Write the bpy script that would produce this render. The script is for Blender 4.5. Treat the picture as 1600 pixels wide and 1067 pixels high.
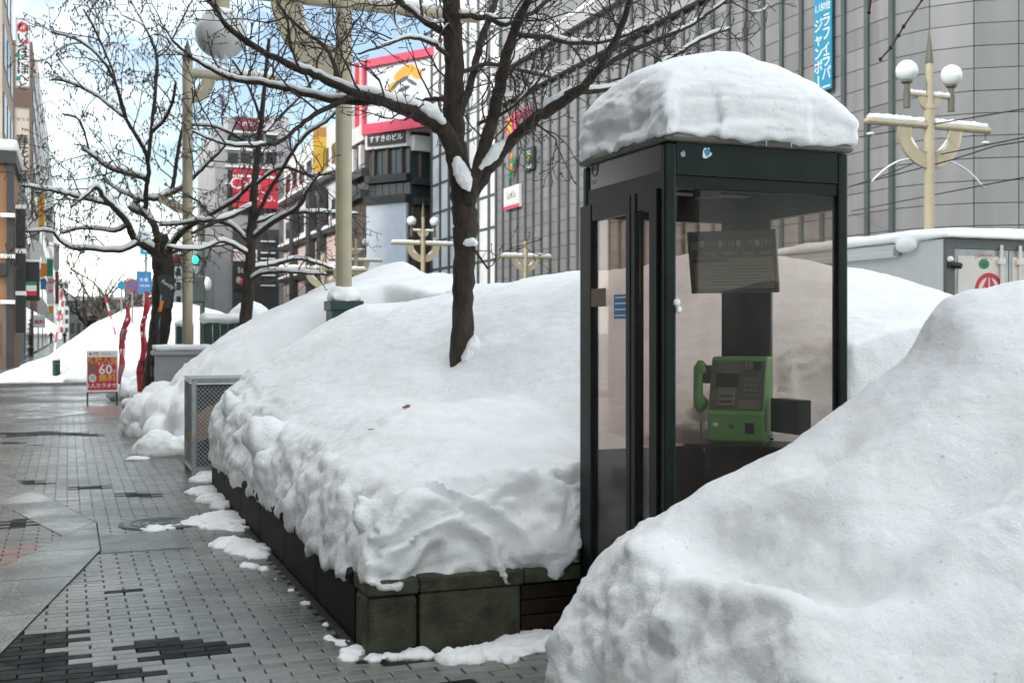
import bpy, math, random
import numpy as np
from mathutils import Vector, Matrix, Euler

sc = bpy.context.scene
for o in list(bpy.data.objects):
    bpy.data.objects.remove(o, do_unlink=True)
COL = sc.collection

# ------------------------------------------------------------------ camera
# X = across the street (to the right), Y = along the street, Z = up, metres
F, U0, V0, EYE = 1777.8, 800.0, 520.0, 1.5
TH = math.atan2(800.0 - 105.0, F)
S_, C_ = math.sin(TH), math.cos(TH)
cam = bpy.data.cameras.new('camera')
cam_o = bpy.data.objects.new('camera', cam)
COL.objects.link(cam_o)
cam_o.location = (0, 0, EYE)
cam_o.rotation_euler = (math.radians(90), 0, -TH)
cam.sensor_width = 36.0
cam.lens = 40.0
cam.shift_y = -13.5 / 1600.0
cam.clip_start = 0.05
cam.clip_end = 3000
cam.dof.use_dof = True
cam.dof.focus_distance = 6.4
cam.dof.aperture_fstop = 4.8
sc.camera = cam_o

# ------------------------------------------------------------------ world
SUN_EL, SUN_AZ = math.radians(30), math.radians(248)      # azimuth clockwise from +Y: low sun from the left, behind
wd = bpy.data.worlds.new('World')
sc.world = wd
wd.use_nodes = True
nt = wd.node_tree
nt.nodes.clear()
N = nt.nodes.new
out = N('ShaderNodeOutputWorld'); bg = N('ShaderNodeBackground')
sky = N('ShaderNodeTexSky'); sky.sky_type = 'NISHITA'; sky.sun_disc = False
sky.sun_elevation = SUN_EL; sky.sun_rotation = SUN_AZ
sky.air_density = 1.2; sky.dust_density = 0.15; sky.ozone_density = 1.5
tc = N('ShaderNodeTexCoord'); mp = N('ShaderNodeMapping')
mp.inputs['Scale'].default_value = (1.3, 1.3, 3.4)
mp.inputs['Location'].default_value = (2.2, 8.4, 0.9)
nz = N('ShaderNodeTexNoise'); nz.inputs['Scale'].default_value = 1.35
nz.inputs['Detail'].default_value = 7; nz.inputs['Roughness'].default_value = 0.52
rp = N('ShaderNodeValToRGB')
rp.color_ramp.elements[0].position = 0.46; rp.color_ramp.elements[0].color = (0.03, 0.03, 0.03, 1)
rp.color_ramp.elements[1].position = 0.64; rp.color_ramp.elements[1].color = (1, 1, 1, 1)
mx = N('ShaderNodeMix'); mx.data_type = 'RGBA'
mx.inputs[7].default_value = (17.0, 17.5, 16.9, 1)
nt.links.new(tc.outputs['Generated'], mp.inputs['Vector'])
nt.links.new(mp.outputs['Vector'], nz.inputs['Vector'])
nt.links.new(nz.outputs['Fac'], rp.inputs['Fac'])
# pale haze low over the horizon, the same all round
sx_ = N('ShaderNodeSeparateXYZ'); hz = N('ShaderNodeMapRange'); hz.interpolation_type = 'SMOOTHSTEP'
hz.inputs['From Min'].default_value = 0.0; hz.inputs['From Max'].default_value = 0.15; hz.inputs['To Min'].default_value = 0.9; hz.inputs['To Max'].default_value = 0.0
nt.links.new(tc.outputs['Generated'], sx_.inputs[0]); nt.links.new(sx_.outputs['Z'], hz.inputs['Value'])
mxm = N('ShaderNodeMath'); mxm.operation = 'MAXIMUM'
nt.links.new(rp.outputs['Color'], mxm.inputs[0]); nt.links.new(hz.outputs['Result'], mxm.inputs[1])
nt.links.new(mxm.outputs[0], mx.inputs[0])
nt.links.new(sky.outputs['Color'], mx.inputs[6])
nt.links.new(mx.outputs[2], bg.inputs['Color'])
bg.inputs['Strength'].default_value = 0.10
nt.links.new(bg.outputs['Background'], out.inputs['Surface'])

sl = bpy.data.lights.new('sun', 'SUN'); sl.energy = 1.6; sl.angle = math.radians(6); sl.color = (1.0, 0.90, 0.80)
so = bpy.data.objects.new('sun', sl); COL.objects.link(so)
sd = Vector((math.sin(SUN_AZ) * math.cos(SUN_EL), math.cos(SUN_AZ) * math.cos(SUN_EL), math.sin(SUN_EL)))
so.rotation_euler = sd.to_track_quat('Z', 'Y').to_euler()
so.location = sd * 60

vs = sc.view_settings
vs.view_transform = 'Standard'; vs.look = 'None'; vs.gamma = 1.0; vs.use_curve_mapping = False
vs.exposure = 0.88
sc.render.engine = 'CYCLES'
cy = sc.cycles
cy.use_denoising = True
cy.max_bounces = 8; cy.diffuse_bounces = 4; cy.use_adaptive_sampling = True; cy.adaptive_threshold = 0.025; cy.glossy_bounces = 3; cy.transmission_bounces = 6; cy.transparent_max_bounces = 16
cy.caustics_reflective = False; cy.caustics_refractive = False

# ------------------------------------------------------------------ helpers: places
def W(u, v, d):
    k = (u - U0) / F
    return Vector((d * (S_ + k * C_), d * (C_ - k * S_), EYE - (v - V0) / F * d))
def G(u, v, z=0.0):
    return W(u, v, (EYE - z) * F / (v - V0))
def dX(u, X): return X / (S_ + (u - U0) / F * C_)
def dY(u, Y): return Y / (C_ - (u - U0) / F * S_)
def onX(u, v, X): return W(u, v, dX(u, X))
def onY(u, v, Y): return W(u, v, dY(u, Y))
def proj(p):
    d = S_ * p[0] + C_ * p[1]; l = C_ * p[0] - S_ * p[1]
    return U0 + F * l / d, V0 + F * (EYE - p[2]) / d, d

# ------------------------------------------------------------------ helpers: noise
def _hash(ix, iy, iz, seed):
    h = (ix * 374761393 + iy * 668265263 + iz * 2147483647 + seed * 1274126177) & 0xffffffff
    h = ((h ^ (h >> 13)) * 1274126177) & 0xffffffff
    h = ((h ^ (h >> 16)) * 2246822519) & 0xffffffff
    return ((h ^ (h >> 15)) & 0xffffff) / float(0xffffff)
def vnoise(p, seed=0):
    p = np.asarray(p, dtype=np.float64)
    i = np.floor(p).astype(np.int64); f = p - i
    w = f * f * f * (f * (f * 6 - 15) + 10)
    r = 0
    for a in (0, 1):
        for b in (0, 1):
            for c in (0, 1):
                h = _hash(i[:, 0] + a, i[:, 1] + b, i[:, 2] + c, seed)
                r = r + h * (w[:, 0] if a else 1 - w[:, 0]) * (w[:, 1] if b else 1 - w[:, 1]) * (w[:, 2] if c else 1 - w[:, 2])
    return r * 2 - 1
def fbm(p, scale, octv=4, seed=0, gain=0.5):
    p = np.asarray(p, dtype=np.float64) * scale
    r = np.zeros(len(p)); a = 1.0; t = 0
    for k in range(octv):
        r += a * vnoise(p + 17.3 * k, seed + k); t += a
        p = p * 2.03; a *= gain
    return r / t
def sstep(a, b, x):
    t = np.clip((x - a) / (b - a), 0, 1)
    return t * t * (3 - 2 * t)

# ------------------------------------------------------------------ helpers: objects
ORG = {}
def mesh_np(name, verts, faces, smooth=False):
    me = bpy.data.meshes.new(name)
    me.from_pydata([tuple(v) for v in verts], [], [tuple(int(i) for i in f) for f in faces])
    if smooth:
        me.polygons.foreach_set('use_smooth', [True] * len(me.polygons))
    me.update()
    return me
def tag(o, label=None, cat=None, group=None, kind=None):
    if label: o['label'] = label
    if cat: o['category'] = cat
    if group: o['group'] = group
    if kind: o['kind'] = kind
    return o
def thing(name, loc=(0, 0, 0), rz=0.0, label=None, cat=None, group=None, local=False):
    o = bpy.data.objects.new(name, None)
    o.empty_display_size = 0.2
    COL.objects.link(o)
    o.location = loc; o.rotation_euler = (0, 0, rz)
    ORG[o.name] = Vector((0, 0, 0)) if local else Vector(loc)
    return tag(o, label, cat, group)
def put(name, me, mat=None, parent=None, kind=None):
    o = bpy.data.objects.new(name, me)
    if mat is not None and len(me.materials) == 0: me.materials.append(mat)
    COL.objects.link(o)
    if parent is not None:
        o.parent = parent
        ORG[o.name] = ORG[parent.name]
    else:
        ORG[o.name] = Vector((0, 0, 0))
    if kind: o['kind'] = kind
    return o
def copy_tree(o, parent=None):
    c = o.copy(); COL.objects.link(c)
    ORG[c.name] = ORG.get(o.name, Vector((0, 0, 0)))
    if parent is not None: c.parent = parent
    for ch in list(o.children): copy_tree(ch, c)
    return c

class MB:
    def __init__(s): s.v = []; s.f = []
    def add(s, vs, fs):
        n = len(s.v); s.v += [tuple(v) for v in vs]; s.f += [tuple(i + n for i in f) for f in fs]; return s
    def box(s, a, b):
        x0, y0, z0 = a; x1, y1, z1 = b
        return s.add([(x0,y0,z0),(x1,y0,z0),(x1,y1,z0),(x0,y1,z0),(x0,y0,z1),(x1,y0,z1),(x1,y1,z1),(x0,y1,z1)],
                     [(0,3,2,1),(4,5,6,7),(0,1,5,4),(1,2,6,5),(2,3,7,6),(3,0,4,7)])
    def obox(s, c, ax, ay, az, h):
        c = Vector(c); vs = []
        for sz in (-1, 1):
            for sx, sy in ((-1,-1),(1,-1),(1,1),(-1,1)):
                vs.append(c + ax * (sx*h[0]) + ay * (sy*h[1]) + az * (sz*h[2]))
        return s.add(vs, [(0,3,2,1),(4,5,6,7),(0,1,5,4),(1,2,6,5),(2,3,7,6),(3,0,4,7)])
    def prism(s, pts, o, ax, ay, t):
        # outline pts (2d) in the frame o + x*ax + y*ay, thickness t along ax x ay
        n = ax.cross(ay).normalized(); o = Vector(o); k = len(pts)
        a = [o + ax*p[0] + ay*p[1] for p in pts]; b = [q + n*t for q in a]
        return s.add(a + b, [tuple(range(k))[::-1], tuple(range(k, 2*k))] + [(i, (i+1) % k, k + (i+1) % k, k + i) for i in range(k)])
    def tube(s, path, rad, n=8, cap=True):
        P = [Vector(p) for p in path]
        if not hasattr(rad, '__len__'): rad = [rad] * len(P)
        ref = None; base = len(s.v); m = len(P)
        for i in range(m):
            t = (P[min(i+1, m-1)] - P[max(i-1, 0)])
            if t.length < 1e-9: t = Vector((0,0,1))
            t.normalize()
            if ref is None:
                ref = Vector((0,0,1)) if abs(t.z) < 0.9 else Vector((1,0,0))
            a = (ref - t * ref.dot(t))
            if a.length < 1e-6: a = Vector((1,0,0)).cross(t)
            a.normalize(); ref = a; b = t.cross(a)
            for j in range(n):
                w = 2*math.pi*j/n
                s.v.append(tuple(P[i] + (a*math.cos(w) + b*math.sin(w)) * rad[i]))
        for i in range(m-1):
            for j in range(n):
                j2 = (j+1) % n
                s.f.append((base+i*n+j, base+i*n+j2, base+(i+1)*n+j2, base+(i+1)*n+j))
        if cap:
            s.f.append(tuple(base + j for j in range(n))[::-1]); s.f.append(tuple(base+(m-1)*n+j for j in range(n)))
        return s
    def lathe(s, prof, c, n=16, axis='z'):
        base = len(s.v); m = len(prof)
        for r, z in prof:
            for j in range(n):
                w = 2*math.pi*j/n
                s.v.append((c[0]+r*math.cos(w), c[1]+r*math.sin(w), c[2]+z))
        for i in range(m-1):
            for j in range(n):
                j2 = (j+1) % n
                s.f.append((base+i*n+j, base+i*n+j2, base+(i+1)*n+j2, base+(i+1)*n+j))
        s.f.append(tuple(base + j for j in range(n))[::-1]); s.f.append(tuple(base+(m-1)*n+j for j in range(n)))
        return s
    def ball(s, c, r, n=16, m=10, sq=(1,1,1)):
        prof = [(max(1e-4, r*math.sin(math.pi*i/m)), -r*math.cos(math.pi*i/m)) for i in range(m+1)]
        k = len(s.v); s.lathe(prof, (0,0,0), n)
        s.v[k:] = [(c[0]+v[0]*sq[0], c[1]+v[1]*sq[1], c[2]+v[2]*sq[2]) for v in s.v[k:]]
        return s
    def build(s, name, mat, parent=None, smooth=False, bevel=0, kind=None):
        o = ORG[parent.name] if parent is not None else Vector((0,0,0))
        me = mesh_np(name, [(v[0]-o.x, v[1]-o.y, v[2]-o.z) for v in s.v], s.f, smooth)
        ob = put(name, me, mat, parent, kind)
        if smooth == 'auto':
            pass
        if bevel:
            bv = ob.modifiers.new('bevel', 'BEVEL'); bv.width = bevel; bv.segments = 2; bv.limit_method = 'ANGLE'; bv.angle_limit = math.radians(40)
        return ob
def box(name, a, b, mat, parent=None, bevel=0, kind=None):
    a2 = tuple(min(p, q) for p, q in zip(a, b)); b2 = tuple(max(p, q) for p, q in zip(a, b))
    return MB().box(a2, b2).build(name, mat, parent, bevel=bevel, kind=kind)

# flat print: lettering turned into a mesh
def text(s, o, ax, ay, size, mat, parent, name='lettering', align='CENTER', sx=1.0, thick=0.0, bold=0.0, valign='CENTER', space=1.0):
    cu = bpy.data.curves.new('t', 'FONT')
    cu.body = s; cu.size = size; cu.align_x = align; cu.align_y = valign; cu.space_line = space
    cu.extrude = thick; cu.offset = bold * size; cu.resolution_u = 2
    to = bpy.data.objects.new('t', cu); COL.objects.link(to)
    dg = bpy.context.evaluated_depsgraph_get()
    me = bpy.data.meshes.new_from_object(to.evaluated_get(dg))
    bpy.data.objects.remove(to, do_unlink=True); bpy.data.curves.remove(cu)
    ax = Vector(ax).normalized(); ay = Vector(ay).normalized(); n = ax.cross(ay); o = Vector(o)
    org = ORG[parent.name] if parent is not None else Vector((0,0,0))
    for v in me.vertices:
        q = o + ax*(v.co.x*sx) + ay*v.co.y + n*v.co.z - org
        v.co = q
    me.materials.clear(); me.name = name
    return put(name, me, mat, parent)

# ------------------------------------------------------------------ helpers: materials
def mat(name, col, rough=0.6, metal=0.0, var=0.0, vscale=3.0, bump=0.0, bscale=40.0, spec=0.5, island=0.0, emit=None, col2=None, stretch=(1,1,1), rvar=0.0, coord='pos', coat=0.0):
    m = bpy.data.materials.new(name); m.use_nodes = True
    t = m.node_tree; b = t.nodes['Principled BSDF']
    b.inputs['Base Color'].default_value = (*col, 1); b.inputs['Roughness'].default_value = rough
    b.inputs['Metallic'].default_value = metal; b.inputs['Specular IOR Level'].default_value = spec
    if coat: b.inputs['Coat Weight'].default_value = coat; b.inputs['Coat Roughness'].default_value = 0.1
    L = t.links.new
    vec = None
    if var or bump or rvar or col2:
        if coord == 'pos':
            g = t.nodes.new('ShaderNodeNewGeometry'); vec = g.outputs['Position']
        else:
            g = t.nodes.new('ShaderNodeTexCoord'); vec = g.outputs['Object']
        mpn = t.nodes.new('ShaderNodeMapping'); mpn.inputs['Scale'].default_value = stretch
        L(vec, mpn.inputs['Vector']); vec = mpn.outputs['Vector']
    colsock = None
    if var or col2:
        n = t.nodes.new('ShaderNodeTexNoise'); n.inputs['Scale'].default_value = vscale; n.inputs['Detail'].default_value = 6
        n.inputs['Roughness'].default_value = 0.6
        L(vec, n.inputs['Vector'])
        r = t.nodes.new('ShaderNodeValToRGB'); r.color_ramp.elements[0].position = 0.32; r.color_ramp.elements[1].position = 0.68
        c2 = col2 if col2 else tuple(min(1, c*(1+var)) for c in col)
        c1 = col if col2 else tuple(c*(1-var) for c in col)
        r.color_ramp.elements[0].color = (*c1, 1); r.color_ramp.elements[1].color = (*c2, 1)
        L(n.outputs['Fac'], r.inputs['Fac']); colsock = r.outputs['Color']
    if island:
        g2 = t.nodes.new('ShaderNodeNewGeometry'); oi = t.nodes.new('ShaderNodeObjectInfo')
        ad = t.nodes.new('ShaderNodeMath'); ad.operation = 'ADD'
        L(g2.outputs['Random Per Island'], ad.inputs[0]); L(oi.outputs['Random'], ad.inputs[1])
        fr = t.nodes.new('ShaderNodeMath'); fr.operation = 'FRACT'; L(ad.outputs[0], fr.inputs[0])
        mr = t.nodes.new('ShaderNodeMapRange'); mr.inputs['To Min'].default_value = 1-island; mr.inputs['To Max'].default_value = 1+island
        L(fr.outputs[0], mr.inputs['Value'])
        mu = t.nodes.new('ShaderNodeMix'); mu.data_type = 'RGBA'; mu.blend_type = 'MULTIPLY'; mu.inputs[0].default_value = 1
        if colsock: L(colsock, mu.inputs[6])
        else: mu.inputs[6].default_value = (*col, 1)
        L(mr.outputs['Result'], mu.inputs[7]); colsock = mu.outputs[2]
    if colsock: L(colsock, b.inputs['Base Color'])
    if rvar:
        n = t.nodes.new('ShaderNodeTexNoise'); n.inputs['Scale'].default_value = vscale*0.7; n.inputs['Detail'].default_value = 4
        L(vec, n.inputs['Vector'])
        mr = t.nodes.new('ShaderNodeMapRange'); mr.inputs['From Min'].default_value = 0.35; mr.inputs['From Max'].default_value = 0.65
        mr.inputs['To Min'].default_value = max(0.03, rough-rvar); mr.inputs['To Max'].default_value = min(1, rough+rvar)
        L(n.outputs['Fac'], mr.inputs['Value']); L(mr.outputs['Result'], b.inputs['Roughness'])
    if bump:
        n = t.nodes.new('ShaderNodeTexNoise'); n.inputs['Scale'].default_value = bscale; n.inputs['Detail'].default_value = 5
        L(vec, n.inputs['Vector'])
        bp = t.nodes.new('ShaderNodeBump'); bp.inputs['Strength'].default_value = bump; bp.inputs['Distance'].default_value = 0.02
        L(n.outputs['Fac'], bp.inputs['Height']); L(bp.outputs['Normal'], b.inputs['Normal'])
    if emit:
        b.inputs['Emission Color'].default_value = (*emit[0], 1); b.inputs['Emission Strength'].default_value = emit[1]
    return m

def glass_mat(name, tint, refl=0.03, rough=0.02):
    # thin clear sheet: tinted see-through plus a mirror share that grows towards grazing angles
    m = bpy.data.materials.new(name); m.use_nodes = True
    t = m.node_tree; t.nodes.clear(); L = t.links.new
    o = t.nodes.new('ShaderNodeOutputMaterial'); mxs = t.nodes.new('ShaderNodeMixShader')
    tr = t.nodes.new('ShaderNodeBsdfTransparent'); tr.inputs['Color'].default_value = (*tint, 1)
    gl = t.nodes.new('ShaderNodeBsdfGlossy'); gl.inputs['Roughness'].default_value = rough
    lw = t.nodes.new('ShaderNodeLayerWeight'); lw.inputs['Blend'].default_value = 0.5
    pw = t.nodes.new('ShaderNodeMath'); pw.operation = 'POWER'; pw.inputs[1].default_value = 5.0
    ma = t.nodes.new('ShaderNodeMath'); ma.operation = 'MULTIPLY_ADD'; ma.inputs[1].default_value = 0.9; ma.inputs[2].default_value = refl
    L(lw.outputs['Facing'], pw.inputs[0]); L(pw.outputs[0], ma.inputs[0]); L(ma.outputs[0], mxs.inputs[0])
    L(tr.outputs[0], mxs.inputs[1]); L(gl.outputs[0], mxs.inputs[2])
    g = t.nodes.new('ShaderNodeNewGeometry'); mp_ = t.nodes.new('ShaderNodeMapping'); mp_.inputs['Scale'].default_value = (1, 1, 0.35)
    nn = t.nodes.new('ShaderNodeTexNoise'); nn.inputs['Scale'].default_value = 5.0; nn.inputs['Detail'].default_value = 6; nn.inputs['Roughness'].default_value = 0.6
    mr = t.nodes.new('ShaderNodeMapRange'); mr.inputs['From Min'].default_value = 0.40; mr.inputs['From Max'].default_value = 0.75; mr.inputs['To Min'].default_value = 0.004; mr.inputs['To Max'].default_value = 0.03
    df = t.nodes.new('ShaderNodeBsdfDiffuse'); df.inputs['Color'].default_value = (0.55, 0.49, 0.45, 1)
    m2 = t.nodes.new('ShaderNodeMixShader')
    L(g.outputs['Position'], mp_.inputs['Vector']); L(mp_.outputs['Vector'], nn.inputs['Vector']); L(nn.outputs['Fac'], mr.inputs['Value'])
    L(mr.outputs['Result'], m2.inputs[0]); L(mxs.outputs[0], m2.inputs[1]); L(df.outputs[0], m2.inputs[2]); L(m2.outputs[0], o.inputs['Surface'])
    return m

def snow_mat(name, dirt=0.0, bump=0.5, grain=46, sss=0.7, strata=0.0):
    m = bpy.data.materials.new(name); m.use_nodes = True
    t = m.node_tree; b = t.nodes['Principled BSDF']; L = t.links.new
    b.inputs['Roughness'].default_value = 0.62; b.inputs['Specular IOR Level'].default_value = 0.25
    b.inputs['Subsurface Weight'].default_value = sss; b.inputs['Subsurface Scale'].default_value = 0.03; b.inputs['Subsurface Radius'].default_value = (1.0, 1.05, 1.15)
    g = t.nodes.new('ShaderNodeNewGeometry')
    n = t.nodes.new('ShaderNodeTexNoise'); n.inputs['Scale'].default_value = 1.6; n.inputs['Detail'].default_value = 7; n.inputs['Roughness'].default_value = 0.6
    L(g.outputs['Position'], n.inputs['Vector'])
    r = t.nodes.new('ShaderNodeValToRGB'); r.color_ramp.elements[0].position = 0.3; r.color_ramp.elements[1].position = 0.58
    r.color_ramp.elements[0].color = (0.92-dirt, 0.92-dirt, 0.91-dirt*1.1, 1); r.color_ramp.elements[1].color = (0.955, 0.955, 0.945, 1)
    L(n.outputs['Fac'], r.inputs['Fac'])
    # small specks of city dust
    n3 = t.nodes.new('ShaderNodeTexNoise'); n3.inputs['Scale'].default_value = 55; n3.inputs['Detail'].default_value = 2
    L(g.outputs['Position'], n3.inputs['Vector'])
    r3 = t.nodes.new('ShaderNodeValToRGB'); r3.color_ramp.elements[0].position = 0.26; r3.color_ramp.elements[1].position = 0.31
    r3.color_ramp.elements[0].color = (0.72, 0.71, 0.69, 1); r3.color_ramp.elements[1].color = (1, 1, 1, 1)
    L(n3.outputs['Fac'], r3.inputs['Fac'])
    mu = t.nodes.new('ShaderNodeMix'); mu.data_type = 'RGBA'; mu.blend_type = 'MULTIPLY'; mu.inputs[0].default_value = 1.0
    L(r.outputs['Color'], mu.inputs[6]); L(r3.outputs['Color'], mu.inputs[7])
    last = mu.outputs[2]
    if strata:
        mpn = t.nodes.new('ShaderNodeMapping'); mpn.inputs['Scale'].default_value = (0.8, 0.8, 6.0); L(g.outputs['Position'], mpn.inputs['Vector'])
        n4 = t.nodes.new('ShaderNodeTexNoise'); n4.inputs['Scale'].default_value = 1.7; n4.inputs['Detail'].default_value = 6; n4.inputs['Roughness'].default_value = 0.65
        n4.inputs['Distortion'].default_value = 0.6
        L(mpn.outputs['Vector'], n4.inputs['Vector'])
        r4 = t.nodes.new('ShaderNodeValToRGB'); r4.color_ramp.elements[0].position = 0.50; r4.color_ramp.elements[1].position = 0.72
        r4.color_ramp.elements[0].color = (1, 1, 1, 1); r4.color_ramp.elements[1].color = (1-strata, 1-strata*1.05, 1-strata*1.2, 1)
        L(n4.outputs['Fac'], r4.inputs['Fac'])
        m4 = t.nodes.new('ShaderNodeMix'); m4.data_type = 'RGBA'; m4.blend_type = 'MULTIPLY'; m4.inputs[0].default_value = 1.0
        L(last, m4.inputs[6]); L(r4.outputs['Color'], m4.inputs[7]); last = m4.outputs[2]
    L(last, b.inputs['Base Color'])
    n1 = t.nodes.new('ShaderNodeTexNoise'); n1.inputs['Scale'].default_value = grain; n1.inputs['Detail'].default_value = 5; n1.inputs['Roughness'].default_value = 0.62
    L(g.outputs['Position'], n1.inputs['Vector'])
    n2 = t.nodes.new('ShaderNodeTexNoise'); n2.inputs['Scale'].default_value = 230; n2.inputs['Detail'].default_value = 3
    L(g.outputs['Position'], n2.inputs['Vector'])
    ad = t.nodes.new('ShaderNodeMath'); ad.operation = 'MULTIPLY_ADD'; ad.inputs[1].default_value = 0.5
    L(n2.outputs['Fac'], ad.inputs[0]); L(n1.outputs['Fac'], ad.inputs[2])
    bp = t.nodes.new('ShaderNodeBump'); bp.inputs['Strength'].default_value = bump; bp.inputs['Distance'].default_value = 0.02
    L(ad.outputs[0], bp.inputs['Height']); L(bp.outputs['Normal'], b.inputs['Normal'])
    return m

M = {}
M['snow'] = snow_mat('snow', 0.04, 0.5, sss=0.0)
M['snow_dirty'] = snow_mat('snow_dirty', 0.05, 0.6, 44, strata=0.09)
M['snow_soft'] = snow_mat('snow_soft', 0.03, 0.35, 55)
M['asphalt'] = mat('asphalt', (0.035, 0.039, 0.041), 0.28, var=0.4, vscale=0.8, bump=0.25, bscale=60, rvar=0.15)
M['bed'] = mat('bed', (0.020, 0.020, 0.018), 0.7, spec=0.2, var=0.3, vscale=5, bump=0.3, bscale=80)
M['brick'] = mat('brick', (0.165, 0.168, 0.152), 0.20, var=0.35, vscale=1.1, bump=0.16, bscale=120, island=0.18, rvar=0.13)
M['brick_dark'] = mat('brick_dark', (0.006, 0.008, 0.008), 0.5, spec=0.12, var=0.3, vscale=8, bump=0.3, bscale=110, island=0.3, rvar=0.12)
M['brick_red'] = mat('brick_red', (0.26, 0.15, 0.125), 0.42, var=0.25, vscale=6, bump=0.3, bscale=110, island=0.2)
M['slab'] = mat('slab', (0.15, 0.165, 0.155), 0.20, var=0.4, vscale=2.5, bump=0.4, bscale=38, island=0.14, rvar=0.15)
M['plate'] = mat('plate', (0.12, 0.135, 0.13), 0.3, metal=0.0, var=0.3, vscale=6, bump=0.3, bscale=90, rvar=0.1)
M['iron'] = mat('iron', (0.07, 0.075, 0.07), 0.38, metal=0.6, var=0.4, vscale=10, bump=0.4, bscale=60)
M['granite'] = mat('granite', (0.052, 0.054, 0.034), 0.6, spec=0.18, var=0.55, vscale=7, bump=0.6, bscale=55, island=0.08)
M['planter_brown'] = mat('planter_brown', (0.011, 0.008, 0.005), 0.65, spec=0.10, var=0.45, vscale=4, bump=0.4, bscale=50, island=0.2)
M['wood_brown'] = mat('wood_brown', (0.022, 0.014, 0.010), 0.6, spec=0.10, var=0.4, vscale=3, bump=0.4, bscale=40, stretch=(0.3, 1, 3), island=0.2)
M['booth'] = mat('booth', (0.006, 0.014, 0.011), 0.42, spec=0.2, var=0.35, vscale=9)
M['booth_black'] = mat('booth_black', (0.007, 0.009, 0.008), 0.42, spec=0.2, var=0.3, vscale=8)
M['booth_roof'] = mat('booth_roof', (0.12, 0.115, 0.10), 0.5, var=0.35, vscale=14, bump=0.2, bscale=50)
M['booth_panel'] = mat('booth_panel', (0.028, 0.020, 0.018), 0.2, spec=0.35, var=0.2, vscale=4)
M['ceiling'] = mat('ceiling', (0.80, 0.79, 0.73), 0.6, var=0.12, vscale=4)
M['pane'] = glass_mat('pane', (0.885, 0.85, 0.825), 0.018)
M['pane_dark'] = glass_mat('pane_dark', (0.885, 0.83, 0.805), 0.035)
M['phone'] = mat('phone', (0.125, 0.34, 0.105), 0.40, spec=0.35, var=0.08, vscale=9)
M['phone_panel'] = mat('phone_panel', (0.085, 0.105, 0.075), 0.42, var=0.15, vscale=20)
M['phone_grey'] = mat('phone_grey', (0.16, 0.17, 0.14), 0.45)
M['lcd'] = mat('lcd', (0.12, 0.14, 0.11), 0.25)
M['black'] = mat('black', (0.012, 0.012, 0.012), 0.5)
M['chrome'] = mat('chrome', (0.6, 0.6, 0.58), 0.22, metal=1.0)
M['steel'] = mat('steel', (0.33, 0.34, 0.34), 0.42, metal=0.7, var=0.2, vscale=6)
M['cream'] = mat('cream', (0.40, 0.345, 0.235), 0.45, var=0.1, vscale=2.0)
M['bronze'] = mat('bronze', (0.10, 0.095, 0.07), 0.45)
M['globe'] = mat('globe', (0.72, 0.76, 0.78), 0.25, var=0.04)
M['globe_grey'] = mat('globe_grey', (0.55, 0.55, 0.54), 0.4, var=0.15, vscale=6)
M['bark'] = mat('bark', (0.038, 0.027, 0.019), 0.85, var=0.55, vscale=14, bump=1.0, bscale=38, stretch=(1.4, 1.4, 0.35))
M['twig'] = mat('twig', (0.050, 0.036, 0.029), 0.8, var=0.3, vscale=6)
M['twig_red'] = mat('twig_red', (0.075, 0.018, 0.018), 0.6)
M['seed'] = mat('seed', (0.10, 0.075, 0.045), 0.85, var=0.3, vscale=9)
M['leaf_dry'] = mat('leaf_dry', (0.20, 0.085, 0.035), 0.8)
M['store_panel'] = mat('store_panel', (0.235, 0.23, 0.235), 0.42, var=0.16, vscale=1.2, stretch=(1,1,0.15), island=0.12)
M['store_panel2'] = mat('store_panel2', (0.19, 0.198, 0.198), 0.38, var=0.14, vscale=1.0, stretch=(1,1,0.15), island=0.07)
M['store_joint'] = mat('store_joint', (0.15, 0.148, 0.145), 0.6)
M['mullion'] = mat('mullion', (0.075, 0.095, 0.09), 0.45, var=0.15, vscale=1)
M['white_wall'] = mat('white_wall', (0.70, 0.70, 0.69), 0.6, var=0.07, vscale=0.4)
M['grey_wall'] = mat('grey_wall', (0.34, 0.34, 0.34), 0.6, var=0.12, vscale=0.4)
M['tan_wall'] = mat('tan_wall', (0.47, 0.36, 0.26), 0.6, var=0.1, vscale=0.5)
M['pink_wall'] = mat('pink_wall', (0.70, 0.55, 0.49), 0.6, var=0.07, vscale=0.4)
M['brown_wall'] = mat('brown_wall', (0.19, 0.13, 0.10), 0.6, var=0.12, vscale=0.6)
M['orange_wall'] = mat('orange_wall', (0.33, 0.17, 0.08), 0.6, var=0.12, vscale=0.9)
M['dark_wall'] = mat('dark_wall', (0.045, 0.045, 0.047), 0.5, var=0.2, vscale=0.8)
M['ribs'] = mat('ribs', (0.12, 0.092, 0.072), 0.55, var=0.2, vscale=0.6)
M['window'] = mat('window', (0.045, 0.055, 0.06), 0.12, var=0.25, vscale=0.5)
M['window_pale'] = mat('window_pale', (0.80, 0.81, 0.82), 0.35, var=0.18, vscale=0.4)
M['frame_dark'] = mat('frame_dark', (0.03, 0.035, 0.035), 0.5)
def flat(name, c, r=0.5): M[name] = mat(name, c, r, var=0.06, vscale=1.5)
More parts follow.
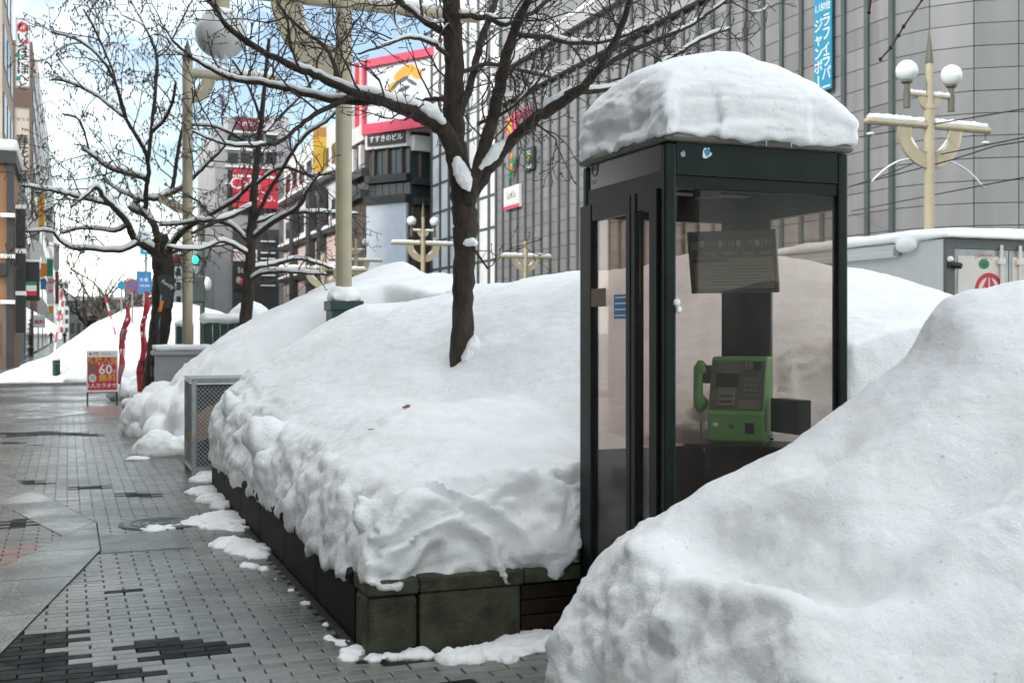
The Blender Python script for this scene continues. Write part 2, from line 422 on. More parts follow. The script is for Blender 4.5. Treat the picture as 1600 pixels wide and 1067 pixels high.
for nm, c in dict(red=(0.55,0.03,0.055), pinkred=(0.68,0.07,0.13), signwhite=(0.78,0.78,0.77), yellow=(0.66,0.40,0.05), amber=(0.75,0.36,0.03),
                  orange=(0.70,0.22,0.03), blue=(0.03,0.19,0.42), cyan=(0.015,0.26,0.42), green=(0.02,0.22,0.10), darkgreen=(0.012,0.045,0.032),
                  wine=(0.22,0.025,0.06), black_sign=(0.02,0.022,0.024), cardboard=(0.36,0.20,0.10), beige=(0.52,0.45,0.36), darkgrey=(0.10,0.10,0.10),
                  midgrey=(0.30,0.31,0.31), lavender=(0.42,0.40,0.42), sign_pale=(0.66,0.72,0.78), coat_dark=(0.02,0.02,0.025), coat_brown=(0.10,0.06,0.04), skin=(0.42,0.26,0.19),
                  jeans=(0.04,0.05,0.09), truck_white=(0.66,0.67,0.66), truck_cream=(0.68,0.64,0.58), truck_grey=(0.11,0.115,0.11), rubber=(0.02,0.02,0.02), goldbrown=(0.42,0.22,0.06)).items():
    flat(nm, c)
M['signal_green'] = mat('signal_green', (0.02, 0.5, 0.30), 0.3, emit=((0.02, 1.0, 0.55), 1.6))

# ------------------------------------------------------------------ helpers: snow bodies
def remesh_np(mb, voxel, smooth_it=6):
    me = mesh_np('tmp', mb.v, mb.f)
    o = bpy.data.objects.new('tmp', me); COL.objects.link(o)
    r = o.modifiers.new('r', 'REMESH'); r.mode = 'VOXEL'; r.voxel_size = voxel
    if smooth_it:
        s = o.modifiers.new('s', 'SMOOTH'); s.factor = 0.5; s.iterations = smooth_it
    dg = bpy.context.evaluated_depsgraph_get()
    m2 = bpy.data.meshes.new_from_object(o.evaluated_get(dg))
    bpy.data.objects.remove(o, do_unlink=True); bpy.data.meshes.remove(me)
    n = len(m2.vertices); co = np.empty(n*3); m2.vertices.foreach_get('co', co); co = co.reshape(-1, 3)
    return m2, co
def normals_np(me):
    n = len(me.vertices); no = np.empty(n*3); me.vertex_normals.foreach_get('vector', no)
    return no.reshape(-1, 3)
def snow_body(name, mb, voxel, disp, material, parent=None, smooth_it=6, second=None):
    me, co = remesh_np(mb, voxel, smooth_it)
    no = normals_np(me)
    co = disp(co, no)
    me.vertices.foreach_set('co', co.ravel()); me.update()
    if second is not None:
        no = normals_np(me); co = second(co, no)
        me.vertices.foreach_set('co', co.ravel()); me.update()
    if parent is not None:
        o = ORG[parent.name]; co = co - np.array(o)
        me.vertices.foreach_set('co', co.ravel())
    me.polygons.foreach_set('use_smooth', np.ones(len(me.polygons), dtype=bool))
    me.materials.clear(); me.name = name
    me.update()
    return put(name, me, material, parent)
def height_solid(mb, X, Y, Z, inside, zbase):
    # closed solid over grid cells that are inside; X,Y,Z are 2d arrays
    ny, nx = Z.shape
    idx = -np.ones(Z.shape, int)
    cell = inside[:-1,:-1] & inside[1:,:-1] & inside[:-1,1:] & inside[1:,1:]
    use = np.zeros(Z.shape, bool)
    use[:-1,:-1] |= cell; use[1:,:-1] |= cell; use[:-1,1:] |= cell; use[1:,1:] |= cell
    ids = np.argwhere(use); n = len(ids)
    idx[use] = np.arange(n)
    vs = [(X[i,j], Y[i,j], Z[i,j]) for i, j in ids] + [(X[i,j], Y[i,j], zbase if not hasattr(zbase,'shape') else zbase[i,j]) for i, j in ids]
    fs = []
    for i, j in np.argwhere(cell):
        a, b, c, d = idx[i,j], idx[i,j+1], idx[i+1,j+1], idx[i+1,j]
        fs.append((a,b,c,d)); fs.append((a+n,d+n,c+n,b+n))
        def open_(ii, jj): return not (0 <= ii < cell.shape[0] and 0 <= jj < cell.shape[1] and cell[ii,jj])
        if open_(i-1,j): fs.append((a,a+n,b+n,b))
        if open_(i+1,j): fs.append((c,c+n,d+n,d))
        if open_(i,j-1): fs.append((d,d+n,a+n,a))
        if open_(i,j+1): fs.append((b,b+n,c+n,c))
    mb.add(vs, fs)
    return mb
R = random.Random(7)
# ================================================================== GROUND
g = MB().add([(-1500,-1500,-0.06),(1500,-1500,-0.06),(1500,1500,-0.06),(-1500,1500,-0.06)], [(0,1,2,3)]).build('ground', M['asphalt'], kind='structure')
g['label'] = 'wet grey asphalt of the streets running off into the distance'
pav = thing('pavement', (0, 0, 0)); pav['kind'] = 'structure'; pav['label'] = 'wet pavement of long grey bricks with dark bricks and granite bands'
MB().box((-9, -12, -0.2), (7.0, 26.6, -0.012)).build('paving_bed', M['bed'], pav)
far_pav = MB().box((17.2, -30, -0.1), (26.0, 92, 0.06)).build('far_pavement', M['slab'], kind='structure')
far_pav2 = MB().box((-8.0, 36.4, -0.1), (7.0, 300, 0.02)).build('pavement_beyond_crossing', M['slab'], kind='structure')
far_pav3 = MB().box((17.2, 98, -0.1), (30.0, 300, 0.06)).build('pavement_beyond_junction', M['slab'], kind='structure')

# long bricks in running bond; rows run across the street
BW, BH, J = 0.205, 0.0785, 0.0082
def in_poly(x, y, P):
    c = False; j = len(P)-1
    for i in range(len(P)):
        if (P[i][1] > y) != (P[j][1] > y) and x < (P[j][0]-P[i][0])*(y-P[i][1])/(P[j][1]-P[i][1]) + P[i][0]: c = not c
        j = i
    return c
slab_polys = []
def arm(a, b, c, d): slab_polys.append([a, b, c, d])
# chevron band: two arms, each convex (plan points x, y)
arm((-0.03, 9.02), (0.21, 8.34), (0.21, 9.60), (-0.03, 9.02))
arm((-1.9, 15.9), (-1.25, 15.9), (0.20, 9.60), (-0.03, 9.02))
arm((-2.6, 1.0), (-1.25, 1.0), (0.21, 8.34), (-0.03, 9.02))
for dy in (13.9,):
    arm((-0.03, 9.02+dy), (0.21, 8.5+dy), (0.45, 9.0+dy), (0.20, 9.5+dy))
    arm((-1.9, 11.6+dy), (-1.6, 12.2+dy), (0.20, 9.5+dy), (-0.03, 9.02+dy))
    arm((-2.2, 6.2+dy), (-1.6, 5.6+dy), (0.21, 8.5+dy), (-0.03, 9.02+dy))
plate_rect = (0.22, 8.22, 0.80, 8.92)
dark_px = [[(-60,988),(60,986),(102,984),(138,992),(100,1003),(104,1022),(138,1030),(176,1040),(214,1048),(172,1056),(138,1064),(120,1110),(-60,1110)],
           [(168,1000),(300,993),(345,1005),(420,1018),(330,1022),(240,1030),(206,1028),(226,1018),(200,1008)],
           [(20,751),(67,750),(67,757),(20,757)], [(116,760),(168,758),(168,764),(116,765)], [(186,770),(243,769),(243,776),(186,777)],
           [(0,675),(40,675),(70,673),(155,678),(155,682),(70,680),(0,684)], [(0,812),(60,808),(60,822),(0,826)], [(0,690),(30,690),(30,694),(0,694)]]
red_px = [[(-60,855),(64,850),(30,874),(-60,915)], [(135,634),(190,634),(200,648),(150,652)]]
def in_slab(x, y):
    return any(in_poly(x, y, P) for P in slab_polys)
bricks = []
for r in range(int(0.3/BH), int(26.5/BH)):
    y = r*BH
    off = (0.5*BW if r % 2 else 0.0)
    for c in range(-33, 15):
        x = c*BW + off
        if x > 1.27 and y > 5.0: continue
        if x > 2.6: continue
        cx, cy_ = x, y
        u, v, d = proj((cx, cy_, 0))
        if d < 0.2 or (y < 5.0 and x > 1.6 and u > 1000): continue
        # skip bricks wholly under a granite slab, the plate
        cs = [(cx-BW/2, cy_-BH/2), (cx+BW/2, cy_-BH/2), (cx+BW/2, cy_+BH/2), (cx-BW/2, cy_+BH/2)]
        if all(in_slab(*q) for q in cs): continue
        if all(plate_rect[0] < q[0] < plate_rect[2] and plate_rect[1] < q[1] < plate_rect[3] for q in cs): continue
        kind = 'brick'
        if any(in_poly(u, v, P) for P in dark_px): kind = 'brick_dark'
        elif any(in_poly(u, v, P) for P in red_px): kind = 'brick_red'
        elif R.random() < 0.006: kind = 'brick_dark'
        bricks.append((d, cx, cy_, kind))
bricks.sort()
bm_ = {}
def brick_geo(w, h, z0, z1, bev=0.004):
    a, b = w/2, h/2
    vs = [(-a,-b,z0),(a,-b,z0),(a,b,z0),(-a,b,z0),(-a,-b,z1-bev),(a,-b,z1-bev),(a,b,z1-bev),(-a,b,z1-bev),
          (-a+bev,-b+bev,z1),(a-bev,-b+bev,z1),(a-bev,b-bev,z1),(-a+bev,b-bev,z1)]
    fs = [(0,1,5,4),(1,2,6,5),(2,3,7,6),(3,0,4,7),(4,5,9,8),(5,6,10,9),(6,7,11,10),(7,4,8,11),(8,9,10,11)]
    return vs, fs
for kd in ('brick', 'brick_dark', 'brick_red'):
    j = J if kd != 'brick_dark' else 0.0035
    vs_, fs_ = brick_geo(BW-j, BH-j, -0.03, 0.0 if kd != 'brick_dark' else -0.001)
    bm_[kd] = mesh_np(kd, vs_, fs_); bm_[kd].materials.append(M[kd])
vis = [b for b in bricks if proj((b[1], b[2], 0))[1] < 1075 and -10 < proj((b[1], b[2], 0))[0] < 840]
top = set(id(b) for b in vis[:290])
rest = {'brick': MB(), 'brick_dark': MB(), 'brick_red': MB()}
for b in bricks:
    d, x, y, kd = b
    dz = R.uniform(-0.0012, 0.0012)
    if id(b) in top:
        o = put('brick', bm_[kd], None, pav)
        o.location = (x, y, dz); o.rotation_euler = (R.uniform(-.004,.004), R.uniform(-.003,.003), R.uniform(-.006,.006))
    else:
        j = J if kd != 'brick_dark' else 0.0035
        vs_, fs_ = brick_geo(BW-j, BH-j, -0.03, 0.0)
        rest[kd].add([(x+v[0], y+v[1], v[2]+dz) for v in vs_], fs_)
rest['brick'].build('grey_bricks', M['brick'], pav, kind='stuff')
rest['brick_dark'].build('dark_bricks', M['brick_dark'], pav, kind='stuff')
rest['brick_red'].build('red_bricks', M['brick_red'], pav, kind='stuff')
# granite slabs of the zigzag band, cut at joints that run across the street
def clip(P, n, c):
    o_ = []
    for i in range(len(P)):
        a, b = P[i], P[(i+1) % len(P)]
        da = a[0]*n[0]+a[1]*n[1]-c; db = b[0]*n[0]+b[1]*n[1]-c
        if da >= 0: o_.append(a)
        if (da >= 0) != (db >= 0):
            t = da/(da-db); o_.append((a[0]+(b[0]-a[0])*t, a[1]+(b[1]-a[1])*t))
    return o_
def ccw(P):
    s = sum(P[i][0]*P[(i+1)%len(P)][1]-P[(i+1)%len(P)][0]*P[i][1] for i in range(len(P)))
    return P if s > 0 else P[::-1]
for P in slab_polys:
    P = ccw([p for i, p in enumerate(P) if p != P[i-1]])
    y0 = min(p[1] for p in P); y1 = max(p[1] for p in P)
    cxp = sum(p[0] for p in P)/len(P); cyp = sum(p[1] for p in P)/len(P)
    MB().prism([(p[0]+0.012*(1 if p[0] > cxp else -1), p[1]) for p in P], (0,0,-0.02), Vector((1,0,0)), Vector((0,1,0)), 0.0222+0.0002*len(P)+0.0001*slab_polys.index(slab_polys[0])).build('joint_bed', M['bed'], pav)
    y = y0 if y1-y0 > 1.5 else y0
    step = 0.93
    while y < y1-1e-3:
        e = min(y+step, y1)
        if y1-e < 0.3: e = y1
        Q = clip(clip(P, (0,1), y+0.006), (0,-1), -(e-0.006))
        y = e
        if len(Q) < 3: continue
        u, v, d = proj((Q[0][0], Q[0][1], 0))
        Q = [q for i, q in enumerate(Q) if (Vector(q)-Vector(Q[i-1])).length > 1e-4]
        if len(Q) < 3: continue
        MB().prism(Q, (0,0,-0.03), Vector((1,0,0)), Vector((0,1,0)), 0.0345 + R.uniform(0, .001)).build('slab', M['slab'], pav)
MB().box((plate_rect[0], plate_rect[1], -0.02), (plate_rect[2], plate_rect[3], 0.0045)).build('metal_cover_plate', M['plate'], pav)
# round manhole cover
mc = G(250, 818)
man = thing('manhole_cover', (mc.x, mc.y, 0.0), label='round iron manhole cover half under slush beside the planter', cat='manhole cover')
MB().lathe([(0.31, -0.02), (0.31, 0.006), (0.285, 0.006)], (mc.x, mc.y, 0), 40).build('rim', M['iron'], man)
MB().lathe([(0.28, -0.02), (0.28, 0.009), (0.0001, 0.009)], (mc.x, mc.y, 0), 40).build('lid', M['plate'], man)
for rr in (0.08, 0.15, 0.22):
    p = [(mc.x+rr*math.cos(a*math.pi/18), mc.y+rr*math.sin(a*math.pi/18), 0.010) for a in range(37)]
    MB().tube(p, 0.004, 4).build('ridge', M['iron'], man)

# ================================================================== BUILDINGS
def wall_box(nm, a, b, m, parent): return box(nm, a, b, m, parent)
# ---- department store across the street: panels between dark uprights
XS, Y0S, Y1S = 24.0, 28.75, 63.9
store = thing('department_store', (XS, Y0S, 0), label='large grey panelled department store with dark vertical strips across the street', cat='building')
PH, PW = 0.67, 1.172
# plan polyline of the front: straight along the street, then bending round the corner
pts = [(XS, Y1S - i*PW) for i in range(31)]
x, y = pts[-1]
bend = [18, 40, 57, 61, 63] + [88]*9
wid = [1.25, 1.25, 1.25, 1.22, 1.22] + [1.25]*9
for a, w in zip(bend, wid):
    a = math.radians(a); x += w*math.sin(a); y -= w*math.cos(a); pts.append((x, y))
ZT = 16.9
core = []
for i, p in enumerate(pts):
    core.append((p[0]+0.14, p[1]))
core_poly = core + [(pts[-1][0], pts[0][1]+0), ]
MB().prism(ccw([(p[0]+(0.12 if i < 31 else 0.05), p[1]+(0.0 if i < 32 else 0.14)) for i, p in enumerate(pts)] + [(pts[-1][0], Y1S)]), (0,0,0), Vector((1,0,0)), Vector((0,1,0)), ZT-0.1).build('core_wall', M['store_joint'], store)
cells = []
for i in range(len(pts)-1):
    a, b = Vector((*pts[i], 0)), Vector((*pts[i+1], 0))
    for r in range(int(ZT/PH)+1):
        z0 = r*PH; z1 = min(z0+PH, ZT)
        if 14.95 < z0+PH/2 < 15.5: continue
        u, v, d = proj(((a.x+b.x)/2, (a.y+b.y)/2, (z0+z1)/2))
        cells.append((d if (-40 < v < 470 and 690 < u < 1640) else 1e5+d, i, a, b, z0, z1))
cells.sort(key=lambda c: c[0])
far_panels = MB()
pm = {}
for k, (d, i, a, b, z0, z1) in enumerate(cells):
    t = (b-a); L = t.length; t.normalize(); n = Vector((0,0,1)).cross(t)*1.0
    n = -n if n.dot(Vector((-1,-0.6,0))) < 0 else n
    ins = 0.09 if i < 30 else 0.012
    c = (a+b)/2 + Vector((0,0,(z0+z1)/2)) - n*0.02
    dep = R.uniform(-0.004, 0.004)
    h = (L/2-ins, 0.03, (z1-z0)/2-0.012)
    if k < 300 and d < 1e5:
        key = (round(h[0],3), round(h[2],3), i >= 30)
        if key not in pm:
            mb = MB().obox((0,0,0), Vector((1,0,0)), Vector((0,1,0)), Vector((0,0,1)), h)
            pm[key] = mesh_np('panel', mb.v, mb.f); pm[key].materials.append(M['store_panel2' if i >= 30 else 'store_panel'])
        o = put('panel', pm[key], None, store)
        o.location = c + n*dep - Vector((XS, Y0S, 0))
        o.rotation_euler = (0, 0, math.atan2(t.y, t.x))
    else:
        far_panels.obox(c + n*dep, t, n, Vector((0,0,1)), h)
far_panels.build('far_panels', M['store_panel'], store, kind='stuff')
for i in range(31):
    p = pts[i]
    MB().box((p[0]-0.11, p[1]-0.09, 0), (p[0]+0.1, p[1]+0.09, ZT-0.05)).build('mullion', M['mullion'], store)
MB().box((XS-0.28, pts[30][1], 14.95), (XS+0.05, Y1S, 15.35)).build('cornice', M['grey_wall'], store)
MB().box((XS-0.35, pts[30][1]-0.3, ZT-0.05), (XS+1.2, Y1S, ZT+0.5)).build('parapet', M['lavender'], store)
MB().box((XS-0.4, pts[30][1]-0.3, ZT+0.504), (XS+1.2, Y1S, ZT+0.72)).build('parapet_snow', M['snow'], store)
MB().box((XS+6, Y0S-6, ZT-0.09), (XS+22, 48, ZT+4)).build('penthouse', M['lavender'], store)
YH, ZH = Vector((0,-1,0)), Vector((0,0,1))
# hanging vertical banner on the store
u0, u1 = 1272, 1299
ban = thing('vertical_banner', (XS-0.2, 31.5, 8), label='long blue vertical banner with white writing on grey store front', cat='banner')
pa = onX(u0, 140, XS-0.24); pb = onX(u1, 140, XS-0.24)
ytop = 18
zb = onX(1290, 141, XS-0.24).z
MB().box((XS-0.24, pb.y, zb), (XS-0.20, pa.y, ZT-0.1)).build('cloth', M['cyan'], ban)
wB = pa.y-pb.y
def vtext(s, o, ax, size, m, parent, pitch=1.05, **k):
    for i, ch in enumerate(s):
        text(ch, Vector(o) - ZH*(i*size*pitch), ax, ZH, size, m, parent, **k)
o_ = Vector((XS-0.245, (pa.y+pb.y)/2, 0))
zt = onX(1285, 35, XS-0.24).z
vtext('ジャンボ10', o_ + Vector((0, wB*0.24, zt-0.1)), (0,-1,0), 0.50, M['signwhite'], ban, 0.94, bold=0.012)
vtext('ラフィラパーキ', o_ + Vector((0, -wB*0.22, zt)), (0,-1,0), 0.50, M['signwhite'], ban, 0.90, bold=0.012)
text('1,150台', o_ + Vector((0, 0, onX(1285, 12, XS-0.24).z)), (0,-1,0), ZH, 0.34, M['signwhite'], ban, sx=0.8, bold=0.012)
# wall signs of the store
def wall_sign(nm, u0, v0, u1, v1, m, label, cat='sign', X=XS-0.22, thick=0.16):
    a = onX(u0, (v0+v1)/2, X); b = onX(u1, (v0+v1)/2, X)
    um = (u0+u1)/2; z1 = onX(um, v0, X).z; z0 = onX(um, v1, X).z
    t = thing(nm, (X, b.y, z0), label=label, cat=cat)
    MB().box((X, b.y, z0), (X+thick, a.y, z1)).build('board', m, t)
    return t, a.y, b.y, z0, z1, X-0.006
t, ya, yb, z0, z1, X = wall_sign('shop_sign', 787, 291, 811, 326, M['signwhite'], 'white shop sign with red strip on grey store front')
MB().box((X+0.002, yb, z0), (X+0.004, ya, z0+(z1-z0)*0.16)).build('strip', M['pinkred'], t)
text('Can★Do', (X, (ya+yb)/2, z0+(z1-z0)*0.6), (0,-1,0), ZH, 0.62, M['darkgrey'], t, sx=(ya-yb)*0.25)
t, ya, yb, z0, z1, X = wall_sign('shop_sign', 819, 231, 833, 266, M['darkgreen'], 'small dark green shop sign on grey store front')
text('anz', (X, (ya+yb)/2, z0+(z1-z0)*0.8), (0,-1,0), ZH, 0.55, M['signwhite'], t, sx=0.8)
text('tulpe', (X, (ya+yb)/2, z0+(z1-z0)*0.2), (0,-1,0), ZH, 0.5, M['signwhite'], t, sx=0.8)
MB().box((X-0.01, (ya+yb)/2-0.12, z0+(z1-z0)*0.42), (X+0.004, (ya+yb)/2+0.12, z0+(z1-z0)*0.6)).build('emblem', M['amber'], t)
t, ya, yb, z0, z1, X = wall_sign('shop_sign', 791, 180, 806, 211, M['pinkred'], 'red and yellow square store sign with red letters', thick=0.12)
MB().box((X, (ya+yb)/2-0.1, z0+0.1), (X+0.004, (ya+yb)/2+0.5, z1-0.1)).build('inner_square', M['yellow'], t)
text('ラフィ', (X, yb-1.3, (z0+z1)/2+0.25), (0,-1,0), ZH, 0.85, M['pinkred'], t, thick=0.05)
p = onX(800, 262, XS-0.3)
t = thing('wall_emblem', tuple(p), label='orange and green figure shaped emblem on grey store front', cat='sign')
for dz, yy, r_, mm in ((0.62, 0.1, .2, 'orange'), (0.3, 0.2, .2, 'green'), (0.25,-0.3,.2,'green'), (0.05, 0.1, .2, 'orange'), (-0.25, 0.25, .2, 'green'), (-0.5, 0.35, .16, 'green'), (0.42,-0.45,.15,'green')):
    MB().ball((p.x, p.y+yy, p.z+dz), r_, 10, 6, (0.4, 1.0, 1.25)).build('emblem_shape', M[mm], t, smooth=True)

# ---- pale glazed tower next to the store
YT0, YT1 = 64.2, 78.5
tow = thing('glazed_tower', (24.3, YT0, 0), label='tall pale glazed tower with dark frames behind the tree trunk', cat='building')
MB().box((24.5, YT0, 0), (34, YT1, 34)).build('core_wall', M['grey_wall'], tow)
nb = 7
for i in range(nb+1):
    yy = YT0+0.2 + i*(YT1-YT0-0.4)/nb
    MB().box((24.36, yy-0.16, 0), (24.5, yy+0.16, 34)).build('mullion', M['mullion'], tow)
for r in range(17):
    MB().box((24.40, YT0, r*2-0.08), (24.503, YT1, r*2+0.08)).build('transom', M['mullion'], tow)
    for i in range(nb):
        ya = YT0+0.2+i*(YT1-YT0-0.4)/nb+0.17; yb = YT0+0.2+(i+1)*(YT1-YT0-0.4)/nb-0.17
        MB().box((24.44, ya, r*2+0.09), (24.497, yb, r*2+1.91)).build('pane', M['window_pale'], tow)

# ---- tower blocks behind the store roof
tb = thing('sun_tinted_tower', (32.6, 78.5, 0), label='tower block behind the store roof with sunlit pink painted on its front', cat='building')
MB().box((32.6, 79.2, 0), (39.2, 95, 42)).build('wall', M['lavender'], tb)  # lavender stands in for the tower side that lies in shade
for k in range(14):
    for j in range(2):
        MB().box((32.7+j*3.28, 79.08, k*3+0.05), (32.7+j*3.28+3.2, 79.23, k*3+2.95)).build('panel', M['pink_wall'], tb)  # sunlit warmth of the front is put into the pink panel colour
# ---- street corner building with the red framed billboard
A, B_, Cc, Dd = W(548, 500, 91), W(577, 500, 86), W(642, 500, 84), W(700, 500, 86)
cb = thing('corner_building', (B_.x, B_.y, 0), label='dark street corner building with red framed billboard on top', cat='building')
def facet(P, Q):
    t = Vector((Q.x-P.x, Q.y-P.y, 0)); L = t.length; t.normalize(); n = ZH.cross(t)
    if n.dot(Vector((S_, C_, 0))) > 0: n = -n
    return t, n, L
def zat(v, P): return W(0, v, S_*P.x + C_*P.y).z
def fpanel(nm, P, Q, s0, s1, v0, v1, depth, m, parent, prox=0.0):
    t, n, L = facet(P, Q)
    z1, z0 = zat(v0, P), zat(v1, P)
    P0 = Vector((P.x, P.y, 0))
    c = P0 + t*(L*(s0+s1)/2) + ZH*((z0+z1)/2) + n*(prox + depth/2)
    return MB().obox(c, t, n, ZH, (L*(s1-s0)/2, depth/2, (z1-z0)/2)).build(nm, m, parent)
zr = zat(90, B_)
core = ccw([(p.x, p.y) for p in (A, B_, Cc, Dd)] + [(Dd.x+4, Dd.y+10), (A.x+6, A.y+10)])
MB().prism(core, (0,0,0), Vector((1,0,0)), Vector((0,1,0)), zat(205, B_)).build('core_wall', M['dark_wall'], cb)
for (P, Q, s) in ((A, B_, 5), (B_, Cc, 6), (Cc, Dd, 5)):
    fpanel('white_band', P, Q, 0, 1, 212, 236, 0.5, M['white_wall'], cb)
    fpanel('ledge', P, Q, 0, 1, 277, 289, 0.6, M['dark_wall'], cb)
    fpanel('cornice', P, Q, 0, 1, 309, 321, 0.7, M['dark_wall'], cb)
    for i in range(s):
        fpanel('window', P, Q, (i+0.06)/s, (i+0.94)/s, 239, 276, 0.08, M['window'], cb)
        fpanel('window', P, Q, (i+0.04)/s, (i+0.96)/s, 290.5, 308, 0.06, M['window'], cb)
        if i % 2 == 0: fpanel('pier', P, Q, (i+0.9)/s, (i+1.1)/s if i < s-1 else 1, 236.5, 276.5, 0.35, M['ribs'], cb)
    for i in range(s*3):
        fpanel('rib', P, Q, (i+0.1)/(s*3), (i+0.85)/(s*3), 321.5, 452, 0.18, M['ribs'], cb)
fpanel('white_pier', A, B_, 0.3, 0.42, 240, 276, 0.4, M['white_wall'], cb)
fpanel('white_pier', A, B_, 0.7, 0.82, 240, 276, 0.4, M['white_wall'], cb)
pl = fpanel('name_plate', B_, Cc, 0.08, 0.98, 213, 231, 0.15, M['black_sign'], cb, 0.5)
t_, n_, L_ = facet(B_, Cc)
mid = Vector((B_.x, B_.y, 0)) + t_*(L_*0.53)
text('すすきのビル', mid + n_*0.665 + ZH*zat(222.5, B_), t_, ZH, 0.52, M['signwhite'], cb, bold=0.01)
# large picture panel (left plain) and its footing
pp = fpanel('picture_board', B_, Cc, 0.02, 0.97, 321, 431, 0.25, M['sign_pale'], cb, 0.2)
fpanel('picture_board_footer', B_, Cc, 0.02, 0.97, 431.5, 452, 0.25, M['midgrey'], cb, 0.2)
# billboard box on the roof
bb = thing('billboard', (B_.x, B_.y, zat(215, B_)), label='roof billboard with red frame, pale face and yellow black emblem', cat='billboard')
BL, BC, BR = W(560, 500, 88.5), W(572, 500, 86), W(694, 500, 81.5)
t_, n_, L_ = facet(BC, BR)
def bpt(P): return (P.x, P.y)
MB().prism(ccw([bpt(BL), bpt(BC), bpt(BR), (BR.x+3, BR.y+7), (BL.x+3, BL.y+7)]), (0,0,zat(213.5, BC)), Vector((1,0,0)), Vector((0,1,0)), zat(96, BC)-zat(213.5, BC)).build('box_body', M['pink_wall'], bb)
fpanel('frame_rail', BC, BR, 0, 1, 97, 109, 0.5, M['pinkred'], bb)
fpanel('frame_rail', BC, BR, 0, 1, 197, 213, 0.5, M['pinkred'], bb)
fpanel('frame_rail', BC, BR, 0, 0.03, 109, 197, 0.49, M['pinkred'], bb)
fpanel('frame_rail', BL, BC, 0, 0.12, 100, 213, 0.3, M['pinkred'], bb)
fpanel('face', BC, BR, 0.03, 1, 109.1, 196.9, 0.2, M['sign_pale'], bb)
def bbp(u, v):  # point on the face plane
    s = (u-572)/(694-572); return Vector((BC.x, BC.y, 0)) + t_*(L_*s) + n_*0.21 + ZH*zat(v, BC)
def blob(mb, u, v, ru, rv, ang=0, n=18):
    c = bbp(u, v); sx = L_/(694-572); P_ = []
    for i in range(n):
        a = 2*math.pi*i/n; x_ = ru*math.cos(a); y_ = rv*math.sin(a)
        P_.append((sx*(x_*math.cos(ang)-y_*math.sin(ang)), sx*(x_*math.sin(ang)+y_*math.cos(ang))))
    mb.prism(P_, c, t_, ZH, 0.02)
m1 = MB(); blob(m1, 636, 126, 17, 7, 0.35); m1.build('emblem_shape', M['amber'], bb)
m1 = MB(); blob(m1, 655, 130, 10, 6, -0.6); m1.build('emblem_shape', M['amber'], bb)
m1 = MB(); blob(m1, 617, 145, 9, 5, 0.6); m1.build('emblem_shape', M['yellow'], bb)
for k, (u, v, a) in enumerate(((622, 143, .6), (634, 136, .3), (648, 142, -.5), (636, 150, .2))):
    m1 = MB(); blob(m1, u, v, 9, 2.2, a); o = m1.build('emblem_bar', M['darkgrey'], bb); o.location += n_*0.025
text('ー歯', bbp(625, 182), t_, ZH, 1.0, M['darkgrey'], bb)

# ---- pink and white building along the far pavement
pk = thing('pink_building', (24.2, 100, 0), label='white and pink building with slanting ledges left of the lamp pole', cat='building')
MB().box((24.2, 102, 0), (36, 137, 22)).build('wall', M['white_wall'], pk)
MB().box((24.0, 104, 0), (24.203, 136, 11.2)).build('pink_front', M['pink_wall'], pk)
for z_ in (3.6, 7.4, 11.2, 16.5):
    MB().box((23.5, 102, z_), (24.1, 137, z_+0.45)).build('ledge', M['dark_wall'], pk)
    MB().box((23.48, 102, z_+0.452), (24.1, 137, z_+0.75)).build('ledge_snow', M['snow'], pk)
for y_ in (112, 117.5, 127):
    MB().box((23.3, y_, 0), (24.0, y_+1.6, 16)).build('column', M['dark_wall'], pk)
for k in range(8):
    for z_ in (12.6, 18.0):
        MB().box((24.12, 103.5+k*4.2, z_), (24.23, 106+k*4.2, z_+1.9)).build('window', M['window'], pk)
for k in range(6):
    MB().box((23.93, 104.5+k*5.2, 0.4), (24.01, 108.5+k*5.2, 3.2)).build('shop_window', M['window_pale'], pk)
MB().box((24.0, 99, 0), (36, 101.9, 17)).build('end_block', M['white_wall'], pk)
def front_sign(nm, u0, v0, u1, v1, Y, m, label, cat='sign', thick=0.35, edge=None):
    a = onY(u0, (v0+v1)/2, Y); b = onY(u1, (v0+v1)/2, Y); um = (u0+u1)/2
    z1 = onY(um, v0, Y).z; z0 = onY(um, v1, Y).z
    t = thing(nm, ((a.x+b.x)/2, Y, z0), label=label, cat=cat)
    MB().box((a.x, Y, z0), (b.x, Y+thick, z1)).build('board', m, t)
    if edge:
        w = (b.x-a.x)*0.05
        for q in ((a.x, a.x+w, z0, z1), (b.x-w, b.x, z0, z1), (a.x+w, b.x-w, z0, z0+w), (a.x+w, b.x-w, z1-w, z1)):
            MB().box((q[0], Y-0.03, q[2]), (q[1], Y, q[3])).build('frame', edge, t)
    return t, a.x, b.x, z0, z1, Y-0.008
XV = Vector((1,0,0))
t, xa, xb, z0, z1, Yp = front_sign('upright_sign', 490, 198, 513, 273, 113, M['yellow'], 'tall yellow sign board on the white and pink building')
MB().box((xa, Yp-0.01, z1-1.0), (xb, Yp+0.005, z1-0.1)).build('top_band', M['goldbrown'], t)

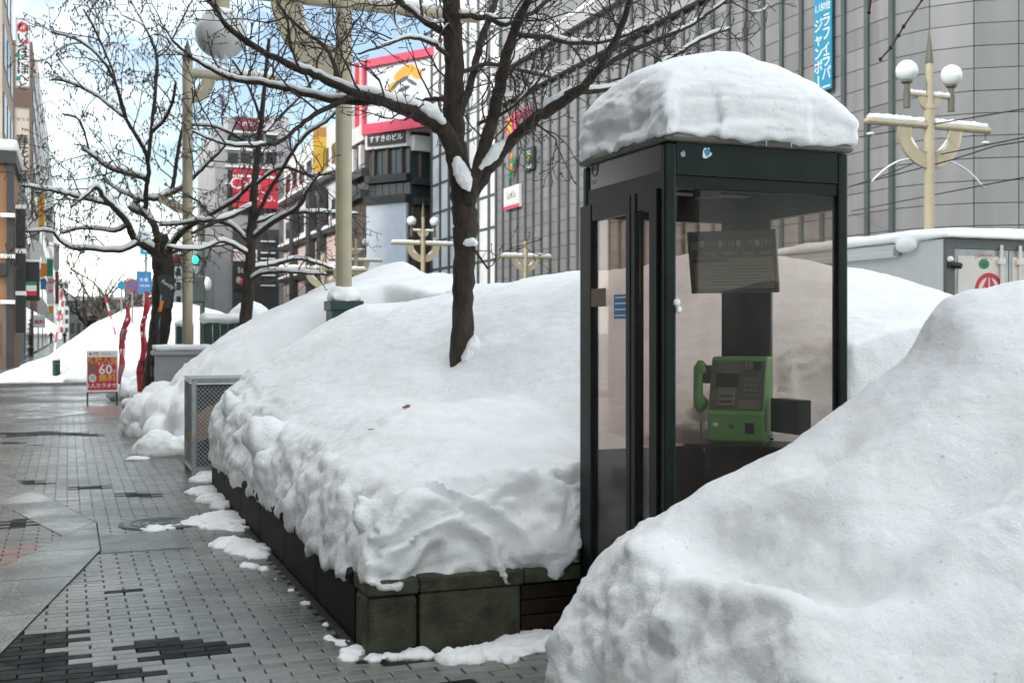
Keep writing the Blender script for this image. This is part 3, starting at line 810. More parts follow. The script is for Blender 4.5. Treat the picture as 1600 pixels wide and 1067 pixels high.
# ---- grey building with red sign and phone shop
YD = 139.5
dc = thing('shop_building', (18, YD, 0), label='grey stepped building with red script sign and dark shop front', cat='building')
def bx_px(nm, u0, v0, u1, v1, y0, y1, m, parent):
    a = onY(u0, v1, y0); b = onY(u1, v1, y0); z1 = onY((u0+u1)/2, v0, y0).z; z0 = onY((u0+u1)/2, v1, y0).z
    return MB().box((a.x, y0, max(z0,0)), (b.x, y1, z1)).build(nm, m, parent)
bx_px('wall', 336, 205, 436, 560, YD+0.5, YD+20, M['grey_wall'], dc)
bx_px('roof_block', 356, 184, 404, 207, YD+1, YD+12, M['grey_wall'], dc)
bx_px('tower_block', 415, 183, 452, 560, YD+1.5, YD+14, M['lavender'], dc)
bx_px('dark_front', 364, 358, 436, 560, YD, YD+0.6, M['dark_wall'], dc)
for k in range(5):
    bx_px('ledge', 352, 206+k*27, 436, 209+k*27, YD+0.1, YD+0.6, M['white_wall'], dc)
    for j in range(4):
        bx_px('window', 356+j*20, 212+k*27, 372+j*20, 228+k*27, YD+0.4, YD+0.55, M['window'], dc)
for (u, v) in ((412, 371), (412, 389), (412, 398), (412, 424), (412, 440)):
    bx_px('window', u-3, v-4, u+17, v+5, YD-0.08, YD+0.02, M['window'], dc)
    bx_px('sill_snow', u-4, v+5.2, u+18, v+7, YD-0.4, YD+0.02, M['snow'], dc)
t, xa, xb, z0, z1, Yp = front_sign('rooftop_sign', 368, 184, 403, 202, YD+0.6, M['wine'], 'wine red rooftop sign with white script letters')
text('service', ((xa+xb)/2, Yp, (z0+z1)/2), XV, ZH, 0.95, M['signwhite'], t, sx=(xb-xa)/3.6)
t, xa, xb, z0, z1, Yp = front_sign('wall_sign', 364, 266, 434, 325, YD-0.3, M['red'], 'big red wall sign with white script letters behind branches')
text('Cafe', ((xa+xb)/2-1.2, Yp, z0+(z1-z0)*0.62), XV, ZH, 2.0, M['signwhite'], t)
text('Co.', ((xa+xb)/2+1.2, Yp, z0+(z1-z0)*0.3), XV, ZH, 1.7, M['signwhite'], t)
MB().box((xa, Yp+0.001, z0+(z1-z0)*0.80), (xb, Yp+0.006, z0+(z1-z0)*0.86)).build('band', M['signwhite'], t)
t, xa, xb, z0, z1, Yp = front_sign('shop_sign', 365, 390, 402, 408, YD-0.3, M['signwhite'], 'white phone shop sign with red letters on dark front')
text('docomo', ((xa+xb)/2, Yp, (z0+z1)/2), XV, ZH, 0.75, M['pinkred'], t, sx=1.05)
t, xa, xb, z0, z1, Yp = front_sign('poster_board', 366, 414, 390, 452, YD-0.3, M['black_sign'], 'dark poster board with the word Str left of tree trunk')
text('Str', (xa+0.9, Yp, z1-0.65), XV, ZH, 0.9, M['signwhite'], t)
MB().ball(((xa+xb)/2, Yp, z0+0.9), 0.4, 10, 6, (1, 0.15, 1)).build('picture_spot', M['pinkred'], t)
MB().ball(((xa+xb)/2-0.4, Yp, z0+1.1), 0.3, 10, 6, (1, 0.15, 1.4)).build('picture_spot', M['beige'], t)

# ---- more distant blocks
def far_block(label, u0, u1, v0, Y, m, dep=14, win=True, rows=5, cols=4, wm='window', v1=512):
    a = onY(u0, v1, Y); b = onY(u1, v1, Y); z1 = onY((u0+u1)/2, v0, Y).z
    t = thing('distant_building', ((a.x+b.x)/2, Y, 0), label=label, cat='building')
    MB().box((a.x, Y, -0.05), (b.x, Y+dep, z1)).build('wall', m, t)
    MB().box((a.x-0.2, Y-0.2, z1+0.002), (b.x+0.2, Y+dep, z1+0.45)).build('roof_snow', M['snow'], t)
    if win:
        w = (b.x-a.x)/cols; h = (z1-1)/rows
        for r in range(rows):
            for c in range(cols):
                MB().box((a.x+w*(c+0.2), Y-0.06, 1+h*(r+0.25)), (a.x+w*(c+0.8), Y+0.02, 1+h*(r+0.8))).build('window', M[wm], t)
    return t
far_block('distant pale building left of the red sign building', 318, 336, 330, 175, M['white_wall'], rows=6, cols=2)
far_block('low grey building at the far end of the left pavement', 108, 138, 470, 120, M['grey_wall'], rows=2, cols=3)
far_block('distant beige building far behind the bare street trees', 140, 200, 468, 190, M['beige'], rows=3, cols=4)
far_block('distant grey building behind the blue road signs', 200, 262, 440, 210, M['grey_wall'], rows=5, cols=5)
far_block('distant white building behind the lamp with green signal', 262, 318, 415, 190, M['white_wall'], rows=5, cols=5)
far_block('tall thin pale block closing the far end of the street', 84, 108, 440, 330, M['white_wall'], rows=6, cols=3)

# ---- left hand side of the street
LX = -2.1
os_ = thing('corner_shop', (-2.2, 52, 0), label='orange brown corner shop with dark trim and snow on its roof', cat='building')
pA = W(27, 560, 52)
xa = pA.x
ztop = W(20, 262, 52).z
MB().box((xa-7, 52, 0), (xa, 58, ztop-0.5)).build('wall', M['orange_wall'], os_)
MB().box((xa-7.1, 51.7, ztop-0.5), (xa+0.15, 58, ztop)).build('roof_edge', M['dark_wall'], os_)
MB().box((xa-7.1, 51.65, ztop+0.002), (xa+0.22, 58, ztop+0.5)).build('roof_snow', M['snow'], os_, bevel=0.15)
MB().box((xa-0.22, 51.8, 0), (xa+0.06, 52.02, ztop-0.5)).build('corner_post', M['dark_wall'], os_)
MB().box((xa-7, 51.75, 3.9), (xa-0.23, 52.02, 4.4)).build('band', M['dark_wall'], os_)
MB().box((xa-7, 51.85, 0), (xa-0.23, 52.02, 2.8)).build('dark_front', M['brown_wall'], os_)
for k in range(3):
    MB().box((xa-0.95-k*0.9, 51.78, 0.6), (xa-0.55-k*0.9, 51.9, 2.0)).build('shop_window', M['window'], os_)
for z_ in (1.2, 3.0, 4.9):
    MB().box((xa+0.08, 53.0, z_+0.3), (xa+0.45, 54.2, z_+1.9)).build('sign_box', M['black_sign'], os_)
    MB().box((xa+0.06, 52.95, z_+1.905), (xa+0.47, 54.25, z_+2.08)).build('box_snow', M['snow'], os_)
for z_ in (2.7, 4.6, 6.3):
    MB().box((xa-0.45, 51.5, z_), (xa+0.1, 51.79, z_+0.16)).build('ledge_snow', M['snow'], os_)
def left_block(label, Y0, Y1, X, z, m, win=None, rows=8, cols=3):
    t = thing('roadside_building', (X-3, Y0, 0), label=label, cat='building')
    MB().box((X-9, Y0, 0), (X, Y1, z)).build('wall', m, t)
    if win:
        for r in range(rows):
            zz = 4+r*(z-4.5)/rows
            for c in range(cols):
                yy = Y0+0.6+c*(Y1-Y0-0.6)/cols
                MB().box((X-0.02, yy, zz+0.5), (X+0.05, yy+(Y1-Y0)/cols*0.6, zz+(z-4.5)/rows*0.75)).build('window', M[win], t)
        MB().box((X-0.03, Y0+0.4, 0.2), (X+0.06, Y1-0.4, 3.0)).build('shop_front', M['window'], t)
    return t
b1 = left_block('tall tan building at the left edge with metal strips', 59, 70, -2.85, 34, M['tan_wall'], 'window', 9, 3)
for k, (x0, x1, mm) in enumerate(((-3.55, -3.38, 'beige'), (-3.2, -3.05, 'brown_wall'), (-3.0, -2.86, 'beige'))):
    MB().box((x0, 58.8, 0), (x1, 59.0, 34)).build('strip', M[mm], b1)
left_block('brown block beyond the vertical restaurant sign', 84, 96, -2.2, W(50, 106, 85).z, M['brown_wall'], 'window', 8, 3)
left_block('narrow pinkish block beyond the brown block', 97, 110, -2.15, W(62, 130, 98).z, M['pink_wall'], 'window', 8, 3)
left_block('white block further down the left pavement', 111, 135, -2.1, W(66, 176, 112).z, M['white_wall'], 'window', 8, 5)
left_block('beige block beyond the white one on the left', 136, 165, -2.1, W(74, 216, 137).z, M['beige'], 'window', 8, 6)
left_block('grey block near the far left end of the street', 166, 210, -2.1, W(80, 270, 168).z, M['grey_wall'], 'window', 7, 8)
left_block('distant white block at the far left end of the street', 211, 290, -2.2, W(86, 330, 215).z, M['white_wall'], 'window', 7, 10)
left_block('low brown shop behind the corner shop signs', 71, 83, -2.3, 12, M['grey_wall'], 'window', 3, 3)
# buildings beside and behind the viewer on the left, which shade the pavement
left_block('grey office block beside the near pavement', -14, 2, -7.0, 12.5, M['grey_wall'], 'window', 6, 6)
left_block('brown shop block beside the near pavement', 2.5, 24, -7.0, 13.5, M['brown_wall'], 'window', 6, 8)

def hang_sign(nm, u0, v0, u1, v1, Y, m, label, edge=None, thick=0.25):
    return front_sign(nm, u0, v0, u1, v1, Y, m, label, 'sign', thick, edge)
t, xa, xb, z0, z1, Yp = hang_sign('restaurant_sign', 24, 29, 46.5, 136, 58.3, M['signwhite'], 'tall white restaurant sign with red 2F disc and brush letters', M['midgrey'])
cx = (xa+xb)/2
m1 = MB(); 
m1.prism([(0.24*math.cos(a*math.pi/10), 0.24*math.sin(a*math.pi/10)) for a in range(20)], (cx, Yp, z1-0.42), XV, ZH, 0.01).build('disc', M['red'], t)
text('2F', (cx, Yp-0.012, z1-0.42), XV, ZH, 0.28, M['signwhite'], t, bold=0.01)
vtext('いろはにほへと', (cx, Yp, z1-0.95), XV, 0.47, M['black'], t, 0.80, bold=0.025, sx=1.15)
for (du, dz, mm) in ((0.14, -1.1, 'red'), (-0.24, -1.75, 'green'), (-0.2, -2.85, 'green')):
    MB().ball((cx+du, Yp-0.004, z1+dz), 0.11, 10, 6, (1, 0.1, 1)).build('colour_dot', M[mm], t)
t, xa, xb, z0, z1, Yp = hang_sign('restaurant_sign', 23, 169, 46, 279, 58.3, M['beige'], 'tall tan sign with black brush characters under the white one', M['midgrey'])
cx = (xa+xb)/2
vtext('春花秋灯', (cx, Yp, z1-1.55), XV, 0.58, M['black'], t, 0.95, bold=0.02)
text('せりえ', (cx+0.05, Yp, z1-0.55), XV, ZH, 0.2, M['black'], t)
LS = [(39, 409, 62, 470, 54.5, 'black_sign', 'black sign box with snow on top left of the street', None),
      (60, 305, 70, 357, 80, 'amber', 'narrow orange hanging sign high on the left', None),
      (71, 324, 83, 378, 92, 'signwhite', 'white hanging sign with black characters high on the left', '北堂ビル'),
      (46, 340, 60, 362, 70, 'signwhite', 'uppermost of the stacked white signs on the left', None),
      (47, 364, 62, 376, 70, 'midgrey', 'grey strip sign under the uppermost white sign', None),
      (47, 378, 63, 406, 70, 'signwhite', 'white stacked sign with grey writing above the black box', None),
      (63, 412, 73, 432, 75, 'orange', 'small orange square sign beside the black sign box', None),
      (73, 405, 83, 432, 84, 'green', 'green and white hanging sign beyond the orange square', None),
      (74, 434, 84, 475, 84, 'signwhite', 'white hanging sign with red letters above the far pavement', '居酒屋'),
      (86, 425, 92, 475, 100, 'wine', 'thin red and white sign at the end of the sign row', None),
      (63, 436, 72, 452, 75, 'blue', 'small blue square sign beside the black sign box', None),
      (52, 495, 71, 512, 72, 'signwhite', 'white sign with red characters above the walkers', '無料'),
      (76, 478, 84, 490, 82, 'amber', 'small yellow lit sign over the far pavement', None),
      (84, 383, 93, 422, 110, 'lavender', 'pale grey sign high above the far pavement', None)]
for (a, b, c, d, Y, mm, lab, tx) in LS:
    t, xa, xb, z0, z1, Yp = hang_sign('hanging_sign', a, b, c, d, Y, M[mm], lab)
    cx = (xa+xb)/2; w = xb-xa
    MB().box((xa, Yp, z1+0.002), (xb, Yp+0.26, z1+0.1)).build('sign_snow', M['snow'], t)
    if tx and d-b > c-a:
        s_ = min(w*0.9, (z1-z0)/len(tx)/1.05)
        vtext(tx, (cx, Yp, z1-s_*0.7), XV, s_, M['pinkred' if tx == '居酒屋' else 'black'], t, 1.0, bold=0.02)
    elif tx:
        text(tx, (cx, Yp, (z0+z1)/2), XV, ZH, w*0.42, M['red'], t, bold=0.02)
t, xa, xb, z0, z1, Yp = hang_sign('shop_flag', 40, 440, 57, 462, 54.0, M['signwhite'], 'green white and red striped flag below the black sign box', thick=0.02)
h = (z1-z0)/3
MB().box((xa, Yp, z0), (xb, Yp+0.004, z0+h)).build('stripe', M['red'], t)
MB().box((xa, Yp, z1-h*0.8), (xb, Yp+0.004, z1)).build('stripe', M['green'], t)
# ================================================================== PLANTER (near)
PX, PY0, PY1, PZ = 1.30, 5.16, 11.3, 0.345
pln = thing('planter', (PX, PY0, 0), label='long dark brown planter with granite corner holding the near snow bank', cat='planter')
MB().box((PX+0.06, PY0+0.06, -0.05), (4.4, PY1, PZ-0.1)).build('soil_box', M['bed'], pln)
y = PY0+0.26; k = 0
ys_ = [PY0+0.262, 6.35, 7.35, 8.35, 9.35, 10.35, PY1]
for a, b in zip(ys_[:-1], ys_[1:]):
    MB().box((PX, a+0.004, -0.05), (PX+0.08, b-0.004, PZ-0.075)).build('side_panel', M['planter_brown'], pln, bevel=0.006)
    MB().box((PX-0.018, a+0.003, PZ-0.072), (PX+0.14, b-0.003, PZ)).build('cap_stone', M['planter_brown'], pln, bevel=0.02)
def xf(u): return onY(u, 960, PY0).x
x1_, x2_ = xf(655), xf(815)
MB().box((PX, PY0, -0.05), (x1_-0.005, PY0+0.258, PZ-0.075)).build('granite_block', M['granite'], pln, bevel=0.03)
MB().box((x1_+0.005, PY0+0.002, -0.05), (x2_-0.004, PY0+0.1, PZ-0.075)).build('granite_block', M['granite'], pln, bevel=0.012)
MB().box((PX-0.008, PY0-0.008, PZ-0.072), (x1_-0.003, PY0+0.26, PZ)).build('cap_stone', M['granite'], pln, bevel=0.012)
MB().box((x1_+0.003, PY0-0.008, PZ-0.072), (x2_+0.01, PY0+0.14, PZ)).build('cap_stone', M['granite'], pln, bevel=0.010)
MB().box((x2_+0.014, PY0-0.006, PZ-0.070), (4.4, PY0+0.14, PZ)).build('cap_stone', M['granite'], pln, bevel=0.010)
for k in range(4):
    MB().box((x2_+0.002, PY0+0.012, -0.03+k*0.075), (4.4, PY0+0.06, -0.03+k*0.075+0.069)).build('plank', M['wood_brown'], pln, bevel=0.005)
MB().box((PX-0.05, PY0+0.05, -0.02), (PX-0.012, PY1, 0.012)).build('drain_strip', M['iron'], pln)

# ================================================================== SNOW BANKS
# booth footprint (needed to keep the snow out of it)
BX0, BX1, BY0, BY1, BZ = 2.392, 3.345, 4.308, 5.155, 2.365
def gauss(x, y, cx, cy, rx, ry, a=0.0):
    dx, dy = x-cx, y-cy; c, s = math.cos(a), math.sin(a)
    p, q = dx*c+dy*s, -dx*s+dy*c
    return np.exp(-(p/rx)**2-(q/ry)**2)
def interp2(t, xs, zs): return np.interp(t, xs, zs)
# ---- bank on the near planter, rising to the ridge along the road
st = 0.04
xs = np.arange(1.22, 7.3, st); ys = np.arange(3.6, 14.6, st)
X, Y = np.meshgrid(xs, ys)
crest = interp2(Y, [3.6, 4.6, 5.5, 6.4, 7.5, 8.6, 9.7, 10.8, 13.7, 14.6], [1.0, 1.5, 1.70, 1.90, 2.06, 2.12, 2.06, 2.05, 2.12, 2.15])
edge_near = interp2(Y, [5.1, 5.6, 6.5, 8, 9.5, 11.3], [0.80, 0.80, 0.80, 0.84, 0.92, 1.05])      # height of the brow above the planter side
mid27 = interp2(Y, [5.1, 6.0, 7.0, 8.0, 9.5, 11.3], [0.84, 0.98, 1.14, 1.30, 1.55, 1.84])
t1 = np.clip((X-1.55)/(2.7-1.55), 0, 1); t2 = np.clip((X-2.7)/(5.0-2.7), 0, 1)
H = np.where(X < 2.7, edge_near + (mid27-edge_near)*t1**0.85, mid27 + (crest-mid27)*np.sin(t2*math.pi/2)**1.05)
H = np.where(X > 5.0, crest*np.cos(np.clip((X-5.0)/2.6, 0, 1)*math.pi/2)**0.8, H)
# hollow round the tree and soft folds
P3 = np.stack([X.ravel(), Y.ravel(), np.zeros(X.size)], 1)
H += 0.075*fbm(P3, 0.9, 3, 3).reshape(X.shape) + 0.03*fbm(P3, 2.6, 3, 9).reshape(X.shape)
H += -0.10*gauss(X, Y, 2.35, 7.5, 0.28, 0.55, 0.5) - 0.05*gauss(X, Y, 2.0, 8.8, 0.3, 0.6, 0.3) + 0.09*gauss(X, Y, 2.84, 7.95, 0.16, 0.16)
H += -0.06*gauss(X, Y, 2.62, 8.05, 0.2, 0.25) + 0.06*gauss(X, Y, 1.9, 6.9, 0.35, 0.6)
# brow rounding towards the planter edges
def brow(d, w): return np.clip(1-(1-np.clip(d/w, 0, 1))**2.2, 0, 1)**0.6
wob = 0.05*fbm(P3, 2.2, 3, 21).reshape(X.shape)
dl = X-(1.245+0.035*sstep(5.7, 5.4, Y)+wob*0.6)
dfr = Y-(5.15+wob*0.4)
dbk = (11.45-wob)-Y
inpl = (X < 4.0) & (dl > 0) & (dfr > 0) & (dbk > 0)
b = brow(dl, 0.34)*brow(dfr, 0.26)*np.where(X < 3.7, brow(dbk, 0.5), 1)
Hb = 0.30 + (H-0.30)*b
ridge = (X > 3.75) & (X < 7.25)
# the ridge slope left of its crest where there is no planter
Hr = np.where(Y > 11.45, crest*np.sin(np.clip((X-3.4)/1.6, 0, 1)*math.pi/2), H)
Hr = np.where(Y < 5.15, crest*np.clip((X-3.7)/1.3, 0, 1)**0.7, Hr)
low = (Y >= 11.3) & (X > 2.2) & (X <= 3.75) & (Y < 14.6)
Z = np.where(inpl, Hb, np.where(ridge, Hr, 0.55))
Zs = Z
inside = (inpl | ridge | low) & ~((X > BX0+0.012) & (X < BX1+0.03) & (Y > BY0-0.2) & (Y < BY1+0.02))
zb = np.where(inpl & (X < 3.9), np.where((X < 1.42) & (Y > 5.55), 0.275, 0.30) + 0.035*fbm(P3, 5, 3, 5).reshape(X.shape), -0.05)
mb = MB(); height_solid(mb, X, Y, np.maximum(Zs, zb+0.06), inside, zb)
# clods hanging over the planter rim
rr = random.Random(3)
for k in range(8):
    yy = rr.uniform(5.3, 11.2); s_ = rr.uniform(0.04, 0.09)
    mb.ball((1.33+rr.uniform(-0.03, 0.05), yy, rr.uniform(0.36, 0.72)), s_*0.8, 8, 6, (0.9, 1.0, rr.uniform(0.8, 1.5)))
for yy, zz, s_, q in ((8.25, 0.75, 0.17, 1.0), (8.0, 0.55, 0.13, 1.2), (7.7, 0.40, 0.08, 1.5), (7.05, 0.40, 0.07, 1.9), (10.4, 0.86, 0.10, 1.5)):
    mb.ball((1.33, yy, zz), s_, 12, 8, (0.85, 1.0, q))
def disp_bank(co, no):
    nx, ny, nz_ = no[:,0], no[:,1], no[:,2]
    left = sstep(0.30, 0.80, -nx)*sstep(2.2, 1.7, co[:,0])
    front = sstep(0.15, 0.65, -ny)*sstep(6.2, 5.7, co[:,1])*sstep(4.2, 3.4, co[:,0])
    d = 0.014*fbm(co, 3.0, 4, 40) + 0.007*fbm(co, 12, 3, 41)
    lump = np.abs(fbm(co, 6.5, 2, 31))*2.6 + 0.5*np.abs(fbm(co, 15, 2, 32))
    d = d + left*(0.014*(lump-0.5) + 0.060*fbm(co, 3.0, 3, 34) + 0.016*fbm(co, 14, 3, 33))
    # wavy strata in the cut front face
    q = co.copy(); w1 = fbm(co, 2.3, 3, 51); q[:,2] = q[:,2]*3.6 + 1.35*w1; q[:,0] *= 1.15; q[:,1] *= 1.0
    s1 = 1-np.abs(fbm(q, 2.1, 3, 55))*2.3
    d = d + front*(0.095*(s1-0.5) + 0.012*fbm(co, 14, 3, 58))
    d = d + 0.004*fbm(co, 22, 2, 44)
    d = d*sstep(0.2, 0.30, co[:,2])
    r = co + no*d[:,None]
    # ragged lower lip
    lip = (left*sstep(5.5, 5.9, co[:,1])+0.15*front)*sstep(0.52, 0.34, co[:,2])
    r[:,2] -= lip*np.clip(0.085*fbm(co*np.array([1,1,0.2]), 6.5, 3, 61)-0.008, -0.02, 0.08)
    # keep the cut faces from bulging out past the planter too far
    return r
bank1 = snow_body('snow_bank', mb, 0.024, disp_bank, M['snow_dirty'], smooth_it=7)
tag(bank1, 'high snow bank heaped on the long planter behind the phone booth', 'snow bank')

# ---- second bank further along
st = 0.06
xs = np.arange(0.9, 7.4, st); ys = np.arange(13.0, 22.6, st)
X, Y = np.meshgrid(xs, ys); P3 = np.stack([X.ravel(), Y.ravel(), np.zeros(X.size)], 1)
crest = interp2(Y, [13, 14.5, 16, 17.5, 19, 21, 22.6], [2.1, 2.2, 2.45, 2.6, 2.5, 2.1, 1.2])
prof = np.interp(X, [1.2, 1.5, 1.8, 2.2, 2.7, 3.3, 3.95, 5.0, 7.3], [0.25, 0.80, 1.08, 1.37, 1.68, 1.98, 2.22, 2.5, 0.1])/2.5
H2 = prof*crest
H2 += 0.10*fbm(P3, 0.8, 3, 73).reshape(X.shape)
H2 *= np.clip((22.5-Y)/1.6, 0, 1)**0.4
H2 = np.where((X < 4.2) & (Y < 16.0), H2*np.clip((Y-15.2)/0.75, 0, 1)**0.5, H2)
H2 = np.where(X < 3.7, H2*np.clip((18.6-Y)/0.9, 0.0, 1)**0.5, H2)
ins2 = (X > 1.25+0.08*fbm(P3, 1.2, 3, 8).reshape(X.shape)) & (X < 7.25) & ((Y > 15.25) | (X > 4.1)) & (Y < 22.5) & ((Y < 18.6) | (X > 3.7))
mb = MB(); height_solid(mb, X, Y, np.maximum(H2, 0.06), ins2, -0.05)
for c, r_, sq in (((1.15, 15.9, 0.05), 0.34, (0.8, 1.2, 1.0)), ((1.35, 16.6, 0.25), 0.42, (0.9, 1.6, 1.2)), ((1.2, 17.6, 0.2), 0.38, (0.9, 1.5, 1.1)), ((1.55, 15.6, 0.35), 0.3, (1, 1, 1.3))):
    mb.ball(c, r_, 14, 10, sq)
def disp_bank2(co, no):
    left = sstep(0.1, 0.7, -no[:,0])*sstep(3.0, 1.8, co[:,0])
    lump = np.abs(fbm(co, 3.8, 3, 131))*2.6
    d = 0.03*fbm(co, 1.9, 4, 140) + left*(0.025*(lump-0.5) + 0.07*fbm(co, 2.2, 3, 133))
    return co + no*d[:,None]
bank2 = snow_body('snow_bank', mb, 0.05, disp_bank2, M['snow_soft'], smooth_it=5)
tag(bank2, 'tall smooth snow bank rising behind the green lamp base', 'snow bank')

# ---- foreground heap, lower right (L to the right of the view axis, D away from the viewer)
st = 0.03
ls = np.arange(-0.15, 4.2, st); ds = np.arange(1.35, 5.15, st)
Lg, Dg = np.meshgrid(ls, ds)
P3 = np.stack([Lg.ravel(), Dg.ravel(), np.zeros(Lg.size)], 1)
CD = 4.3
cu_ = [(835,1010),(850,945),(868,906),(900,880),(950,846),(1000,815),(1050,786),(1100,756),(1150,728),(1200,700),(1250,676),(1290,655),(1340,623),(1380,597),(1410,575),(1430,555),(1443,535),(1450,512),(1462,492),(1480,476),(1505,463),(1535,452),(1570,443),(1610,436)]
Lc = [(u-800)/F*CD for u, v in cu_]; Zc = [EYE-(v-520)/F*CD for u, v in cu_]
Lc += [2.3, 2.8, 3.5, 4.2]; Zc += [1.78, 1.83, 1.6, 1.2]
# the notch in the crest only lies near the crest; it softens towards the viewer
zc = np.interp(Lg, Lc, Zc)
zs_ = np.interp(Lg, [-0.15, 0.12, 0.25, 0.6, 1.0, 1.5, 2.0, 2.8, 3.5, 4.2], [0.2, 0.45, 0.64, 0.86, 1.08, 1.40, 1.64, 1.76, 1.6, 1.2])
near = sstep(4.25, 3.6, Dg)
zb_ = zc*(1-near) + zs_*near
front = np.clip(CD-Dg, 0, None)
Hh = zb_ - 0.11*front - 0.13*front**2
Hh = np.where(Dg > CD, zc*np.sqrt(np.clip(1-((Dg-CD)/0.5)**2, 0, 1)), Hh)
# sloping shoulder and hollows seen in the near face
Hh += -0.08*gauss(Lg, Dg, 0.66, 3.72, 0.36, 0.12, -0.75) - 0.07*gauss(Lg, Dg, 1.25, 3.35, 0.45, 0.22, -0.4) - 0.13*gauss(Lg, Dg, 1.05, 2.75, 0.34, 0.15, 0.15)
Hh += -0.12*gauss(Lg, Dg, 1.42, 3.50, 0.36, 0.17, 0.15) - 0.08*gauss(Lg, Dg, 1.1, 4.0, 0.15, 0.12, 0.0) + 0.05*gauss(Lg, Dg, 1.3, 3.1, 0.3, 0.12, -0.3) + 0.05*gauss(Lg, Dg, 0.45, 3.98, 0.12, 0.1) + 0.05*gauss(Lg, Dg, 0.95, 3.2, 0.2, 0.3)
Hh += 0.055*fbm(P3, 1.3, 3, 203).reshape(Lg.shape) + 0.03*fbm(P3, 3.1, 3, 205).reshape(Lg.shape)
# foot line (steep lower left face)
foot = np.interp(Dg, [1.3, 2.0, 2.6, 3.0, 3.3, 3.55, 3.9, 4.2, 4.5, 4.9], [1.3, 0.98, 0.74, 0.56, 0.44, 0.34, 0.20, 0.09, 0.10, 0.25])
foot = foot + 0.05*fbm(P3, 2.0, 3, 207).reshape(Lg.shape)
de = Lg-foot
rimm = sstep(2.9, 3.3, Dg)*sstep(4.25, 4.0, Dg)
Hh = Hh + rimm*(0.05*np.exp(-((de-0.27)/0.08)**2) - 0.15*np.exp(-((de-0.50)/0.13)**2))
br = np.clip(1-(1-np.clip(de/0.30, 0, 1))**2.3, 0, 1)**0.62
Hh = Hh*br
ins3 = (de > 0) & (Hh > 0.03) & (Dg < CD+0.48)
CX = S_*Dg + C_*Lg; CY = C_*Dg - S_*Lg
ins3 &= ~((CX > BX0-0.05) & (CX < BX1+0.1) & (CY > BY0-0.05))
mb = MB(); height_solid(mb, CX, CY, np.maximum(Hh, 0.02), ins3, -0.06)
def disp_heap(co, no):
    Ld = C_*co[:,0] - S_*co[:,1]; D = S_*co[:,0] + C_*co[:,1]
    steep = sstep(0.85, 0.45, no[:,2])*sstep(1.3, 0.8, Ld)
    lump = np.abs(fbm(co, 5.0, 2, 231))*2.4 + 0.5*np.abs(fbm(co, 13, 2, 233))
    d = 0.022*fbm(co, 2.4, 4, 240) + 0.009*fbm(co, 9, 4, 242) + steep*(0.018*(lump-0.5) + 0.05*fbm(co, 3.2, 3, 245) + 0.014*fbm(co, 15, 3, 244))
    rough = sstep(0.1, 0.5, fbm(co, 1.6, 2, 250))
    d = d + (0.3+rough)*0.012*fbm(co, 20, 3, 252)
    return co + no*d[:,None]
heap = snow_body('snow_heap', mb, 0.016, disp_heap, M['snow_dirty'], smooth_it=9)
tag(heap, 'large snow heap in the right foreground in front of the booth', 'snow heap')

# ---- bank beyond the crossing (far left)
st = 0.14
xs = np.arange(-2.6, 7.5, st); ys = np.arange(37.0, 58, st)
X, Y = np.meshgrid(xs, ys); P3 = np.stack([X.ravel(), Y.ravel(), np.zeros(X.size)], 1)
pr = np.interp(X, [-2.5, -1.6, -0.6, 0.2, 1.0, 2.0, 3.5, 5.0, 7.4], [0.0, 0.28, 0.62, 1.25, 1.9, 2.35, 2.5, 2.3, 0.2])
H4 = pr*np.clip((Y-37.0)/3.2, 0, 1)**0.55*np.clip((58-Y)/6, 0, 1)**0.5*(1-0.3*sstep(42, 56, Y)) + 0.12*fbm(P3, 0.5, 3, 303).reshape(X.shape)
mb = MB(); height_solid(mb, X, Y, np.maximum(H4, 0.03), (H4 > 0.05) & (X - 0.10*(Y-37) > -2.5) | (H4 > 0.9), -0.05)
bank4 = snow_body('snow_bank', mb, 0.10, lambda co, no: co + no*(0.07*fbm(co, 1.0, 4, 310))[:,None], M['snow'], smooth_it=4)
tag(bank4, 'broad white snow bank beyond the crossing on the left', 'snow bank')

# ---- small heaps and slush
def small_heap(label, lumps, voxel=0.02, amp=0.03, sc_=6.0, name='snow_lump', m='snow'):
    mb = MB()
    for c, r_, sq in lumps: mb.ball(c, r_, 12, 8, sq)
    def dp(co, no):
        r = co + no*(amp*fbm(co, sc_, 4, len(label)) + amp*0.3*fbm(co, sc_*4, 2, 5))[:,None]
        r[:,2] = np.maximum(r[:,2], -0.02); return r
    o = snow_body(name, mb, voxel, dp, M[m], smooth_it=4)
    return tag(o, label, 'snow')
p = G(260, 712)
small_heap('lumpy snow block on the pavement beside the wire cage', [((p.x-0.1, p.y+0.05, 0.1), 0.24, (1.1, 1.0, 0.9)), ((p.x+0.16, p.y, 0.08), 0.2, (1.2, 1, 0.8)), ((p.x-0.26, p.y+0.1, 0.06), .15, (1,1,1))], 0.025, 0.05, 5)
p = G(225, 680)
small_heap('rounded snow pile behind the lumpy block', [((p.x, p.y+0.3, 0.18), 0.36, (0.9, 1.2, 1.2)), ((p.x+0.3, p.y+0.5, 0.3), 0.4, (1, 1.2, 1.2)), ((p.x-0.02, p.y-0.1, 0.05), 0.22, (1, 1, 1))], 0.03, 0.06, 4)
p = G(215, 717)
small_heap('thin scrap of snow in front of the lumpy block', [((p.x, p.y, 0.0), 0.1, (1.4, 1, 0.35))], 0.012, 0.015, 14)
def patch(label, pts_px, th=0.05, r_=0.12):
    lumps = []
    for (u, v, s_) in pts_px:
        q = G(u, v); lumps.append(((q.x, q.y, 0.0), s_*1.08, (1.0, 1.25, 0.6*th/s_)))
    o = small_heap(label, lumps, 0.011, 0.028, 11, 'snow_patch'); o['kind'] = 'stuff'; return o
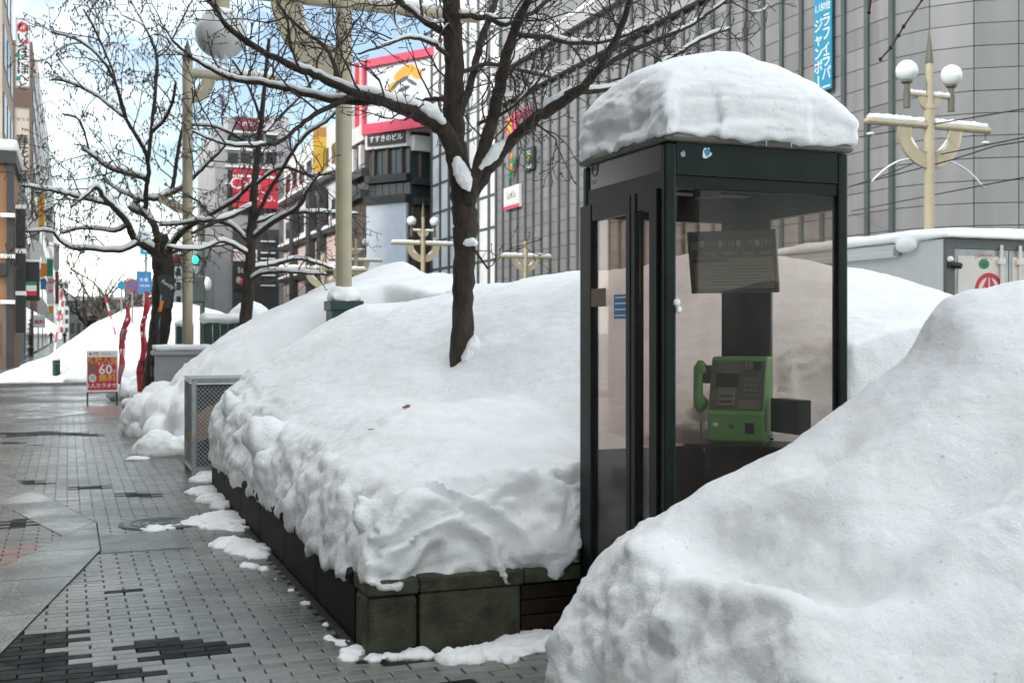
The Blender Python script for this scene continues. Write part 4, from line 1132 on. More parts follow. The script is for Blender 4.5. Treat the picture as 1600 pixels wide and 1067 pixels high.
_ = patch('melting snow patch at the far foot of the planter', [(318, 770, 0.16), (335, 782, 0.15), (315, 752, 0.12), (346, 792, 0.10), (322, 745, .12)], 0.09)
patch('melting snow patch by the manhole cover', [(346, 806, 0.16), (360, 815, 0.16), (340, 822, 0.14), (318, 812, .12), (300, 818, 0.10), (372, 826, .10)], 0.05)
patch('pale snow patch nearest the planter panels', [(365, 850, 0.15), (388, 860, 0.15), (402, 868, 0.09), (350, 852, 0.10), (405,862,.08)], 0.06)
_ = patch('small snow scraps beside the planter panels', [(385, 884, 0.05), (396, 886, 0.04), (410, 890, 0.03)], 0.025); _['kind'] = 'stuff'
_ = patch('thin slush smear over the manhole cover', [(240, 826, 0.10), (265, 824, 0.07), (285, 820, 0.06)], 0.022); _['kind'] = 'stuff'
_ = patch('snow crumbs at the granite corner of the planter', [(516, 998, 0.04), (536, 1004, 0.05), (552, 1018, 0.06), (546, 1028, 0.045), (584, 1028, 0.04), (610, 1026, 0.03), (640, 1024, .05), (665, 1022, .05)], 0.03); _['kind'] = 'stuff'
patch('snow tongue in front of the planter by the foreground heap', [(700, 1030, 0.07), (735, 1026, 0.09), (765, 1020, 0.1), (800, 1012, 0.12), (835, 1002, 0.15), (790, 1028, .07)], 0.06)
_ = patch('specks of snow along the planter drain', [(455, 922, 0.022), (480, 942, 0.03), (508, 976, 0.02), (430,905,.02)], 0.015); _['kind'] = 'stuff'

# ================================================================== PHONE BOOTH
booth = thing('phone_booth', (BX0, BY0, 0), label='dark green glass phone booth with snow on its roof', cat='phone booth')
bw = 0.055
ZHD = 2.128          # underside of the header
MB().box((BX0-0.03, BY0-0.03, -0.05), (BX1+0.03, BY1+0.03, 0.12)).build('base', M['booth_black'], booth)
for (x, y, nm) in ((BX0, BY0, 'n'), (BX1-bw, BY0, 'n'), (BX1-bw, BY1-bw, 'f'), (BX0, BY1-bw, 'f')):
    MB().box((x, y, 0.1), (x+bw, y+bw, 2.320)).build('corner_post', M['booth'], booth, bevel=0.012)
# header boards
MB().box((BX0+bw+0.001, BY0+0.006, ZHD+0.055), (BX1-bw-0.001, BY0+0.04, 2.322)).build('header_board', M['booth'], booth)
MB().box((BX0+bw+0.001, BY0+0.012, ZHD), (BX1-bw-0.001, BY0+0.05, ZHD+0.052)).build('header_rail', M['booth_black'], booth)
MB().box((BX0+0.012, BY0+bw+0.001, ZHD+0.075), (BX0+0.04, BY1-bw-0.001, 2.321)).build('header_board', M['booth_panel'], booth)
MB().box((BX0+0.006, BY0+bw+0.001, ZHD), (BX0+0.05, BY1-bw-0.001, ZHD+0.072)).build('header_rail', M['booth'], booth)
MB().box((BX1-0.04, BY0+bw+0.001, ZHD), (BX1-0.006, BY1-bw-0.001, 2.321)).build('header_board', M['booth'], booth)
MB().box((BX0+bw+0.001, BY1-0.04, ZHD), (BX1-bw-0.001, BY1-0.006, 2.321)).build('header_board', M['booth'], booth)
MB().box((BX0-0.02, BY0-0.02, 2.324), (BX1+0.02, BY1+0.02, 2.360)).build('roof', M['booth_roof'], booth, bevel=0.02)
MB().box((BX0+0.06, BY0+0.06, ZHD+0.07), (BX1-0.06, BY1-0.06, ZHD+0.1)).build('ceiling', M['ceiling'], booth)
MB().box((BX0+0.06, BY0+0.2, ZHD+0.055), (BX1-0.06, BY0+0.225, ZHD+0.068)).build('ceiling_strip', M['booth_black'], booth)
MB().box((BX0+0.06, BY0+0.55, ZHD+0.055), (BX1-0.06, BY0+0.57, ZHD+0.068)).build('ceiling_strip', M['booth_black'], booth)
MB().lathe([(0.055, 0), (0.05, -0.02), (0.001, -0.022)], (2.66, 4.60, ZHD+0.07), 20).build('ceiling_lamp', M['phone_grey'], booth)
MB().box((2.60, BY0+0.055, ZHD-0.03), (2.695, BY0+0.125, ZHD+0.06)).build('closer_box', M['booth_black'], booth)
# glass
MB().box((BX0+bw, BY0+0.02, 0.12), (BX1-bw, BY0+0.027, ZHD)).build('pane', M['pane'], booth)
MB().box((BX1-0.030, BY0+bw, 0.12), (BX1-0.023, BY1-bw, ZHD)).build('pane', M['pane'], booth)
MB().box((BX0+bw, BY1-0.030, 0.12), (BX1-bw, BY1-0.023, ZHD)).build('pane', M['pane_dark'], booth)
MB().box((BX0+bw, BY1-0.045, 0.12), (BX1-bw, BY1-0.032, 0.92)).build('lower_panel', M['booth_black'], booth)  # dark opaque panel just inside the lower glass
MB().box((BX1-0.046, BY0+bw, 0.12), (BX1-0.033, BY1-bw, 0.92)).build('lower_panel', M['booth_black'], booth)
MB().box((BX0+bw, BY1-0.05, ZHD-0.06), (BX1-bw, BY1-0.01, ZHD-0.001)).build('top_rail', M['booth_black'], booth)
MB().box((BX1-0.05, BY0+bw, ZHD-0.06), (BX1-0.01, BY1-bw, ZHD-0.001)).build('top_rail', M['booth_black'], booth)
# folding door on the left face
def yf(u): return onX(u, 600, BX0).y
door = MB().box((BX0-0.012, yf(1029), 0.1), (BX0+0.03, yf(1018), ZHD-0.002)).build('door', M['booth_black'], booth)
for (ua, ub, pr) in ((927, 910, -0.014), (989, 982, -0.016), (997, 990.5, -0.016)):
    MB().box((BX0+pr, yf(ua), 0.1), (BX0+0.03, yf(ub), ZHD-0.003)).build('stile', M['booth_black'], door, bevel=0.004)
for (ua, ub) in ((1018, 997), (982, 928)):
    MB().box((BX0-0.01, yf(ua)+0.001, ZHD-0.085), (BX0+0.025, yf(ub)-0.001, ZHD-0.004)).build('rail', M['booth_black'], door)
    MB().box((BX0-0.01, yf(ua)+0.001, 0.1), (BX0+0.025, yf(ub)-0.001, 0.2)).build('rail', M['booth_black'], door)
    MB().box((BX0+0.006, yf(ua)+0.001, 0.2), (BX0+0.012, yf(ub)-0.001, ZHD-0.086)).build('pane', M['pane_dark'], door)
# stickers on the door and header
def on_door(u0, v0, u1, v1): 
    a = onX(u0, (v0+v1)/2, BX0); b = onX(u1, (v0+v1)/2, BX0); um = (u0+u1)/2
    return a.y, b.y, onX(um, v1, BX0).z, onX(um, v0, BX0).z
ya, yb, z0, z1 = on_door(929, 451, 951, 479)
MB().box((BX0-0.018, yb, z0), (BX0-0.0145, ya, z1)).build('sticker', M['coat_brown'], booth)
ya, yb, z0, z1 = on_door(959, 460, 981, 498)
st_ = MB().box((BX0+0.001, yb, z0), (BX0+0.004, ya, z1)).build('sticker', M['blue'], booth)
for k in range(4):
    MB().box((BX0-0.0005, yb+0.012, z0+0.012+k*0.028), (BX0+0.0008, ya-0.012, z0+0.018+k*0.028)).build('print_line', M['signwhite'], st_)
yc = yf(926); zc_ = onX(926, 262, BX0).z
ring = [(BX0+0.010, yc+0.034*math.sin(a*math.pi/16), zc_+0.042*math.cos(a*math.pi/16)) for a in range(33)]
lg = MB().tube(ring, 0.0035, 5).build('logo_ring', M['midgrey'], booth)
MB().tube([(BX0+0.010, yc+0.018, zc_+0.01), (BX0+0.010, yc+0.012, zc_-0.012), (BX0+0.010, yc-0.012, zc_-0.012), (BX0+0.010, yc-0.018, zc_+0.01)], 0.003, 5).build('logo_stroke', M['midgrey'], lg)
text('NTT', (BX0+0.010, yc, zc_-0.072), (0,-1,0), ZH, 0.034, M['midgrey'], booth)
def irregular(c, r0, seed, n=12, ry=1.0):
    q = random.Random(seed); return [(r0*math.cos(2*math.pi*i/n)*q.uniform(.6, 1.15), ry*r0*math.sin(2*math.pi*i/n)*q.uniform(.6, 1.15)) for i in range(n)]
for (u, v, r0, mm, sd_) in ((1067, 241, 0.013, 'midgrey', 1), (1104, 240, 0.024, 'signwhite', 2), (1105, 238, 0.016, 'cyan', 3)):
    q = onY(u, v, BY0+0.006)
    s2 = MB().prism(irregular(0, r0, sd_, 12, 1.2), (q.x, BY0+0.0045-(0.001 if mm == 'cyan' else 0), q.z), XV, ZH, 0.001).build('sticker_scrap', M[mm], booth)
q = onY(1057, 480, BY0)
small = MB().ball((BX0+bw-0.002, BY0-0.002, onY(1057, 473, BY0).z), 0.016, 10, 8, (1, 1, 1.1)).ball((BX0+bw+0.008, BY0-0.003, onY(1057, 484, BY0).z), 0.013, 10, 8, (1, 1, 1.3)).build('snow_clot', M['snow'], booth, smooth=True)
for (u, v, l) in ((1197, 222, 0.022), (1236, 225, 0.018)):
    q = onY(u, v, BY0-0.02)
    MB().tube([(q.x, BY0-0.022, q.z+0.01), (q.x, BY0-0.022, q.z-l)], [0.004, 0.001], 6).build('icicle', M['globe'], booth)
# diagonal pillar in the far right corner; the telephone and board hang on it
DN = Vector((-0.7071, -0.7071, 0)); DT = Vector((0.7071, -0.7071, 0))       # outward normal, and to the right seen from inside
pc = W(1167, 500, 5.785); pc.z = 0
MB().obox(pc + ZH*1.12, DT, DN, ZH, (0.125, 0.028, 1.0)).build('pillar', M['booth'], booth, bevel=0.006)
# shelf under the phone and the small directory tray
fpos = pc + DN*0.03
MB().obox(fpos + DN*0.14 + ZH*0.947, DT, DN, ZH, (0.24, 0.155, 0.011)).build('shelf', M['booth_black'], booth, bevel=0.004)
MB().obox(fpos + DN*0.10 + ZH*0.849, DT, DN, ZH, (0.16, 0.10, 0.085)).build('shelf_box', M['wood_brown'], booth)
a_ = W(1255, 612, 5.95)
MB().box((BX1-0.13, 4.52, 1.016), (BX1-0.05, 4.74, 1.18)).build('directory_tray', M['booth'], booth, bevel=0.004)
MB().box((BX0+0.07, BY0+0.07, 0.115), (BX1-0.07, BY1-0.07, 0.13)).build('floor_plate', M['wood_brown'], booth)

# information board
ibc = fpos + DN*0.075
bc = W(1146, 409, (S_*ibc.x + C_*ibc.y)); 
BA = math.radians(17)
bup = (ZH*math.cos(BA) + DN*math.sin(BA)).normalized(); bn = DT.cross(bup); bn = bn if bn.dot(DN) > 0 else -bn
bh = 0.156; bwid = 0.220
ib = thing('information_board', tuple(bc), label='tilted emergency number board above the green telephone', cat='notice board')
MB().obox(bc, DT, bn, bup, (bwid, 0.012, bh)).build('board_back', M['mullion'], ib)
m_ib = mat('board_paper', (0.20, 0.20, 0.15), 0.35, var=0.1, vscale=6)
m_ibb = mat('board_blue', (0.035, 0.075, 0.08), 0.35, var=0.1, vscale=6)
MB().obox(bc + bn*0.013, DT, bn, bup, (bwid-0.02, 0.002, bh-0.02)).build('sheet', m_ib, ib)
for (x0, x1, y0, y1) in ((-bwid, bwid, bh-0.012, bh), (-bwid, bwid, -bh, -bh+0.012), (-bwid, -bwid+0.012, -bh+0.012, bh-0.012), (bwid-0.012, bwid, -bh+0.012, bh-0.012)):
    MB().obox(bc + DT*((x0+x1)/2) + bup*((y0+y1)/2) + bn*0.016, DT, bn, bup, ((x1-x0)/2, 0.006, (y1-y0)/2)).build('board_edge', M['bronze'], ib)
MB().obox(bc + bn*0.017 + bup*0.085, DT, bn, bup, (bwid-0.022, 0.001, 0.058)).build('number_band', m_ibb, ib)
MB().obox(bc + bn*0.017 + bup*0.012 - DT*0.115, DT, bn, bup, (0.095, 0.001, 0.009)).build('title_strip', M['black_sign'], ib)
for k, s_ in enumerate(('110', '119', '118', '171')):
    text(s_, bc + bn*0.0195 + bup*0.098 + DT*(-0.105+k*0.092), DT, bup, 0.036, M['midgrey'], ib)
    MB().obox(bc + bn*0.0185 + bup*0.098 + DT*(-0.105+k*0.092-0.044), DT, bn, bup, (0.011, 0.0006, 0.016)).build('pictogram', M['midgrey'], ib)
    MB().obox(bc + bn*0.0185 + bup*0.048 + DT*(-0.105+k*0.092), DT, bn, bup, (0.03, 0.0006, 0.008)).build('print_line', M['phone_grey'], ib)
MB().obox(bc + bn*0.0185 + bup*0.09 - DT*0.187, DT, bn, bup, (0.02, 0.0006, 0.022)).build('pictogram', M['phone_grey'], ib)
for k in range(7):
    MB().obox(bc + bn*0.0162 + bup*(-0.018-k*0.016) + DT*0.02*(k % 3), DT, bn, bup, (0.17-0.01*(k % 4), 0.0006, 0.002)).build('print_line', M['mullion'], ib)

# ---- green public telephone
pb = fpos + DN*0.004 + ZH*0.959
ph = thing('public_telephone', tuple(pb), label='green public telephone with handset on its left side inside the booth', cat='telephone')
def tp(x, n, z): return pb + (DT*x + DN*n + ZH*z)*0.93
w_, H_ = 0.150, 0.455
prof = [(0.0, 0.0), (0.235, 0.0), (0.25, 0.02), (0.25, 0.155), (0.238, 0.17), (0.150, 0.44), (0.135, H_), (0.0, H_)]
mbp = MB(); n_p = len(prof)
vsA = [tp(-w_, a, b) for a, b in prof]; vsB = [tp(w_, a, b) for a, b in prof]
mbp.add(vsA + vsB, [tuple(range(n_p)), tuple(range(2*n_p-1, n_p-1, -1))] + [(i, i+n_p, (i+1) % n_p + n_p, (i+1) % n_p) for i in range(n_p)])
body = mbp.build('body', M['phone'], ph, bevel=0.010)
fa, fb = tp(0, 0.238, 0.17), tp(0, 0.150, 0.44)
fu = (fb-fa).normalized(); fn = DT.cross(fu); fn = fn if fn.dot(DN) > 0 else -fn; fl = (fb-fa).length
def fp(x, s, o=0.0): return fa + DT*(x*0.93) + fu*s + fn*o
def plate(nm, x, s, hx, hs, m, par, o=0.004, th=0.002, bev=0): return MB().obox(fp(x, s, o), DT, fn, fu, (hx, th, hs)).build(nm, m, par, bevel=bev)
fpn = plate('front_panel', 0.0, fl*0.5, 0.132, fl*0.475, M['phone_panel'], ph, 0.001, 0.003, 0.002)
plate('display', -0.055, fl*0.80, 0.055, 0.022, M['lcd'], fpn, 0.005)
plate('blank_plate', -0.055, fl*0.585, 0.058, 0.034, M['black'], fpn, 0.0045, 0.001)
cs_ = plate('card_slot', -0.055, fl*0.26, 0.042, 0.046, M['phone_grey'], ph, 0.008, 0.006, 0.003)
plate('slot_opening', -0.055, fl*0.275, 0.032, 0.004, M['black'], cs_, 0.0148, 0.0006)
plate('slot_opening', -0.055, fl*0.17, 0.032, 0.004, M['black'], cs_, 0.0148, 0.0006)
for i in range(3):
    for j in range(4):
        plate('key', 0.042+i*0.026, fl*0.60-j*0.026, 0.0085, 0.0075, M['phone_grey'], fpn, 0.007, 0.003)
cd = MB().lathe([(0.020, 0), (0.020, 0.006), (0.017, 0.008)], (0, 0, 0), 20)
cdv = MB(); cdv.add([fp(0.052, fl*0.87) + DT*v[0] + fu*v[1] + fn*(v[2]+0.003) for v in cd.v], cd.f); cdo = cdv.build('coin_slot', M['phone_grey'], fpn)
plate('slot_opening', 0.052, fl*0.87, 0.002, 0.013, M['black'], cdo, 0.0122, 0.0006)
plate('label_plate', 0.10, fl*0.87, 0.018, 0.02, M['black'], fpn, 0.005)
plate('label_plate', 0.068, fl*0.13, 0.05, 0.022, M['phone_grey'], fpn, 0.004, 0.0006)
plate('label_plate', -0.09, fl*0.95, 0.02, 0.005, M['phone_grey'], fpn, 0.004, 0.0006)
MB().obox(tp(0.075, 0.2515, 0.085), DT, DN, ZH, (0.022, 0.0025, 0.026)).build('coin_return', M['black'], ph)
MB().obox(tp(-0.02, 0.251, 0.09), DT, DN, ZH, (0.012, 0.0015, 0.012)).build('lock', M['phone_panel'], ph)
MB().obox(tp(-0.105, 0.251, 0.10), DT, DN, ZH, (0.012, 0.001, 0.009)).build('sticker', M['signwhite'], ph)
MB().obox(tp(0, 0.12, -0.008), DT, DN, ZH, (0.155, 0.13, 0.008)).build('foot_plate', M['black'], ph, bevel=0.004)
MB().ball(tp(0.165, 0.12, 0.03), 0.014, 10, 8).build('lock_knob', M['chrome'], ph, smooth=True)
MB().obox(tp(-w_-0.02, 0.15, 0.36), DT, DN, ZH, (0.022, 0.022, 0.045)).build('cradle', M['black'], ph, bevel=0.005)
# handset: curved grip with two rounded ends
hs = MB(); hx = -w_-0.052
pathh = [tp(hx+0.012, 0.150, 0.425), tp(hx+0.002, 0.150, 0.42), tp(hx-0.016, 0.153, 0.39), tp(hx-0.020, 0.156, 0.32), tp(hx-0.020, 0.158, 0.26), tp(hx-0.012, 0.158, 0.195), tp(hx+0.002, 0.157, 0.175), tp(hx+0.012, 0.157, 0.172)]
hs.tube(pathh, [0.010, 0.026, 0.030, 0.024, 0.025, 0.032, 0.028, 0.012], 14)
hs.ball(tp(hx+0.006, 0.152, 0.385), 0.030, 14, 10, (1, 1, 1.1)); hs.ball(tp(hx+0.002, 0.158, 0.205), 0.033, 14, 10, (1, 1, 1.1))
me_, co_ = remesh_np(hs, 0.005, 5)
me_.vertices.foreach_set('co', (co_-np.array(ORG[ph.name])).ravel()); me_.polygons.foreach_set('use_smooth', np.ones(len(me_.polygons), dtype=bool)); me_.materials.clear(); me_.name = 'handset'
put('handset', me_, M['phone'], ph)
cord = [tp(hx, 0.157, 0.175), tp(hx-0.004, 0.158, 0.10), tp(hx-0.002, 0.155, 0.02), tp(hx+0.03, 0.15, -0.10), tp(-0.08, 0.13, -0.17), tp(-0.02, 0.08, -0.12)]
MB().tube(cord, 0.006, 8).build('cord', M['steel'], ph, smooth=True)

# ---- snow on the booth roof
st = 0.02
xs = np.arange(BX0-0.028, BX1+0.065, st); ys = np.arange(BY0-0.045, BY1+0.045, st)
X, Y = np.meshgrid(xs, ys); P3 = np.stack([X.ravel(), Y.ravel(), np.zeros(X.size)], 1)
ew = np.minimum.reduce([X-xs[0]+0.01, xs[-1]-X+0.01, Y-ys[0]+0.01, ys[-1]-Y+0.01])
prx = np.interp(X, [BX0-0.05, BX0+0.06, BX0+0.22, BX0+0.45, BX0+0.65, BX0+0.8, BX1, BX1+0.08], [0.31, 0.345, 0.405, 0.455, 0.415, 0.345, 0.23, 0.18])
pry = np.interp(Y, [BY0-0.05, BY0+0.12, BY0+0.3, BY0+0.55, BY1], [0.74, 0.90, 0.99, 1.0, 0.88])
hh = prx*pry*np.clip(1-(1-np.clip(ew/0.13, 0, 1))**2.0, 0, 1)**0.42 + 0.02*fbm(P3, 3, 3, 404).reshape(X.shape)
rad = (ew > 0.008 + 0.012*fbm(P3, 6, 2, 6).reshape(X.shape))
mb = MB(); height_solid(mb, X, Y, 2.364+np.maximum(hh, 0.06), rad, 2.350)
mb.ball((BX0+0.50, BY0+0.40, 2.364+0.435), 0.05, 10, 8)
def disp_cap(co, no):
    side = sstep(0.7, 0.2, no[:,2])
    q = co*np.array([1, 1, 4.0])
    lay = 1-np.abs(fbm(q + 0.6*fbm(co, 2.5, 2, 9)[:,None], 2.6, 3, 411))*2.0
    leftf = sstep(0.2, 0.7, -no[:,0])
    d = 0.010*fbm(co, 4, 4, 410) + side*(0.010+0.020*leftf)*(lay-0.5) + 0.003*fbm(co, 25, 2, 412)
    r = co + no*d[:,None]
    r[:,2] = np.where(co[:,2] < 2.40, r[:,2] - (side > 0.3)*np.clip(0.03*fbm(co*np.array([1,1,0.1]), 9, 2, 413), -0.01, 0.03), r[:,2])
    return r
cap = snow_body('snow_mound', mb, 0.011, disp_cap, M['snow_soft'], smooth_it=8)
tag(cap, 'thick domed snow cap on the phone booth roof', 'snow')
# ================================================================== STREET LAMPS
def ring_sector(mb, cx, cz, r0, r1, a0, a1, y0, y1, n=14):
    pts_ = [(cx+r1*math.cos(a0+(a1-a0)*i/n), cz+r1*math.sin(a0+(a1-a0)*i/n)) for i in range(n+1)]
    pts_ += [(cx+r0*math.cos(a1+(a0-a1)*i/n), cz+r0*math.sin(a1+(a0-a1)*i/n)) for i in range(n+1)]
    mb.prism(pts_, (0, y1, 0), XV, ZH, y1-y0)
def snow_tube(mb, a, b, r, seed, n=18, lift=0.0, amp=0.35):
    q = random.Random(seed); a, b = Vector(a), Vector(b); P_, Rr = [], []
    for i in range(n+1):
        t = i/n; e = min(1, math.sin(math.pi*t)*5)**0.5 if 0 < t < 1 else 0.05
        P_.append(a.lerp(b, t) + ZH*(lift*e)); Rr.append(max(0.004, r*e*(1+q.uniform(-amp, amp*0.4))))
    mb.tube(P_, Rr, 10)
def make_lamp(label, zb=5.95, hl=1.63, top=7.3, tip=8.05, upper=6.6, rad=0.11, rb=0.85, hang=None, snow=True, group=None, sides=(-1, 1), arms=(-1, 1)):
    t = thing('street_lamp', (0,0,0), 0, label, 'street lamp', group, local=True)
    if upper:
        MB().tube([(0,0,0), (0,0,zb+0.45)], rad, 20).build('pole', M['cream'], t, smooth=False)
        MB().tube([(0,0,zb+0.42), (0,0,top)], rad*0.68, 16).build('upper_pole', M['cream'], t)
        MB().lathe([(rad*1.12,0),(rad*1.12,0.1)], (0,0,zb+0.36), 20).build('collar', M['cream'], t)
    else:
        MB().tube([(0,0,0), (0,0,top)], rad, 20).build('pole', M['cream'], t)
    if tip: MB().tube([(0,0,top), (0,0,top+0.12), (0,0,tip)], [0.09, 0.085, 0.006], 12).build('spire', M['bronze'], t)
    MB().tube([(-hl if -1 in arms else 0,0,zb), (hl if 1 in arms else 0,0,zb)], 0.075, 14).build('cross_arm', M['cream'], t)
    for s_ in arms:
        MB().ball((s_*hl, 0, zb), 0.075, 12, 8).build('arm_end', M['cream'], t, smooth=True)
        mb = MB(); a0, a1 = (math.pi*1.5, math.pi*2) if s_ > 0 else (math.pi, math.pi*1.5)
        if s_ in sides: ring_sector(mb, 0, zb-0.06, rb*0.62, rb, a0, a1, -0.035, 0.035); br_ = mb.build('bracket', M['cream'], t)
        for rr_ in ((rb, rb*0.62) if s_ in sides else ()):
            P_ = [(rr_*math.cos(a0+(a1-a0)*i/12), -0.03, zb-0.06+rr_*math.sin(a0+(a1-a0)*i/12)) for i in range(13)]
            MB().tube(P_, 0.022, 6).build('bracket_edge', M['cream'], br_)
        if snow:
            mb = MB(); snow_tube(mb, (s_*0.1, 0, zb+0.085), (s_*(hl+0.02), 0, zb+0.085), 0.085, 7+s_, lift=0.01); mb.build('arm_snow', M['snow'], t, smooth=True)
            if s_ not in sides: continue
            mb = MB(); P_ = [(rb*0.66*math.cos(a0+(a1-a0)*i/10), 0, zb-0.03+rb*0.66*math.sin(a0+(a1-a0)*i/10)) for i in (range(2, 9))]
            mb.tube(P_, [0.01, 0.04, 0.05, 0.05, 0.045, 0.035, 0.01], 8).build('bracket_snow', M['snow'], t, smooth=True)
        if upper:
            MB().tube([(0,0,upper), (s_*0.66,0,upper)], 0.045, 10).build('upper_arm', M['cream'], t)
            if snow:
                mb = MB(); snow_tube(mb, (s_*0.1,0,upper+0.05), (s_*0.55,0,upper+0.05), 0.05, 3+s_); mb.build('arm_snow', M['snow'], t, smooth=True)
            MB().lathe([(0.075,0),(0.075,0.36),(0.06,0.38),(0.06,0.5),(0.12,0.54),(0.12,0.58)], (s_*0.60,0,upper-0.30), 14).build('lamp_holder', M['bronze'], t)
            MB().ball((s_*0.60,0,upper+0.48), 0.235, 24, 16).build('globe', M['globe'], t, smooth=True)
            mb = MB(); ring_sector(mb, 0, upper-0.03, 0.02, 0.3, (math.pi*1.5 if s_ > 0 else math.pi), (math.pi*2 if s_ > 0 else math.pi*1.5), -0.025, 0.025, 8); mb.build('gusset', M['cream'], t)
    if hang:
        x = hang
        MB().tube([(x,0,zb-0.06), (x,0,zb-0.34)], 0.11, 16).build('lamp_holder', M['cream'], t)
        MB().ball((x,0,zb-0.58), 0.33, 28, 18, (1,1,0.92)).build('globe', M['globe_grey'], t, smooth=True)
        MB().ball((x,0,zb-0.32), 0.2, 18, 10, (1.05,1.05,0.45)).build('globe_snow', M['snow'], t, smooth=True)
        for k in range(9):
            q = random.Random(k); a = q.uniform(0, 6.28); r_ = q.uniform(0.02, 0.14)
            MB().tube([(x+r_*math.cos(a), r_*math.sin(a), zb-0.85), (x+r_*math.cos(a), r_*math.sin(a), zb-0.95-q.uniform(0.02, 0.2))], [0.012, 0.002], 5).build('icicle', M['globe'], t)
    return t
def stand(t, u, d, rz=0.0):
    p = W(u, 500, d); t.location = (p.x, p.y, 0); t.rotation_euler = (0, 0, rz); return t
la = make_lamp('big cream lamp post rising from the green base box', hang=-1.62, upper=0, top=8.0, tip=0, hl=1.9, sides=(-1,), rb=0.95)
stand(la, 537, 15.4)
lb = make_lamp('cream lamp post with two globes and spire right of the booth', group='double globe street lamps')
stand(lb, 1452, 24.5)
lc = copy_tree(lb); lc['label'] = 'double globe lamp in front of the corner building, right one'; stand(lc, 661, 57)
ld = copy_tree(lb); ld['label'] = 'double globe lamp half hidden by the big cream pole'; stand(ld, 556, 70)
le = make_lamp('cream lamp post with pointed top behind the left bare tree', zb=6.05, hl=1.55, top=6.25, tip=6.65, upper=0, rb=0.45, rad=0.09, sides=(1,), arms=(1,))
stand(le, 293, 20)
for s_ in (-1,):
    mb = MB(); mb.prism([(0,0),(-0.42,0.16),(-0.40,0.05),(-0.12,-0.14),(0,-0.16)], (-0.08, 0.03, 3.75), XV, ZH, 0.06); mb.build('lower_bracket', M['cream'], le)
lf = make_lamp('short cream arm lamp in front of the grey store', zb=4.9, hl=1.25, top=5.6, tip=0, upper=0, rb=0.6, rad=0.09)
stand(lf, 821, 51)
lg_ = make_lamp('cream arm lamp behind the second tree trunk', zb=4.4, hl=2.0, top=5.2, tip=0, upper=0, rb=0.8, rad=0.12)
stand(lg_, 505, 52)
# insulated hangers and curved rods on the right hand lamp
p2 = W(1452, 500, 24.5)
for s_ in (-1, 1):
    MB().tube([(s_*1.55,0,5.88), (s_*1.55,0,5.62)], 0.018, 6).build('hanger', M['bronze'], lb)
    MB().ball((s_*1.55,0,5.68), 0.09, 12, 6, (1,1,0.4)).build('insulator', M['globe'], lb, smooth=True)
    P_ = [(s_*(0.42+0.1*i), 0, 5.22-0.0045*i*i) for i in range(12)]
    MB().tube(P_, 0.02, 6).build('curved_rod', M['globe'], lb, smooth=True)
# overhead cables
def cable(label, pts_, r=0.014):
    mb = MB().tube(pts_, r, 6); o = mb.build('overhead_cable', M['black'], smooth=True); return tag(o, label, 'cable')
def on_line(a, b, u):  # extend the straight cable a->b (px, px, depth)
    return W(*a)
cable('upper overhead cable passing the lamp arm at right', [onX(1120, 257, 23.9), W(1329, 217, 27), W(1461, 194, 24.4), W(1660, 160, 21)])
cable('middle overhead cable below the lamp arm at right', [onX(1180, 335, 23.9), W(1367, 280, 28), W(1457, 244, 24.9), W(1600, 215, 22), W(1700, 198, 20.5)])
cable('lower overhead cable sloping under the lamp bracket', [onX(1220, 315, 23.9), W(1335, 290, 27), W(1480, 252, 24.2), W(1556, 228, 22.6), W(1700, 205, 20)])
cable('lowest overhead cable near the right edge', [onX(1330, 330, 23.9), W(1560, 285, 24), W(1720, 255, 21)])

# green base box of the big lamp
p = la.location
bxo = thing('lamp_base_box', (p.x, p.y, 0), label='dark green metal box with snow cap round the lamp pole', cat='utility box')
MB().box((p.x-0.2, p.y-0.2, 0), (p.x+0.2, p.y+0.2, 1.80)).build('cabinet', M['darkgreen'], bxo, bevel=0.008)
MB().box((p.x-0.225, p.y-0.225, 1.80), (p.x+0.225, p.y+0.225, 1.93)).build('lid', M['darkgreen'], bxo, bevel=0.008)
MB().box((p.x+0.0, p.y-0.206, 1.58), (p.x+0.11, p.y-0.2, 1.76)).build('notice', M['coat_brown'], bxo)
for k in range(3): MB().box((p.x+0.01, p.y-0.208, 1.6+k*0.05), (p.x+0.10, p.y-0.2062, 1.615+k*0.05)).build('print_line', M['beige'], bxo)
q0 = ORG[bxo.name]
mb = MB().ball((p.x, p.y, 1.97), 0.235, 16, 10, (1, 1, 0.75)).box((p.x-0.2, p.y-0.2, 1.932), (p.x+0.2, p.y+0.2, 2.02))
o = snow_body('snow_lump', mb, 0.025, lambda co, no: co + no*(0.02*fbm(co, 6, 3, 77))[:,None], M['snow'], smooth_it=4)
tag(o, 'rounded snow lump on the green lamp base box', 'snow')

